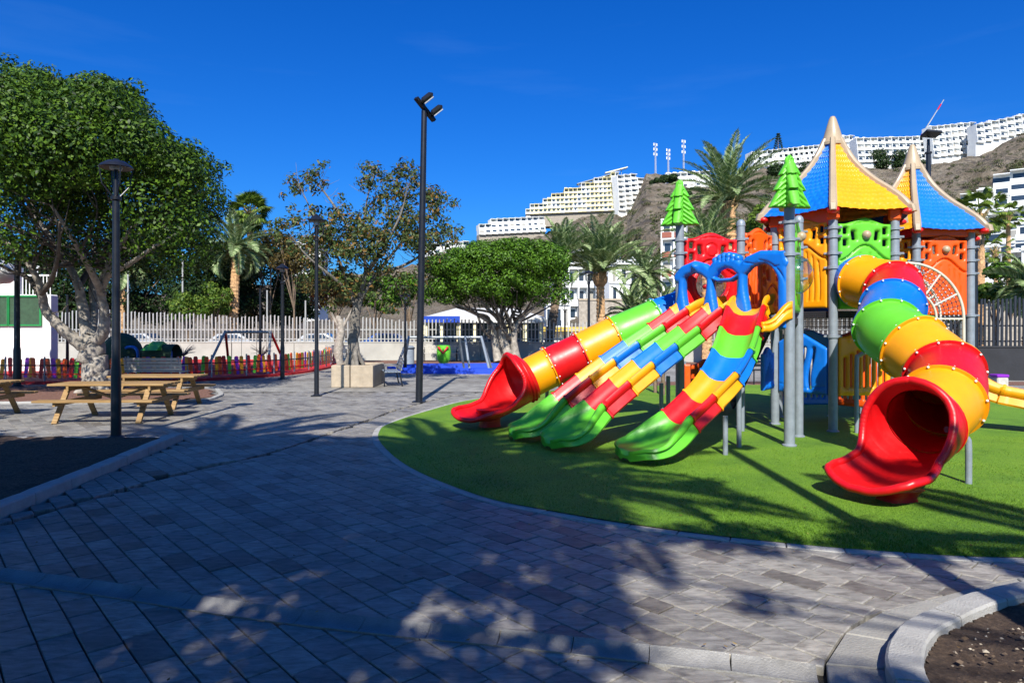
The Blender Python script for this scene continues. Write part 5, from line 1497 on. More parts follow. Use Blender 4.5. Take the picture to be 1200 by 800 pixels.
# small play unit inside the enclosure
def toddler_unit():
    D = 25.5; o = W(165, 0, D); t = thing('toddler_play_unit', 'toddler play unit with green dome blue arches and lime roof behind the coloured pickets', 'play unit', (o.x, D, 0)); zt = lambda y: W(0, y, D).z; X = lambda px: W(px, 0, D).x
    MB().sphere((X(134), D + .5, .55), 1.05, 20, (.75, .75, 1.0)).build('green_dome', DKGREEN, t, smooth=60)
    for a, b in ((145, 161), (191, 200)):
        x0, x1 = X(a), X(b); h = zt(407); p = catmull([(x0, D, 0), (x0, D, h * .85), ((x0 + x1) / 2, D, h * 1.02), (x1, D, h * .85), (x1, D, 0)], 5); MB().tube(p, .055, 8).build('blue_arch', BLU, t, smooth=60)
    for a, b, m in ((147, 158, GREENFR), (163, 170, STRAW), (171, 190, DKGREEN)):
        MB().bbox(((X(a) + X(b)) / 2, D + .25, zt(418) * .62), (X(b) - X(a), .08, zt(412) * .75), .03).build('side_panel', m, t)
    MB().lathe([(.42, 0), (.42, 1.1)], (0, 0, 0), 20, None, False).xf(Matrix.Translation((X(171) , D + .1, .75)) @ Matrix.Rotation(R(90), 4, 'Y')).build('crawl_tunnel', DKGREEN, t, smooth=60)
    x0, x1 = X(174), X(193); z = zt(410)
    MB().add([(x0, D - .6, z), (x1, D - .6, z), (x1, D + .8, z), (x0, D + .8, z), (x0 + .1, D + .1, z + .32), (x1 - .1, D + .1, z + .32)], [(0, 1, 5, 4), (1, 2, 5), (2, 3, 4, 5), (3, 0, 4), (3, 2, 1, 0)]).build('lime_roof', GRN, t)
    for s in (145, 161, 174, 191):
        MB().cyl((X(s), D + .7, -.05), (X(s), D + .7, zt(406)), .05, 8).build('post', DARKMETAL, t)
toddler_unit()
for (px, py, D, lab) in ((215, 412, 30, 'leafless shrub behind the coloured pickets at left'), (307, 412, 31, 'leafless shrub between the legs of the silver swing frame')):
    c = W(px, py, D); t = thing('bare_shrub', lab, 'shrub', (c.x, D, 0), group='leafless shrubs in the enclosure'); mb = MB()
    for k in range(46):
        a = rnd.uniform(0, 6.28); q = Vector((c.x, D, c.z - .2)); e = q + Vector((math.cos(a) * .5, math.sin(a) * .5, rnd.uniform(.1, .6))); mb.tube([q, q.lerp(e, .5) + Vector((0, 0, .08)), e], [.014, .01, .004], 4)
    mb.cyl((c.x, D, 0), (c.x, D, c.z - .18), .03, 6); mb.build('branches', BARK_P, t)

# ================================================================== STREET LAMPS
def lamp(label, px, D, ytop, kind='disc', group=None, r=.055):
    x = W(px, 0, D).x; H = W(0, ytop, D).z; t = thing('street_lamp', label, 'lamp post', (x, D, 0), group=group)
    mb = MB(); mb.lathe([(r * 1.9, -.02), (r * 1.9, .03), (r * 1.25, .06), (r * 1.2, 1.1), (r, 1.2), (r * .85, H - .62), (r * 1.25, H - .60), (r * 1.25, H - .55), (r * .6, H - .53), (r * .5, H - .1)], (x, D, 0), 14); mb.build('pole', DARKMETAL, t, smooth=40)
    MB().bbox((x, D, .015), (.24, .24, .03), .006).build('base_plate', DARKMETAL, t)
    if kind == 'disc':
        MB().lathe([(.03, H + .05), (.05, H + .03), (.13, H + .01), (.22, H - .05), (.25, H - .09), (.24, H - .10), (.10, H - .05), (.04, H - .04)], (x, D, 0), 28).build('lamp_shade', DARKMETAL, t, smooth=50)
        mb = MB()
        for s in (0, 1.571, 3.1416, 4.712): mb.tube([(x + math.cos(s + .78) * .05, D + math.sin(s + .78) * .05, H - .55), (x + math.cos(s + .78) * .20, D + math.sin(s + .78) * .20, H - .36), (x + math.cos(s + .78) * .24, D + math.sin(s + .78) * .24, H - .08)], .010, 6)
        mb.build('brackets', DARKMETAL, t); MB().lathe([(.01, H - .13), (.09, H - .12), (.10, H - .075), (.01, H - .07)], (x, D, 0), 16).build('diffuser', BEADM, t, smooth=50)
    elif kind == 'lantern':
        MB().lathe([(.20, H - .10), (.22, H - .07), (.10, H + .02), (.03, H + .08), (.01, H + .09)], (x, D, 0), 18).build('lamp_shade', DARKMETAL, t, smooth=40)
        MB().lathe([(.02, H - .2), (.07, H - .19), (.07, H - .10), (.02, H - .09)], (x, D, 0), 12).build('diffuser', BEADM, t, smooth=50)
        mb = MB()
        for s in range(4): a = s * 1.571 + .5; mb.tube([(x + math.cos(a) * .05, D + math.sin(a) * .05, H - .52), (x + math.cos(a) * .16, D + math.sin(a) * .16, H - .42), (x + math.cos(a) * .20, D + math.sin(a) * .20, H - .09)], .012, 6)
        mb.build('brackets', DARKMETAL, t)
    elif kind == 'flood':
        MB().bbox((x - .05, D - .25, H + .02), (.55, .42, .09), .02, m=Matrix.Rotation(R(-14), 4, 'X') @ Matrix.Rotation(R(5), 4, 'Y')).build('lamp_head', DARKMETAL, t)
    return t
gl_ = 'black lamp posts around the square'
lamp('black lamp post with disc shade standing at the back of the left soil bed', 136, 10.85, 190, 'disc', gl_, .062)
lamp('black lamp post with disc shade between picket fence and concrete planter', 371, 17.7, 255, 'lantern', gl_, .05)
lamp('dark lamp post close against the right end of the picket enclosure', 331, 23.6, 312, 'lantern', gl_, .06)
lamp('dark lamp post at the far left in front of the white building', 20, 20.6, 288, 'lantern', gl_, .085)
lamp('thin dark lamp post just left of the tall floodlight pole', 475, 27.5, 345, 'lantern', gl_, .05)
lamp('dark lantern post behind the tube slide beside the stout palm', 690, 33, 318, 'disc', gl_, .07)
lamp('dark lantern post by the clipped tree crown edge', 662, 34, 352, 'lantern', gl_, .05)
lamp('black lantern lamp beside the right post of the far tower', 1143, 20, 270, 'lantern', gl_, .07)
lamp('tall post with square floodlight head rising behind the blue roof', 1088, 24, 160, 'flood', gl_, .09)
for (px, D, y0, m, lab) in ((214, 42, 297, PALEPICK, 'pale slim pole in front of the dark trees'), (150, 43, 318, PALEPICK, 'slim grey pole rising right of the ficus trunk'), (313, 43, 340, PALEPICK, 'slim grey pole right of the swing frame'), (1173, 40, 300, PALEPICK, 'thin grey pole before the terraces at right'), (305, 30, 338, DARKMETAL, 'thin dark pole inside the picket enclosure'), (79, 30, 345, DARKMETAL, 'thin dark pole before the dark wall left of the ficus'), (358, 41, 352, PALEPICK, 'slim pale pole left of the planter tree')):
    x = W(px, 0, D).x; tag(MB().lathe([(.07, -.02), (.06, 1), (.045, W(0, y0, D).z)], (x, D, 0), 8).build('pole', m, smooth=40), lab, 'pole')

# tall floodlight pole
def flood(label, x, D, H, r=.085, tilt=0.018, az=0.0):
    t = thing('floodlight_pole', label, 'floodlight pole', (x, D, 0)); T = Vector((x + H * tilt, D, H))
    MB().tube([Vector((x, D, -.02)), Vector((x, D, 0)).lerp(T, .5), T], [r, r * .95, r * .8], 14).build('pole', DARKMETAL, t, smooth=40)
    MB().bbox((x, D, .01), (.3, .3, .03), .006).build('base_plate', DARKMETAL, t)
    d = Vector((math.cos(az), math.sin(az), 0)); a, b = T + Vector((-.17, -.2, .24)), T + Vector((.21, .2, -.18)); 
    MB().beam(a, b, .12, .07).build('crossarm', DARKMETAL, t)
    for k in (.25, .78):
        c = a.lerp(b, k) + Vector((.16, -.05, .12)); M = Matrix.Rotation(R(-38), 4, 'Y') @ Matrix.Rotation(R(15), 4, 'X')
        MB().bbox(c, (.34, .26, .15), .065, m=M).build('lamp_head', DARKMETAL, t); f = Matrix.Translation(c) @ M
        MB().box((0, 0, 0), (.26, .20, .02)).xf(f @ Matrix.Translation((0, 0, -.073))).build('lamp_glass', BEADM, t)
    return t
x, D = G(491, 471); flood('tall black floodlight pole with two lamp heads standing on the paving', x, D, W(0, 125, D).z - .1)
flood('tall floodlight pole standing in the bottom right soil bed', 3.02, 1.15, 7.6, .10, 0.0)

# ================================================================== PLANTER, BENCHES, TABLES
def planter():
    x0, D = G(388, 454); x1 = G(437, 454)[0]; t = thing('concrete_planter', 'square pale concrete planter block around the thin rusty tree', 'planter', ((x0 + x1) / 2, D + .6, 0)); h = .66; w = x1 - x0
    for i, (a, b) in enumerate(((x0, lerp(x0, x1, .45) - .012), (lerp(x0, x1, .45) + .012, x1))): MB().bbox(((a + b) / 2, D + .08, h / 2), (b - a, .16, h), .015).build('front_panel', CONC, t)
    MB().bbox((x0 + .08, D + .9, h / 2), (.16, 1.46, h), .015).build('side_panel', CONC, t); MB().bbox((x1 - .08, D + .9, h / 2), (.16, 1.46, h), .015).build('side_panel', CONC, t)
    MB().bbox(((x0 + x1) / 2, D + 1.72, h / 2), (w, .16, h), .015).build('back_panel', CONC, t)
    MB().box(((x0 + x1) / 2, D + .9, h - .1), (w - .3, 1.5, .06)).build('soil', SOIL, t)
planter()
def bench(label, x, y, w, rz, slat, frame, back=True, group=None):
    t = thing('park_bench', label, 'bench', (x, y, 0), rz, group)
    for k in range(5): MB().bbox((0, -.2 + k * .1, .44), (w, .085, .03), .006).build('seat_slat', slat, t, world=False)
    if back:
        for k in range(4): MB().bbox((0, .27 + k * .018, .52 + k * .10), (w, .025, .085), .006).build('back_slat', slat, t, world=False)
    for s in (-1, 1):
        mb = MB(); X = s * (w / 2 - .08); mb.tube([(X, -.24, 0), (X, -.24, .42), (X, .22, .42), (X, .36, .9)], .022, 8); mb.tube([(X, .22, .42), (X, .30, 0)], .022, 8); mb.tube([(X, -.24, .42), (X, -.24, .62), (X, .26, .62)], .018, 8); mb.build('bench_frame', frame, t, smooth=40, world=False)
    return t
bx, by = G(183, 452); bench('pale slatted park bench facing away behind the second picnic table', bx, by + .1, 1.75, R(180), BENCHW, GALV)
bx, by = G(458, 451); bench('grey metal framed bench beside the concrete planter', bx, by, 1.3, R(-75), GALV, DARKMETAL)
bench('pale bench standing against the far wall left of the planter', W(388, 0, 36).x, 36, 1.9, 0, BENCHW, DARKMETAL)
bench('pale bench by the far wall behind the toddler swing', W(516, 0, 36.4).x, 36.4, 1.9, 0, BENCHW, DARKMETAL)
x, D = W(479, 0, 33).x, 33; t = thing('litter_bin', 'grey litter bin beside the blue edged swing area', 'bin', (x, D, 0)); MB().lathe([(.27, 0.02), (.27, .78), (.29, .80), (.29, .85), (.2, .92), (.01, .94)], (x, D, 0), 16).build('body', GALV, t, smooth=40); MB().lathe([(.30, .78), (.305, .80), (.30, .83)], (x, D, 0), 16).build('rim', DARKMETAL, t, smooth=40)

def picnic(label, x, y, rz, w=1.9, group='wooden picnic tables on the paving'):
    t = thing('picnic_table', label, 'picnic table', (x, y, 0), rz, group)
    for k in range(5): MB().bbox((rnd.uniform(-.006, .006), -.30 + k * .15, .69), (w, .138, .04), .006).build('tabletop_plank', WOOD, t, world=False)
    for s in (-1, 1):
        for k in range(2): MB().bbox((rnd.uniform(-.006, .006), s * (.62 + k * .135), .42), (w, .125, .04), .006).build('seat_plank', WOOD, t, world=False)
    for s in (-1, 1):
        X = s * (w / 2 - .32)
        MB().beam((X + .05, -.76, .375), (X + .05, .76, .375), .045, .09).build('seat_bearer', WOOD, t, world=False); MB().beam((X + .05, -.36, .625), (X + .05, .36, .625), .045, .09).build('top_bearer', WOOD, t, world=False)
        for d in (-1, 1): MB().beam((X, d * .66, 0.0), (X, d * .22, .665), .045, .095, up=(1, 0, 0)).build('leg', WOOD, t, world=False)
        MB().beam((X - s * .03, 0, .66), (0, 0, .40), .07, .04).build('brace', WOOD, t, world=False)
    return t
picnic('nearest wooden picnic table, behind the lamp post at the soil bed', -7.66, 13.2, R(2), 2.15)
picnic('wooden picnic table standing behind and right of the nearest one', -7.95, 15.35, R(1), 1.9)
picnic('wooden picnic table cut off by the left edge', -10.9, 13.55, R(3), 1.9)

# ================================================================== BLUE EDGED SWING AREA
def blue_area():
    D0, D1 = G(0, 437.5)[1], 33.0; xs = (-5.0, 4.6)
    loop = [(-4.9, 27.6), (-4.2, 26.9), (-1, 26.5), (3.2, 26.8), (5.2, 28.3), (4.6, 29.9), (1, 30.4), (-3.6, 30.0), (-4.9, 28.8)]
    lp = smooth_loop(loop, 6); ou = offset_loop(lp, .12); rings = []
    root = thing('swing_area_edge', None, None); root['kind'] = 'structure'
    for o, i in zip(ou + ou[:1], lp + lp[:1]): rings.append([o + Vector((0, 0, -.05)), o + Vector((0, 0, .20)), i + Vector((0, 0, .22)), i + Vector((0, 0, -.05))])
    MB().loft(rings, True).build('edge', RUBBERBLU, root)
    D = 28.4; H = W(0, 395, D).z
    t = aframe('grey swing frame with a green toddler seat on the blue rubber area', W(480, 0, D).x, W(563, 0, D).x, H, .45, (GALV, GALV, GALV), D)
    x = W(520, 0, D).x
    MB().tube([(W(545, 0, D).x, D, H), (W(552, 0, D).x, D - .9, .05)], .05, 8).build('leg', GALV, t); MB().tube([(W(538, 0, D).x, D, H), (W(542, 0, D).x, D + .9, .05)], .05, 8).build('leg', GALV, t)
    mb = MB()
    for s in (-.26, .26): mb.tube([(x + s, D, H), (x + s * .9, D, .95)], .012, 5)
    mb.build('swing_chains', DARKMETAL, t)
    MB().lathe([(.01, .12), (.18, .14), (.28, .30), (.30, .62), (.27, .88), (.25, .88), (.24, .55), (.01, .40)], (x, D, .18), 16).build('toddler_seat', GRN, t, smooth=60)
    MB().tube([(x - .20, D - .27, 1.0), (x, D - .33, .74), (x + .20, D - .27, 1.0)], .05, 8).build('harness', RED, t, smooth=60)
blue_area()

# ================================================================== CARS BEYOND THE FENCE
def car(label, x, y, rz, paint, group='cars parked beyond the slatted fence'):
    t = thing('parked_car', label, 'car', (x, y, 0), rz, group)
    prof = [(-2.1, .35), (-2.12, .75), (-1.95, .92), (-1.25, .98), (-.75, 1.42), (.55, 1.46), (1.25, 1.0), (1.95, .88), (2.1, .62), (2.08, .32)]
    rings = []
    for yy, k in ((-.84, .93), (-.78, 1), (.78, 1), (.84, .93)): rings.append([Vector((p[0] * (1 if abs(yy) < .8 else .985), yy * (.86 if p[1] > 1.2 else 1), .3 + (p[1] - .3) * k)) for p in prof])
    MB().loft(rings, True, True).build('body', paint, t, smooth=35, world=False)
    for s in (-1, 1):
        MB().add([(-.98, s * .815, 1.02), (-.62, s * .74, 1.36), (.46, s * .74, 1.39), (.98, s * .815, 1.03)], [(0, 1, 2, 3)] if s > 0 else [(3, 2, 1, 0)]).build('side_window', GLASSD, t, world=False)
        for X in (-1.3, 1.32):
            w = MB().lathe([(.20, -.10), (.31, -.10), (.33, -.05), (.33, .05), (.31, .10), (.20, .10)], (0, 0, 0), 18).xf(Matrix.Translation((X, s * .78, .33)) @ Matrix.Rotation(R(90), 4, 'X')).build('wheel', TYRE, t, smooth=40, world=False)
    MB().add([(1.22, -.7, 1.05), (1.22, .7, 1.05), (.62, .64, 1.45), (.62, -.64, 1.45)], [(0, 1, 2, 3)]).build('windscreen', GLASSD, t, world=False)
car('white car parked behind the fence below the dark trees', -17.6, 43, R(8), CARWHITE); car('white car parked behind the fence near the date palm trunk', -12.3, 43.5, R(4), CARWHITE)
car('grey car parked behind the fence beside the clipped tree', -.6, 42.5, R(0), CARGREY); car('blue car parked behind the fence near the planter tree', -7.9, 42.8, R(182), CARBLUE)
car('white car parked behind the fence at the swing frame', -23.5, 43.2, R(2), CARWHITE)
# ================================================================== THE PLAY STRUCTURE
PS = thing('play_structure', 'large colourful playground tower with tube slides, wave slides and tent roofs on the turf', 'play structure', (5.0, 12.0, 0))
pA, pB, pC, pE, pG, pH = (4.12, 10.14), (4.62, 11.0), (4.78, 12.45), (6.51, 11.65), (2.90, 11.80), (4.03, 12.02)
def hexagon(c, u, r):
    u = Vector((u[0], u[1])).normalized(); out = []
    for k in range(6):
        a = R(60 * k); v = -u; out.append((c[0] + r * (math.cos(a) * v.x - math.sin(a) * v.y), c[1] + r * (math.sin(a) * v.x + math.cos(a) * v.y)))
    return out
U1, U2 = (.42, .9075), (.45, .89)
HX1 = (5.88, 12.52); HX2 = (8.18, 13.95)
h1, h2 = hexagon(HX1, U1, 1.10), hexagon(HX2, U2, 1.07)      # 0 nearest the camera, 1 right, 5 left
pD = h1[0]

def post(p, z1, r=.066, collars=(), cap='round', z0=-.05):
    mb = MB(); prof = [(r, z0), (r, z1)]
    if cap == 'round': prof += [(r * 1.08, z1), (r * 1.08, z1 + .05), (r * .9, z1 + .09), (r * .45, z1 + .12), (.004, z1 + .125)]
    mb.lathe(prof, (p[0], p[1], 0), 20); o = mb.build('post', GALV, PS, smooth=40)
    fl = MB(); fl.lathe([(r, .012), (r * 1.35, .013), (r * 1.35, .03), (r, .045)], (p[0], p[1], 0), 18, cap=False); fl.build('post_foot', GALV, o, smooth=40)
    for z in collars:
        c = MB(); c.lathe([(r, z - .028), (r * 1.28, z - .024), (r * 1.28, z + .024), (r, z + .028)], (p[0], p[1], 0), 18, cap=False)
        for a in (R(-40), R(150)):
            d = Vector((math.cos(a), math.sin(a), 0)); c.bbox(Vector((p[0], p[1], z)) + d * r * 1.55, (.06, .035, .04), .008, rz=a)
        c.build('collar', GALV, o, smooth=40)
    return o
post(pA, 3.56, .078, (2.85, 3.07, 3.33), None)
post(pG, 3.55, .072, (2.80, 3.05, 3.28), None)
post(pB, 3.45, .070, (2.55, 2.85, 3.05, 3.30))
post(pH, 3.55, .070, (2.85, 3.08, 3.32))
post(h1[0], 3.82, .074, (1.62, 2.78, 3.02, 3.30, 3.45), None)
post(h1[1], 3.82, .074, (2.78, 3.02, 3.30, 3.45), None)
post(h1[5], 3.82, .074, (2.85, 3.05, 3.30), None)
for k in (2, 3, 4): post(h1[k], 3.82, .070, (), None)
post(h2[0], 3.82, .074, (2.8, 3.05, 3.3), None); post(h2[1], 3.82, .074, (2.0, 2.8, 3.05, 3.3), None)
for k in (2, 3, 4, 5): post(h2[k], 3.82, .070, (3.05,), None)
# supports of the wave slides
for (px, py, ztop) in ((850, 534, .55), (866, 525, 1.05), (870, 506, 1.55), (783, 506, .95), (775, 509, .85), (797, 492, 1.6)):
    x, y = G(px, py); MB().cyl((x, y, -.05), (x, y, ztop), .036 if px != 797 else .05, 12).build('slide_support', GALV, PS, smooth=40)

# ---- decks
def deck(poly, z, name='deck'):
    MB().prism(poly, z - .10, z).build(name, DECK, PS)
deck([tuple(p) for p in h1], 2.05); deck([pG, pA, pB, pC, (4.4, 12.35), pH], 1.92); deck([tuple(p) for p in h2], 2.05)
bx = [h1[1], h2[0], h2[5], h1[2]]; deck(bx, 2.04)
# dark rope skirts under the decks
def net(parent, p, q, z0, z1, step=.07, name='net'):
    mb = MB(); P, Q = Vector((p[0], p[1], 0)), Vector((q[0], q[1], 0)); L = (Q - P).length; n = int(L / step); m = int((z1 - z0) / step)
    for i in range(n + 1):
        a = P.lerp(Q, i / n); mb.tube([a + Vector((0, 0, z0)), a + Vector((0, 0, z1))], .006, 4)
    for j in range(m + 1):
        z = lerp(z0, z1, j / m); mb.tube([P + Vector((0, 0, z)), Q + Vector((0, 0, z))], .006, 4)
    mb.build(name, ROPE, parent, kind='stuff')
net(PS, h1[5], h1[0], 1.78, 1.95); net(PS, h1[0], h1[1], 1.78, 1.95)

# ---- moulded wall panels
def face_panel(p, q, z0, H, mat, style='face', gap=.085, knob=True, T=.085, res=.017, Wd=None, yoff=0.0):
    L = math.hypot(q[0] - p[0], q[1] - p[1]); Wp = (L - 2 * gap) if Wd is None else Wd; hw = Wp / 2
    def top(x): return H - .11 + .11 * np.cos(np.clip(np.abs(x) / (hw * .82), 0, 1) * np.pi / 1.0) * .5 + .055
    def f(x, y):
        v = np.minimum(hw - np.abs(x), np.minimum(y, (top(x) - y) * .92))
        if style in ('face', 'bubble', 'solid'):
            for sx in (-1, 1):
                for yy in (H - .23, H - .43):
                    v = np.minimum(v, -sd_box(x, y, sx * hw * .76, yy, hw * .075, .055, .012))
                v = np.minimum(v, -sd_box(x - (y - H + .33) * .12 * sx, y, sx * hw * .44, H - .31, hw * .07, .075, .012))
        if style == 'bubble': v = np.minimum(v, -sd_circ(x, y, 0, H * .36, .27))
        if style == 'slots':
            for k in range(-3, 4):
                xx = k * hw * .25; v = np.minimum(v, -sd_cap(x + .03 * np.sin(y * 5) * 0, y, (xx, .16), (xx, H - .30 - .06 * abs(k)), hw * .055))
        if style == 'animal':
            v = np.minimum(v, (H - .02 - np.abs(x + hw * .2) * .55 - y) * .85)
            for k, (a, b) in enumerate(((-.55, .2), (-.05, .12), (.35, .10))):
                v = np.minimum(v, -sd_cap(x + .04 * np.sin(y * 6), y, (a * hw, b), (a * hw * .9 + .03, H - .34), hw * .06))
        return v
    def det(x, y):
        d = 0 * x
        if style in ('face', 'bubble', 'solid'):
            yc = H - .60 + .13 * np.cos(np.clip(x / hw, -1, 1) * np.pi)
            d = d + groove(y - yc, .014, .05) + np.where(y > yc, .012, 0)
            yc2 = H - .10 + .04 * np.cos(x / hw * 3.1); d = d + groove(y - yc2 + .02, .012, .02) * (np.abs(x) < hw * .45)
            low = (y < yc - .10) & (y > .12)
            for k in (-.62, -.40, -.18, .18, .40, .62):
                xx = hw * (k + .05 * math.copysign(1, k) * 1) + .02 * np.sin(y * 4.5) * np.sign(k)
                d = d + groove(x - xx, .016, .022) * low * (style != 'bubble')
            if style == 'face': d = d + groove(np.hypot(x, y - (H - .92)) - .05, .010, .015) + groove(np.hypot(x, (y - (H - 1.02)) * 1.6) - .09, .010, .015) * (y < H - 1.0)
            if style == 'bubble': d = d + groove(np.hypot(x, y - H * .36) - .32, .02, -.03) + groove(np.hypot(x, y - (H - .31)) - .11, .012, .025)
        if style in ('slots', 'animal'):
            for (a, b) in ((-.6, H - .16), (0, H - .12), (.6, H - .16), (0, .08), (-.7, .07), (.7, .07)):
                d = d + .02 * np.exp(-((x - a * hw) ** 2 + (y - b) ** 2) / .0012)
            d = d + groove(y - .12 + .03 * np.cos(x / hw * 3), .01, .012)
        return d
    M = between(p, q, z0) @ Matrix.Translation((0, yoff, 0))
    o = relief(f, -hw - res * .3, hw + res * .3, -res * .3, H + .06, res, T, .05, det).xf(M).build('wall_panel', mat, PS, smooth=50)
    if knob and style != 'slots' and style != 'animal' and style != 'bubble':
        MB().sphere(M @ Vector((0, -.075, H - .30)), .075, 16).build('ball_knob', TAN, o, smooth=60)
    if style == 'bubble':
        mb = MB(); rr = .27; rings = []
        for i in range(8):
            a = math.pi / 2 * i / 7; rings.append([M @ Vector((rr * math.cos(a) * math.cos(t), -.03 - rr * .75 * math.sin(a), H * .36 + rr * math.cos(a) * math.sin(t))) for t in [2 * math.pi * k / 28 for k in range(28)]])
        mb.loft(rings, True); mb.build('bubble_window', BUBBLE, o, smooth=60)
    return o, M
def bubble_mat():
    m, nt, b = new_mat('clear_acrylic')
    tr = N(nt, 'ShaderNodeBsdfTransparent'); tr.inputs[0].default_value = (.88, .86, .84, 1)
    gl2 = N(nt, 'ShaderNodeBsdfGlossy'); gl2.inputs['Roughness'].default_value = .06
    lw = N(nt, 'ShaderNodeLayerWeight'); lw.inputs[0].default_value = .35
    mr = N(nt, 'ShaderNodeMapRange'); mr.inputs[3].default_value = .10; mr.inputs[4].default_value = .8
    nt.links.new(lw.outputs['Facing'], mr.inputs[0])
    mx = N(nt, 'ShaderNodeMixShader'); nt.links.new(mr.outputs[0], mx.inputs[0]); nt.links.new(tr.outputs[0], mx.inputs[1]); nt.links.new(gl2.outputs[0], mx.inputs[2])
    nt.links.new(mx.outputs[0], nt.nodes['Material Output'].inputs['Surface']); return m
BUBBLE = bubble_mat()
face_panel(h1[5], h1[0], 2.10, 1.58, YEL, 'face')
face_panel(h1[0], h1[1], 2.08, 1.55, GRN, 'face')
face_panel(h1[1], h1[2], 2.08, 1.55, ORG, 'face'); face_panel(h1[3], h1[4], 2.08, 1.55, BLU, 'face'); face_panel(h1[4], h1[5], 2.08, 1.0, RED, 'face')
face_panel(pG, pH, 2.00, 1.42, RED, 'bubble'); MB().sphere((0, 0, 0), .05, 10).xf(Matrix.Translation((3.45, 12.2, 2.5))).build('bubble_boss', RED, PS, smooth=60)
face_panel(pH, pC, 2.05, 1.50, ORG, 'solid', knob=False)
o, M = face_panel(pA, pB, 2.00, 1.45, GRN, 'solid')
# bubble dome and knob standing out on the right of the edge-on green panel
mb = MB(); rings = []; rr = .30
for i in range(8):
    a = math.pi / 2 * i / 7; rings.append([M @ Vector((rr * math.cos(a) * math.cos(t), -.04 - rr * .8 * math.sin(a), .58 + rr * math.cos(a) * math.sin(t))) for t in [2 * math.pi * k / 28 for k in range(28)]])
mb.loft(rings, True).build('bubble_window', BUBBLE, o, smooth=60)
MB().sphere(M @ Vector((0, -.10, 1.17)), .075, 16).build('ball_knob', TAN, o, smooth=60)
face_panel(h2[5], h2[0], 2.08, 1.50, YEL, 'face'); face_panel(h2[0], h2[1], 2.00, 1.55, ORG, 'face'); face_panel(h2[1], h2[2], 2.05, 1.5, ORG, 'face'); face_panel(h2[3], h2[4], 2.05, 1.5, BLU, 'face')
# ground level play panels
face_panel(h1[5], h1[0], .62, 1.12, BLU, 'animal', knob=False)
face_panel(h1[0], h1[1], .62, 1.10, YEL, 'slots', knob=False)
face_panel((4.30, 11.75), (4.66, 12.2), .68, .75, BLU, 'slots', knob=False, gap=.02)
face_panel((3.82, 14.6), (4.5, 14.8), .55, .55, ORG, 'slots', knob=False, gap=.0)

# ---- tent roofs
def roof(c, u, cols, scale=1.0, zs=0.0):
    prof = [(1.36, 3.77), (1.31, 3.84), (1.20, 3.97), (1.02, 4.13), (.79, 4.31), (.59, 4.50), (.40, 4.72), (.25, 4.96), (.13, 5.20)]
    fine = catmull([(r_, 0, z) for r_, z in prof], 8); hexd = hexagon((0, 0), u, 1.0)
    L = [0]
    for a, b in zip(fine, fine[1:]): L.append(L[-1] + (b - a).length)
    root = MB().lathe([(.12, 5.09), (.20, 5.10), (.20, 5.15), (.18, 5.17), (.13, 5.36), (.065, 5.58), (.04, 5.63), (.003, 5.645)], (c[0], c[1], zs), 22).build('roof', TAN, PS, smooth=40)
    ROWS = 15; SUB = 6; CN = 54
    def P(r_, z, k, t):
        a, b = Vector(hexd[k]), Vector(hexd[(k + 1) % 6]); v = a.lerp(b, t) * r_; return Vector((c[0] + v.x, c[1] + v.y, z + zs - .05 * math.sin(math.pi * t) * (r_ / 1.5)))
    def at(s):
        s = min(max(s, 0), L[-1] - 1e-6); i = 0
        while i < len(L) - 2 and L[i + 1] < s: i += 1
        t = (s - L[i]) / (L[i + 1] - L[i]); p = fine[i].lerp(fine[i + 1], t); return p.x, p.z
    for k in range(6):
        rings = []
        for i in range(ROWS * SUB + 1):
            s = L[-1] * i / (ROWS * SUB); r_, z = at(s); row = int(i / SUB) ; fr = (i % SUB) / SUB; ring = []
            dr = at(s + .02)
            for j in range(CN + 1):
                t = j / CN; p = P(r_, z, k, t)
                ncol = 9; cf = (t * ncol + .5 * (row % 2)) % 1.0
                bump = .022 * (1 - fr) * (0.55 + .45 * math.sin(math.pi * cf)) - .006 * (cf < .08)
                o = Vector((p.x - c[0], p.y - c[1], 0)).normalized()
                nrm = (o * (dr[1] - z + 1e-4) - Vector((0, 0, 1)) * (dr[0] - r_)).normalized()
                ring.append(p + nrm * bump)
            rings.append(ring)
        MB().loft(rings, False).build('roof_panel', cols[k], root, smooth=55)
        # rib
        d = Vector(hexd[k]); d3 = Vector((d.x, d.y, 0)); sd = Vector((-d.y, d.x, 0)); rings = []
        rp = [(1.40, 3.70), (1.375, 3.80)] + [(p.x + .0, p.z + .0) for p in fine[4::4]]
        for i, (r_, z) in enumerate(rp):
            w = lerp(.066, .046, i / len(rp)) if i > 0 else .05; r2, z2 = rp[min(i + 1, len(rp) - 1)]; r1, z1 = rp[max(i - 1, 0)]; tg = Vector((r2 - r1, z2 - z1)).normalized(); nx, nz = -tg.y * -1, tg.x * -1
            nv = d3 * abs(tg.y) + Vector((0, 0, abs(tg.x))); b0 = Vector((c[0], c[1], zs)) + d3 * r_ + Vector((0, 0, z))
            rings.append([b0 - sd * w - nv * .04, b0 - sd * w + nv * .03, b0 - sd * w * .6 + nv * .058, b0 + sd * w * .6 + nv * .058, b0 + sd * w + nv * .03, b0 + sd * w - nv * .04])
        MB().loft(rings, True, True).build('roof_rib', TAN, root, smooth=35)
        # eave corner knob
        MB().sphere(Vector((c[0], c[1], zs)) + d3 * 1.32 + Vector((0, 0, 3.72)), .085, 12, (1.2, 1.2, .7)).build('eave_corner', RED, root, smooth=60)
    return root
roof(HX1, U1, (YEL, BLU, YEL, BLU, YEL, BLU))
roof(HX2, U2, (BLU, YEL, BLU, YEL, BLU, YEL), zs=-.13)
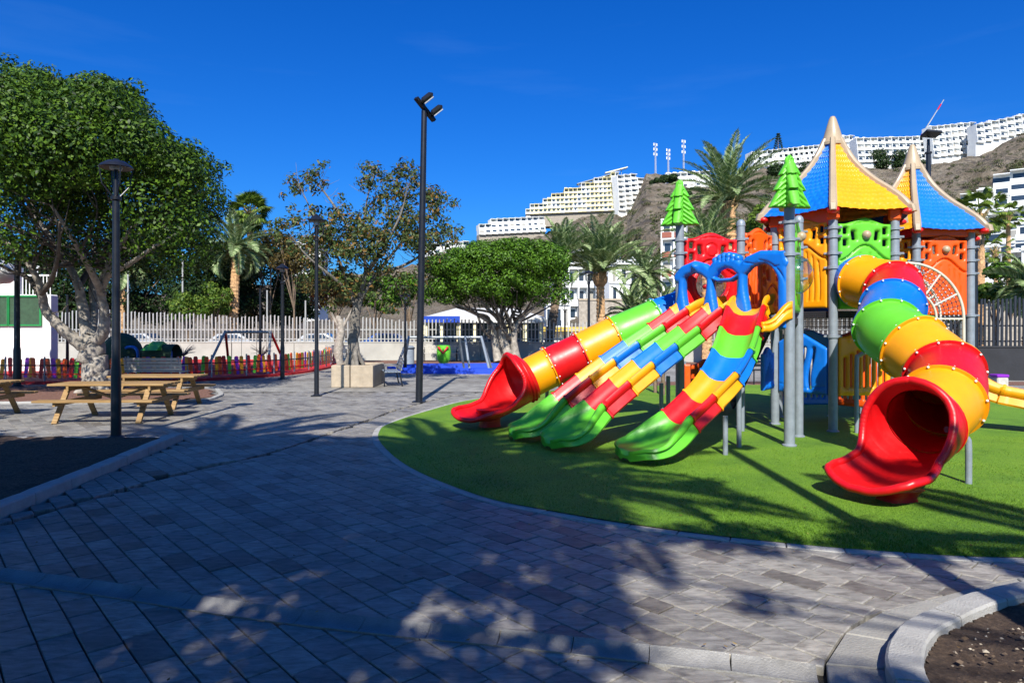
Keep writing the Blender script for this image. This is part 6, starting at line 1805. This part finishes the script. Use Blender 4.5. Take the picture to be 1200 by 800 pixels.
# valances under the eaves
def valance(p, q, mat, z0=3.50, z1=3.84):
    M = between(p, q, (z0 + z1) / 2); L = math.hypot(q[0] - p[0], q[1] - p[1])
    MB().bbox((0, 0, 0), (L + .02, .07, z1 - z0), .02).xf(M).build('valance', mat, PS)
for k in (5, 1, 4): valance(h1[k], h1[(k + 1) % 6], ORG if k in (5, 4) else RED)
for k in (2, 3): valance(h1[k], h1[(k + 1) % 6], BLU, 3.0)
for k in range(6): valance(h2[k], h2[(k + 1) % 6], RED if k else ORG)
for h in (h1, h2):
    for k in range(6):
        MB().bbox((h[k][0], h[k][1], 3.70), (.20, .20, .24), .03, rz=math.atan2(U1[1], U1[0])).build('eave_bracket', ORG, PS)

# ---- dark lower equipment behind the first tower: steps and back panels
face_panel(h1[3], h1[4], .25, 1.5, BLU, 'slots', knob=False); face_panel(h1[2], h1[3], .25, 1.5, ORG, 'slots', knob=False)
for k in range(7):
    MB().bbox((4.35 + .02 * k, 14.6 - .26 * k, .22 + .25 * k), (.8, .27, .05), .01).build('step', DECK, PS)
for s in (-.42, .42): MB().beam((4.35 + s, 14.8, .1), (4.5 + s, 12.9, 1.95), .05, .22).build('step_stringer', DECK, PS)
net(PS, h1[5], h1[0], 1.72, 2.02, .035); net(PS, h1[0], h1[1], 1.72, 2.02, .035)
# ---- pine tree finials
def finial(p, z, ang):
    tiers = ((.0, .33, .60), (.25, .255, .47), (.48, .175, .31))
    def f(x, y):
        w = np.full_like(x, -1.0)
        for b, hb_, h_ in tiers: w = np.where(y >= b, np.maximum(w, hb_ * (1 - (y - b) / h_) ), w)
        return np.minimum((w - np.abs(x)) * .8, y + .0)
    def det(x, y): return groove(np.mod(y + np.abs(x) * .75, .075) - .037, .014, .028) + groove(x, .012, .02)
    root = None
    for k in range(2):
        mb = relief(f, -.36, .36, -.005, .80, .011, .15, .05, det)
        mb.v = [(v[0], v[1], v[2]) for v in mb.v]
        M = Matrix.Translation((p[0], p[1], z)) @ Matrix.Rotation(R(ang + 78 * k), 4, 'Z')
        o = mb.xf(M).build('pine_finial', GRN, PS if root is None else root, smooth=45)
        root = root or o
finial(pA, 3.54, 8); finial(pG, 3.53, -12)

# ---- tube slides
def ring_frames(path):
    out = []; prev = None
    for i, p in enumerate(path):
        t = (path[min(i + 1, len(path) - 1)] - path[max(0, i - 1)]).normalized()
        x = t.cross(Vector((0, 0, 1))).normalized(); y = x.cross(t).normalized()
        out.append((p, t, x, y))
    return out
def tube_slide(bounds, radii, cols, root, per=10, nseg=36):
    P = catmull(bounds, per); F = ring_frames(P); n = len(bounds) - 1; bolts = MB()
    rr = [lerp(radii[min(n - 1, i // per)], radii[min(n, i // per + 1)], (i % per) / per) for i in range(len(P))]
    def ring(fr, r): p, t, x, y = fr; return [p + x * math.cos(a) * r + y * math.sin(a) * r for a in [2 * math.pi * k / nseg for k in range(nseg)]]
    for s in range(n):
        i0, i1 = s * per, (s + 1) * per; rings = []
        def fl(i, sgn):
            p, t, x, y = F[i]; r = rr[i]; q = lambda d, k: ring((p + t * d, t, x, y), r + k)
            return [q(sgn * .002, .0), q(sgn * .002, .040), q(sgn * .022, .042), q(sgn * .026, .008)]
        a = fl(i0, 1); b = fl(i1, -1)
        rings = a + [ring(F[i], rr[i]) for i in range(i0 + 1, i1)] + list(reversed(b))
        mb = MB(); mb.loft(rings, True); mb.build('tube_segment', cols[s], root, smooth=45)
        if s:
            p, t, x, y = F[i0]; r = rr[i0]
            for k in range(11):
                a_ = 2 * math.pi * (k + .3) / 11; c = p + (x * math.cos(a_) + y * math.sin(a_)) * (r + .028)
                for sg in (-1, 1): bolts.sphere(c + t * .028 * sg, .015, 8)
    bolts.build('flange_bolts', CHROME, root, smooth=60, kind='stuff')
    return P, F, rr
def tab(tb, t): return interp(tb, t)
def tube_exit(ctrl, r0, mat, root, A=None, WX=None, WZ=None, foot=None, start=.12, ridges=(0.04, 0.085)):
    P = resample(catmull(ctrl, 12), 161); n = len(P) - 1; F = ring_frames(P)
    A = A or [(0, 180), (.13, 180), (.134, 168), (.145, 150), (.17, 130), (.215, 115), (.27, 103), (.34, 90), (.42, 78), (.53, 68), (.66, 67), (.80, 70), (.89, 66), (.95, 54), (.985, 36), (1, 14)]
    WX = WX or [(0, 1.0), (.05, 1.10), (.13, 1.22), (.3, 1.24), (.5, 1.18), (.78, 1.36), (.92, 1.30), (1, 1.1)]
    WZ = WZ or [(0, 1.0), (.05, 1.12), (.13, 1.26), (.25, 1.2), (.5, .85), (.8, .62), (1, .52)]
    m = 30; ins = []; outs = []; left = []; right = []; mid = []
    for i, (p, t, x, y) in enumerate(F):
        u = i / n; a = R(tab(A, u)); wx, wz = r0 * tab(WX, u), r0 * tab(WZ, u); base = p + y * (wz - r0)
        k = sum(.035 * math.exp(-((u - q) / .012) ** 2) for q in ridges)
        def pt(th, e): return base + x * math.sin(th) * (wx + e) - y * math.cos(th) * (wz + e)
        ins.append([pt(lerp(-a, a, j / m), 0) for j in range(m + 1)]); outs.append([pt(lerp(-a, a, j / m), .035 + k) for j in range(m + 1)])
        if u >= start: left.append(pt(-a, .018)); right.append(pt(a, .018))
    mb = MB(); mb.loft(ins, False); mb.f = [tuple(reversed(f)) for f in mb.f]; k0 = len(mb.v); mb.loft(outs, False)
    o = mb.build('slide_exit', mat, root, smooth=50)
    bk = [F[0][0] - F[0][1] * d for d in (.0, .14, .28, .42)]
    MB().loft([[c + F[0][2] * math.cos(2 * math.pi * k / 32) * r0 * .965 + F[0][3] * math.sin(2 * math.pi * k / 32) * r0 * .965 for k in range(32)] for c in bk], True).build('inner_sleeve', mat, o, smooth=60)
    loop = left + [P[-1] - F[-1][3] * (r0 * tab(WZ, 1) - (r0 * tab(WZ, 1) - r0)) + F[-1][1] * .015] * 0 + right[::-1]
    MB().tube(loop, .042, 12, cap=True).build('exit_rim', mat, o, smooth=60)
    if foot:
        fx, fy, z, rz = foot; rings = []
        for (zz, a, b) in ((-.02, .19, .15), (z * .35, .17, .14), (z * .7, .19, .15), (z, .24, .18)): rings.append([Vector((fx, fy, zz)) + Matrix.Rotation(rz, 3, 'Z') @ Vector((a * math.copysign(abs(math.cos(th)) ** .5, math.cos(th)), b * math.copysign(abs(math.sin(th)) ** .5, math.sin(th)), 0)) for th in [2 * math.pi * k / 20 for k in range(20)]])
        MB().loft(rings, True, True).build('exit_foot', mat, o, smooth=45)
    return o

TS = bpy.data.objects.new('tube_slide', None); COL.objects.link(TS); TS.parent = PS; ROOTLOC[TS.name] = ROOTLOC[PS.name]; TS['label'] = 'straight tube slide with red exit at the left'
bl = [W(802, 362, 12.95), W(769, 374, 12.85), W(721, 394, 12.75), W(682, 413, 12.7), W(646, 430, 12.65), W(620, 443, 12.6)]
tube_slide(bl, [.37] * 6, [BLU, GRN, YEL, RED, YEL], TS)
e0 = bl[-1]; e1 = W(602, 452, 12.5)
tube_exit([bl[-1], e1, W(585, 460, 12.25), W(566, 466, 11.95), W(548, 466, 11.65)], .37, RED, TS, foot=(W(574, 0, 12.15).x, 12.15, .32, .4),
          WZ=[(0, 1.0), (.05, 1.12), (.13, 1.26), (.25, 1.22), (.5, .95), (.8, .72), (1, .6)])
# bent pipe supports
def bent(pts, r=.035, parent=None): MB().tube(catmull(pts, 6), r, 10).build('tube_support', GALV, parent or PS, smooth=50)
x, y = G(641, 491); bent([(x, y, -.05), (x, y, .5), (x + .03, y, .64), (x + .20, y - .1, .76), (x + .3, y - .15, .80)], parent=TS)

TR = bpy.data.objects.new('spiral_tube_slide', None); COL.objects.link(TR); TR.parent = PS; ROOTLOC[TR.name] = ROOTLOC[PS.name]; TR['label'] = 'twisting tube slide with big red exit at the right'
br = [(5.90, 11.68, 2.58), W(1010, 330, 11.3), W(1046, 338, 10.75), W(1046, 360, 10.05), W(1040, 385, 9.4), W(1070, 407, 8.85), W(1106, 438, 8.35), W(1104, 470, 7.68), W(1080, 494, 7.34)]
tube_slide(br, [.40, .40, .41, .41, .41, .42, .42, .40, .375], [BLU, YEL, RED, BLU, GRN, YEL, RED, YEL], TR, nseg=44)
tube_exit([br[-1], W(1066, 506, 7.17), W(1046, 520, 7.02), W(1029, 529, 6.88), W(1010, 529, 6.76)], .362, RED, TR, foot=(W(1052, 0, 6.9).x, 6.92, .13, .3),
          WZ=[(0, 1.0), (.05, 1.08), (.13, 1.2), (.25, 1.15), (.5, .92), (.8, .72), (1, .6)], ridges=(.03,))
x, y = G(1135, 568); bent([(x, y, -.05), (x, y, .42), (x - .02, y, .52), (x - .10, y + .0, .60), (x - .28, y - .05, .63)], .036, TR)
x, y = G(1004, 508); bent([(x, y, -.05), (x, y, 1.15), (x + .04, y, 1.30), (x + .20, y - .1, 1.38), (x + .5, y - .3, 1.40)], .036, TR)

# ---- wave slides
def wave_slide(name, label, ctrl, cols, hw=.25, wall=.165, foot=.98):
    ROOT = bpy.data.objects.new(name, None); COL.objects.link(ROOT); ROOT.parent = PS; ROOTLOC[ROOT.name] = ROOTLOC[PS.name]; ROOT['label'] = label
    P = catmull(ctrl, 14); L = [0]
    for a, b in zip(P, P[1:]): L.append(L[-1] + (b - a).length)
    total = L[-1]; N_ = 168; P = resample(P, N_ + 1); F = ring_frames(P); nsl = len(cols); main = total - foot
    cuts = [0] + [main * k / (nsl - 1) for k in range(1, nsl)] + [total]
    for s in range(nsl):
        i0, i1 = round(cuts[s] / total * N_), round(cuts[s + 1] / total * N_); rings = []
        last = s == nsl - 1; idx = list(range(i0, i1 + 1))
        for i in idx:
            p, t, x, y = F[i]; u = (i - i0) / max(1, i1 - i0); w = hw; h = wall; sk = .095; lip = 0.0; bed = 0.0
            if last:
                h = lerp(wall, .04, min(1, max(0, (u - .05) / .8)) ** .8) + .035 * math.sin(math.pi * min(1, u * 1.5)) * (u < .67); w = hw + .15 * math.sin(math.pi * .5 * min(1, u / .65)) ** 1.3
                if u > .72: w *= max(.05, 1 - ((u - .72) / .285) ** 2.4) ** .5
                sk = lerp(.10, .07, u)
                if u > .9: bed = -.05 * ((u - .9) / .1) ** 2
            elif s == 0:
                h = wall + .06 * (1 - u)
            if not last and u > .94: lip = .030
            if s and u < .06 and not last: lip = .004
            bul = .012 * math.sin(math.pi * min(1, max(0, (u - .05) / .9))) if not last else .01 * math.sin(math.pi * u)
            g_ = 1.0
            if last and u > .72: g_ = max(.05, 1 - ((u - .72) / .285) ** 2.4) ** .5
            k = w / hw
            sec = [(-w - (.030 + lip) * g_, -sk), (-w - (.045 + lip + bul) * g_, -.06), (-w - (.000 + lip) * g_, h * .30), (-w - (.048 + lip) * g_, h * .62), (-w - (.052 + lip) * g_, h - .01), (-w - .03 * g_, h + (.022 + lip * .6)), (-w + .01 * g_, h + .015), (-w + .035 * g_, h * .72), (-w + .065 * k * g_, h * .32), (-w + .13 * k * g_, .012), (-w * .3, 0)]
            sec = sec + [(-a, b) for a, b in reversed(sec)] + [(w * .55, -sk + .03), (-w * .55, -sk + .03)]
            rings.append([p + x * a + y * (b + bed) for a, b in sec])
        mb = MB(); mb.loft(rings, True, True); mb.f = [tuple(reversed(f)) for f in mb.f]
        o = mb.build('slide_segment', cols[s], ROOT, smooth=42)
    return ROOT
SEQ = [YEL, RED, GRN, BLU, YEL, RED, GRN]
wave_slide('wave_slide', 'leftmost of the three wave slides', [(3.30, 11.72, 2.06), (3.02, 11.56, 2.02), (2.45, 11.38, 1.66), (1.72, 11.15, 1.19), (1.05, 10.92, .72), (.58, 10.76, .36), (.30, 10.66, .22), (-.02, 10.55, .17)], SEQ, hw=.225)
wave_slide('wave_slide', 'middle one of the three wave slides', [(3.70, 11.22, 2.06), (3.42, 11.04, 2.02), (2.90, 10.86, 1.66), (2.18, 10.54, 1.18), (1.55, 10.24, .73), (1.08, 10.01, .37), (.80, 9.86, .22), (.50, 9.70, .17)], SEQ, hw=.225)
wave_slide('wave_slide', 'rightmost bending one of the three wave slides', [(3.90, 10.90, 2.06), (3.68, 10.62, 2.02), (3.44, 10.24, 1.68), (3.20, 9.88, 1.30), (2.93, 9.60, .98), (2.58, 9.38, .68), (2.12, 9.12, .36), (1.82, 8.98, .22), (1.45, 8.80, .17)], SEQ)
# flared yellow side wing where the right slide meets the corner post
def wing():
    c = lambda x: .06 + .13 * np.tanh(x * 8 - .3)
    relief(lambda x, y: np.minimum(np.minimum(x + .25, .25 - x), .105 + .03 * np.clip(x * 5, -1, 1) - np.abs(y - c(x))), -.26, .26, -.24, .36, .014, .10, .06, lambda x, y: groove(y - c(x) - .02, .018, .03)).xf(between((3.68, 9.99), (4.10, 10.07), 1.84)).build('slide_wing', YEL, PS, smooth=45)
wing()
# right hand yellow slide
wave_slide('yellow_slide', 'yellow open slide running down to the right behind the tube slide', [(7.15, 12.75, 1.75), (7.5, 12.4, 1.35), (7.86, 12.05, .95), (8.22, 11.72, .63), (8.65, 11.4, .50), (9.2, 11.0, .30), (9.8, 10.6, .17)], [YEL, YEL, YEL, YEL], hw=.24, wall=.17, foot=.8)

# ---- blue arch frame at the head of the wave slides
def arch_frame():
    Wd = math.hypot(pA[0] - pG[0], pA[1] - pG[1])
    chain = [(.03, .70), (.14, .80), (.36, .86), (.55, .80), (.68, .70), (.80, .84), (.98, .90), (1.15, .85), (1.28, .74), (1.42, .86), (1.62, .92), (1.85, .90), (2.0, .80)]
    def f(x, y):
        v = np.full_like(x, -9.0)
        for a, b in zip(chain, chain[1:]): v = np.maximum(v, sd_cap(x, y, a, b, .098))
        for (x0, x1, r) in ((.07, .09, .072), (.66, .68, .072), (1.27, 1.28, .075)):
            c = x0 + (x1 - x0) * y; v = np.maximum(v, np.minimum(np.minimum(.062 + r * .6 + .045 * np.cos(y * 5.0 + .3) - np.abs(x - c), y + .06), .78 - y) * .95)
        v = np.maximum(v, sd_box(x, y, 1.99, .38, .08, .58, .04)); v = np.maximum(v, sd_box(x, y, 1.80, .90, .26, .085, .05))
        v = np.maximum(v, np.minimum(np.minimum(2.03 - x, .96 - y), (np.hypot((x - 1.62) / .31, (y - .40) / .42) - 1) * .3) * (x > 1.7) * (y > .4) + -9 * ((x <= 1.7) | (y <= .4)))
        for k in range(6): a = k / 5; v = np.maximum(v, sd_circ(x, y, .78 + .42 * a, .93 + .06 * math.sin(math.pi * a), .062))
        v = np.maximum(v, sd_cap(x, y, (.70, .66), (.85, .60), .032)); v = np.maximum(v, sd_cap(x, y, (.85, .60), (1.08, .60), .032)); v = np.maximum(v, sd_cap(x, y, (1.08, .60), (1.24, .68), .032))
        return v
    def det(x, y):
        d = .05 * np.exp(-((x - .40) ** 2 + (y - .86) ** 2) / .0030)
        for k in range(5): a = (k + .5) / 5; d = d + groove(x - (.78 + .42 * a), .012, .03) * (y > .90)
        d = d + groove(y - .80 - .05 * np.sin(x * 6), .012, .018) * (x > 1.35) * (x < 1.95) + groove(np.hypot(x - 1.55, y - .35) - .52, .015, .02) * (x > 1.6)
        return d
    e = (Vector((pA[0] - pG[0], pA[1] - pG[1], 0))).normalized(); y = Vector((0, 0, 1)).cross(e); M = Matrix.Translation(Vector((pG[0], pG[1], 1.93)) - y * .02) @ Matrix((e, y, Vector((0, 0, 1)))).transposed().to_4x4()
    relief(f, -.06, 2.10, -.18, 1.08, .0125, .17, .07, det).xf(M).build('arch_frame', BLU, PS, smooth=50)
arch_frame()
# orange red guard inside the slide head
face_panel((4.05, 11.2), (4.62, 11.75), 2.0, .95, ORG, 'solid', knob=False, gap=.0)

# ---- quarter wheel climbing net
def net_wheel(y, nm):
    cx, cz = 6.96, 1.92; Ro, Ri = .98, .50
    r_ = bpy.data.objects.new(nm, None); COL.objects.link(r_); r_.parent = PS; ROOTLOC[r_.name] = ROOTLOC[PS.name]
    def P(r, a, d=0): return Vector((cx + r * math.cos(R(a)), y + d, cz + r * math.sin(R(a))))
    a0, a1 = -4, 112; arc = lambda r: [P(r, lerp(a0, a1, i / 30)) for i in range(31)]
    MB().tube([Vector((cx + Ro, y, -.05)), Vector((cx + Ro, y, 1.0)), Vector((cx + Ro, y, 1.7))] + arc(Ro), .026, 10).build('outer_ring', CREAMTUBE, r_, smooth=50)
    MB().tube(arc(Ri), .022, 8).build('inner_ring', CREAMTUBE, r_, smooth=50)
    for a in (0, 27, 54, 82, 108): MB().tube([P(Ri, a), P(Ro, a)], .018, 8).build('spoke', CREAMTUBE, r_, smooth=50)
    rp = MB(); bd = MB()
    RR = (.57, .65, .73, .81, .89)
    for r in RR: rp.tube([P(r, lerp(a0, a1, i / 24), .02 * math.sin(i)) for i in range(25)], .006, 4)
    for i in range(22):
        a = lerp(a0, a1, (i + .5) / 22); rp.tube([P(Ri, a), P(Ro, a)], .006, 4)
        for r in RR: bd.sphere(P(r, a), .015, 6)
    for z in np.arange(.2, 1.85, .11): rp.tube([Vector((cx + .1, y, z)), Vector((cx + Ro, y, z))], .006, 4)
    for x in np.arange(cx + .12, cx + Ro, .11): rp.tube([Vector((x, y, .2)), Vector((x, y, 1.85))], .006, 4)
    rp.build('rope_net', ROPE, r_, kind='stuff'); bd.build('rope_joints', BEADM, r_, kind='stuff')
net_wheel(12.0, 'net_wheel'); net_wheel(12.65, 'net_wheel')

# ================================================================== LOW EQUIPMENT BEHIND THE SLIDES
def at(px, D, z=0): return Vector((W(px, 0, D).x, D, z))
D = 18.2; t = thing('balance_bridge', 'low wooden bridge with brown posts and yellow caps seen under the tube slide', 'play bridge', tuple(at(720, D)))
for px, dy, h in ((690, 0, .75), (701, .7, .9), (733, -.2, 1.0), (741, .8, .95), (768, .3, 1.0), (777, -.3, .85)):
    p = at(px, D + dy); MB().cyl(p + Vector((0, 0, -.05)), p + Vector((0, 0, h)), .055, 10).build('post', BARK_B, t, smooth=40); MB().lathe([(.075, h), (.08, h + .04), (.05, h + .10), (.005, h + .12)], (p.x, p.y, 0), 12).build('post_cap', YEL, t, smooth=50)
a, b = at(672, D - .1, .55), at(700, D - .1, .18)
for k in range(7):
    q = a.lerp(at(760, D, .30), k / 7.5) if k > 2 else a.lerp(b, k / 3); MB().bbox(q + Vector((0, .3, -.05)), (.22, .8, .05), .01, rz=.1).build('deck_plank', STRAW, t)
D = 18.6; c = at(667, D); t = thing('traffic_cone', 'orange cone shaped marker standing on the turf behind the tube slide', 'cone', tuple(c)); MB().lathe([(.28, 0), (.28, .05), (.22, .06), (.05, .78), (.02, .82), (.004, .82)], c, 20).build('body', ORG, t, smooth=40); MB().lathe([(.165, .30), (.13, .45)], c + Vector((0, 0, 0)), 20, cap=False).build('band', WHITE, t, smooth=40)
D = 19.5; c = at(730, D); t = thing('caterpillar_toy', 'purple and pink bumpy caterpillar toy beyond the green tube', 'spring toy', tuple(c))
for k in range(6): MB().sphere(c + Vector((-.55 + k * .22, 0, .72 + .06 * math.sin(k * 2))), .17, 12).build('body_segment', PNK if k % 2 else PUR, t, smooth=60)
MB().cyl(c + Vector((-.3, 0, 0)), c + Vector((-.3, 0, .62)), .05, 10).build('leg', GALV, t); MB().cyl(c + Vector((.35, 0, 0)), c + Vector((.35, 0, .62)), .05, 10).build('leg', GALV, t)
D = 17.8; p = at(802, D); q = at(831, D); t = thing('play_board', 'orange play board with raised rings standing behind the wave slides', 'play board', tuple((p + q) / 2)); hw = (q.x - p.x) / 2
relief(lambda x, y: np.minimum(np.minimum(hw - np.abs(x), y), .82 - y), -hw - .01, hw + .01, -.01, .85, .02, .07, .03, lambda x, y: groove(np.hypot(x, y - .52) - .12, .02, -.03) + groove(np.hypot(x, y - .22) - .08, .02, -.03)).xf(Matrix.Translation((p + q) / 2)).build('board', ORG, t, smooth=45)
for s in (-1, 1): MB().cyl(((p + q) / 2) + Vector((s * (hw - .03), .05, -.05)), ((p + q) / 2) + Vector((s * (hw - .03), .05, .9)), .03, 8).build('post', GALV, t)
D = 21.6; t = thing('park_bench', 'dark bench standing on the brown strip behind the tower', 'bench', tuple(at(905, D)))
c = at(905, D)
for k in range(4): MB().bbox(c + Vector((0, -.15 + k * .1, .45)), (1.5, .08, .03), .006).build('seat_slat', DARKMETAL, t)
for k in range(3): MB().bbox(c + Vector((0, .26, .58 + k * .11)), (1.5, .025, .08), .006).build('back_slat', DARKMETAL, t)
for s in (-.65, .65): MB().tube([c + Vector((s, -.2, 0)), c + Vector((s, -.2, .43)), c + Vector((s, .22, .43)), c + Vector((s, .3, .9))], .022, 8).build('bench_frame', DARKMETAL, t)
D = 20.2; c = at(1171, D); t = thing('purple_block', 'small purple and pale block seat standing near the dark fence', 'block seat', tuple(c)); MB().bbox(c + Vector((0, 0, .16)), (.34, .34, .32), .03).build('body', BENCHW, t); MB().bbox(c + Vector((0, 0, .36)), (.36, .36, .09), .02).build('cushion', PUR, t)
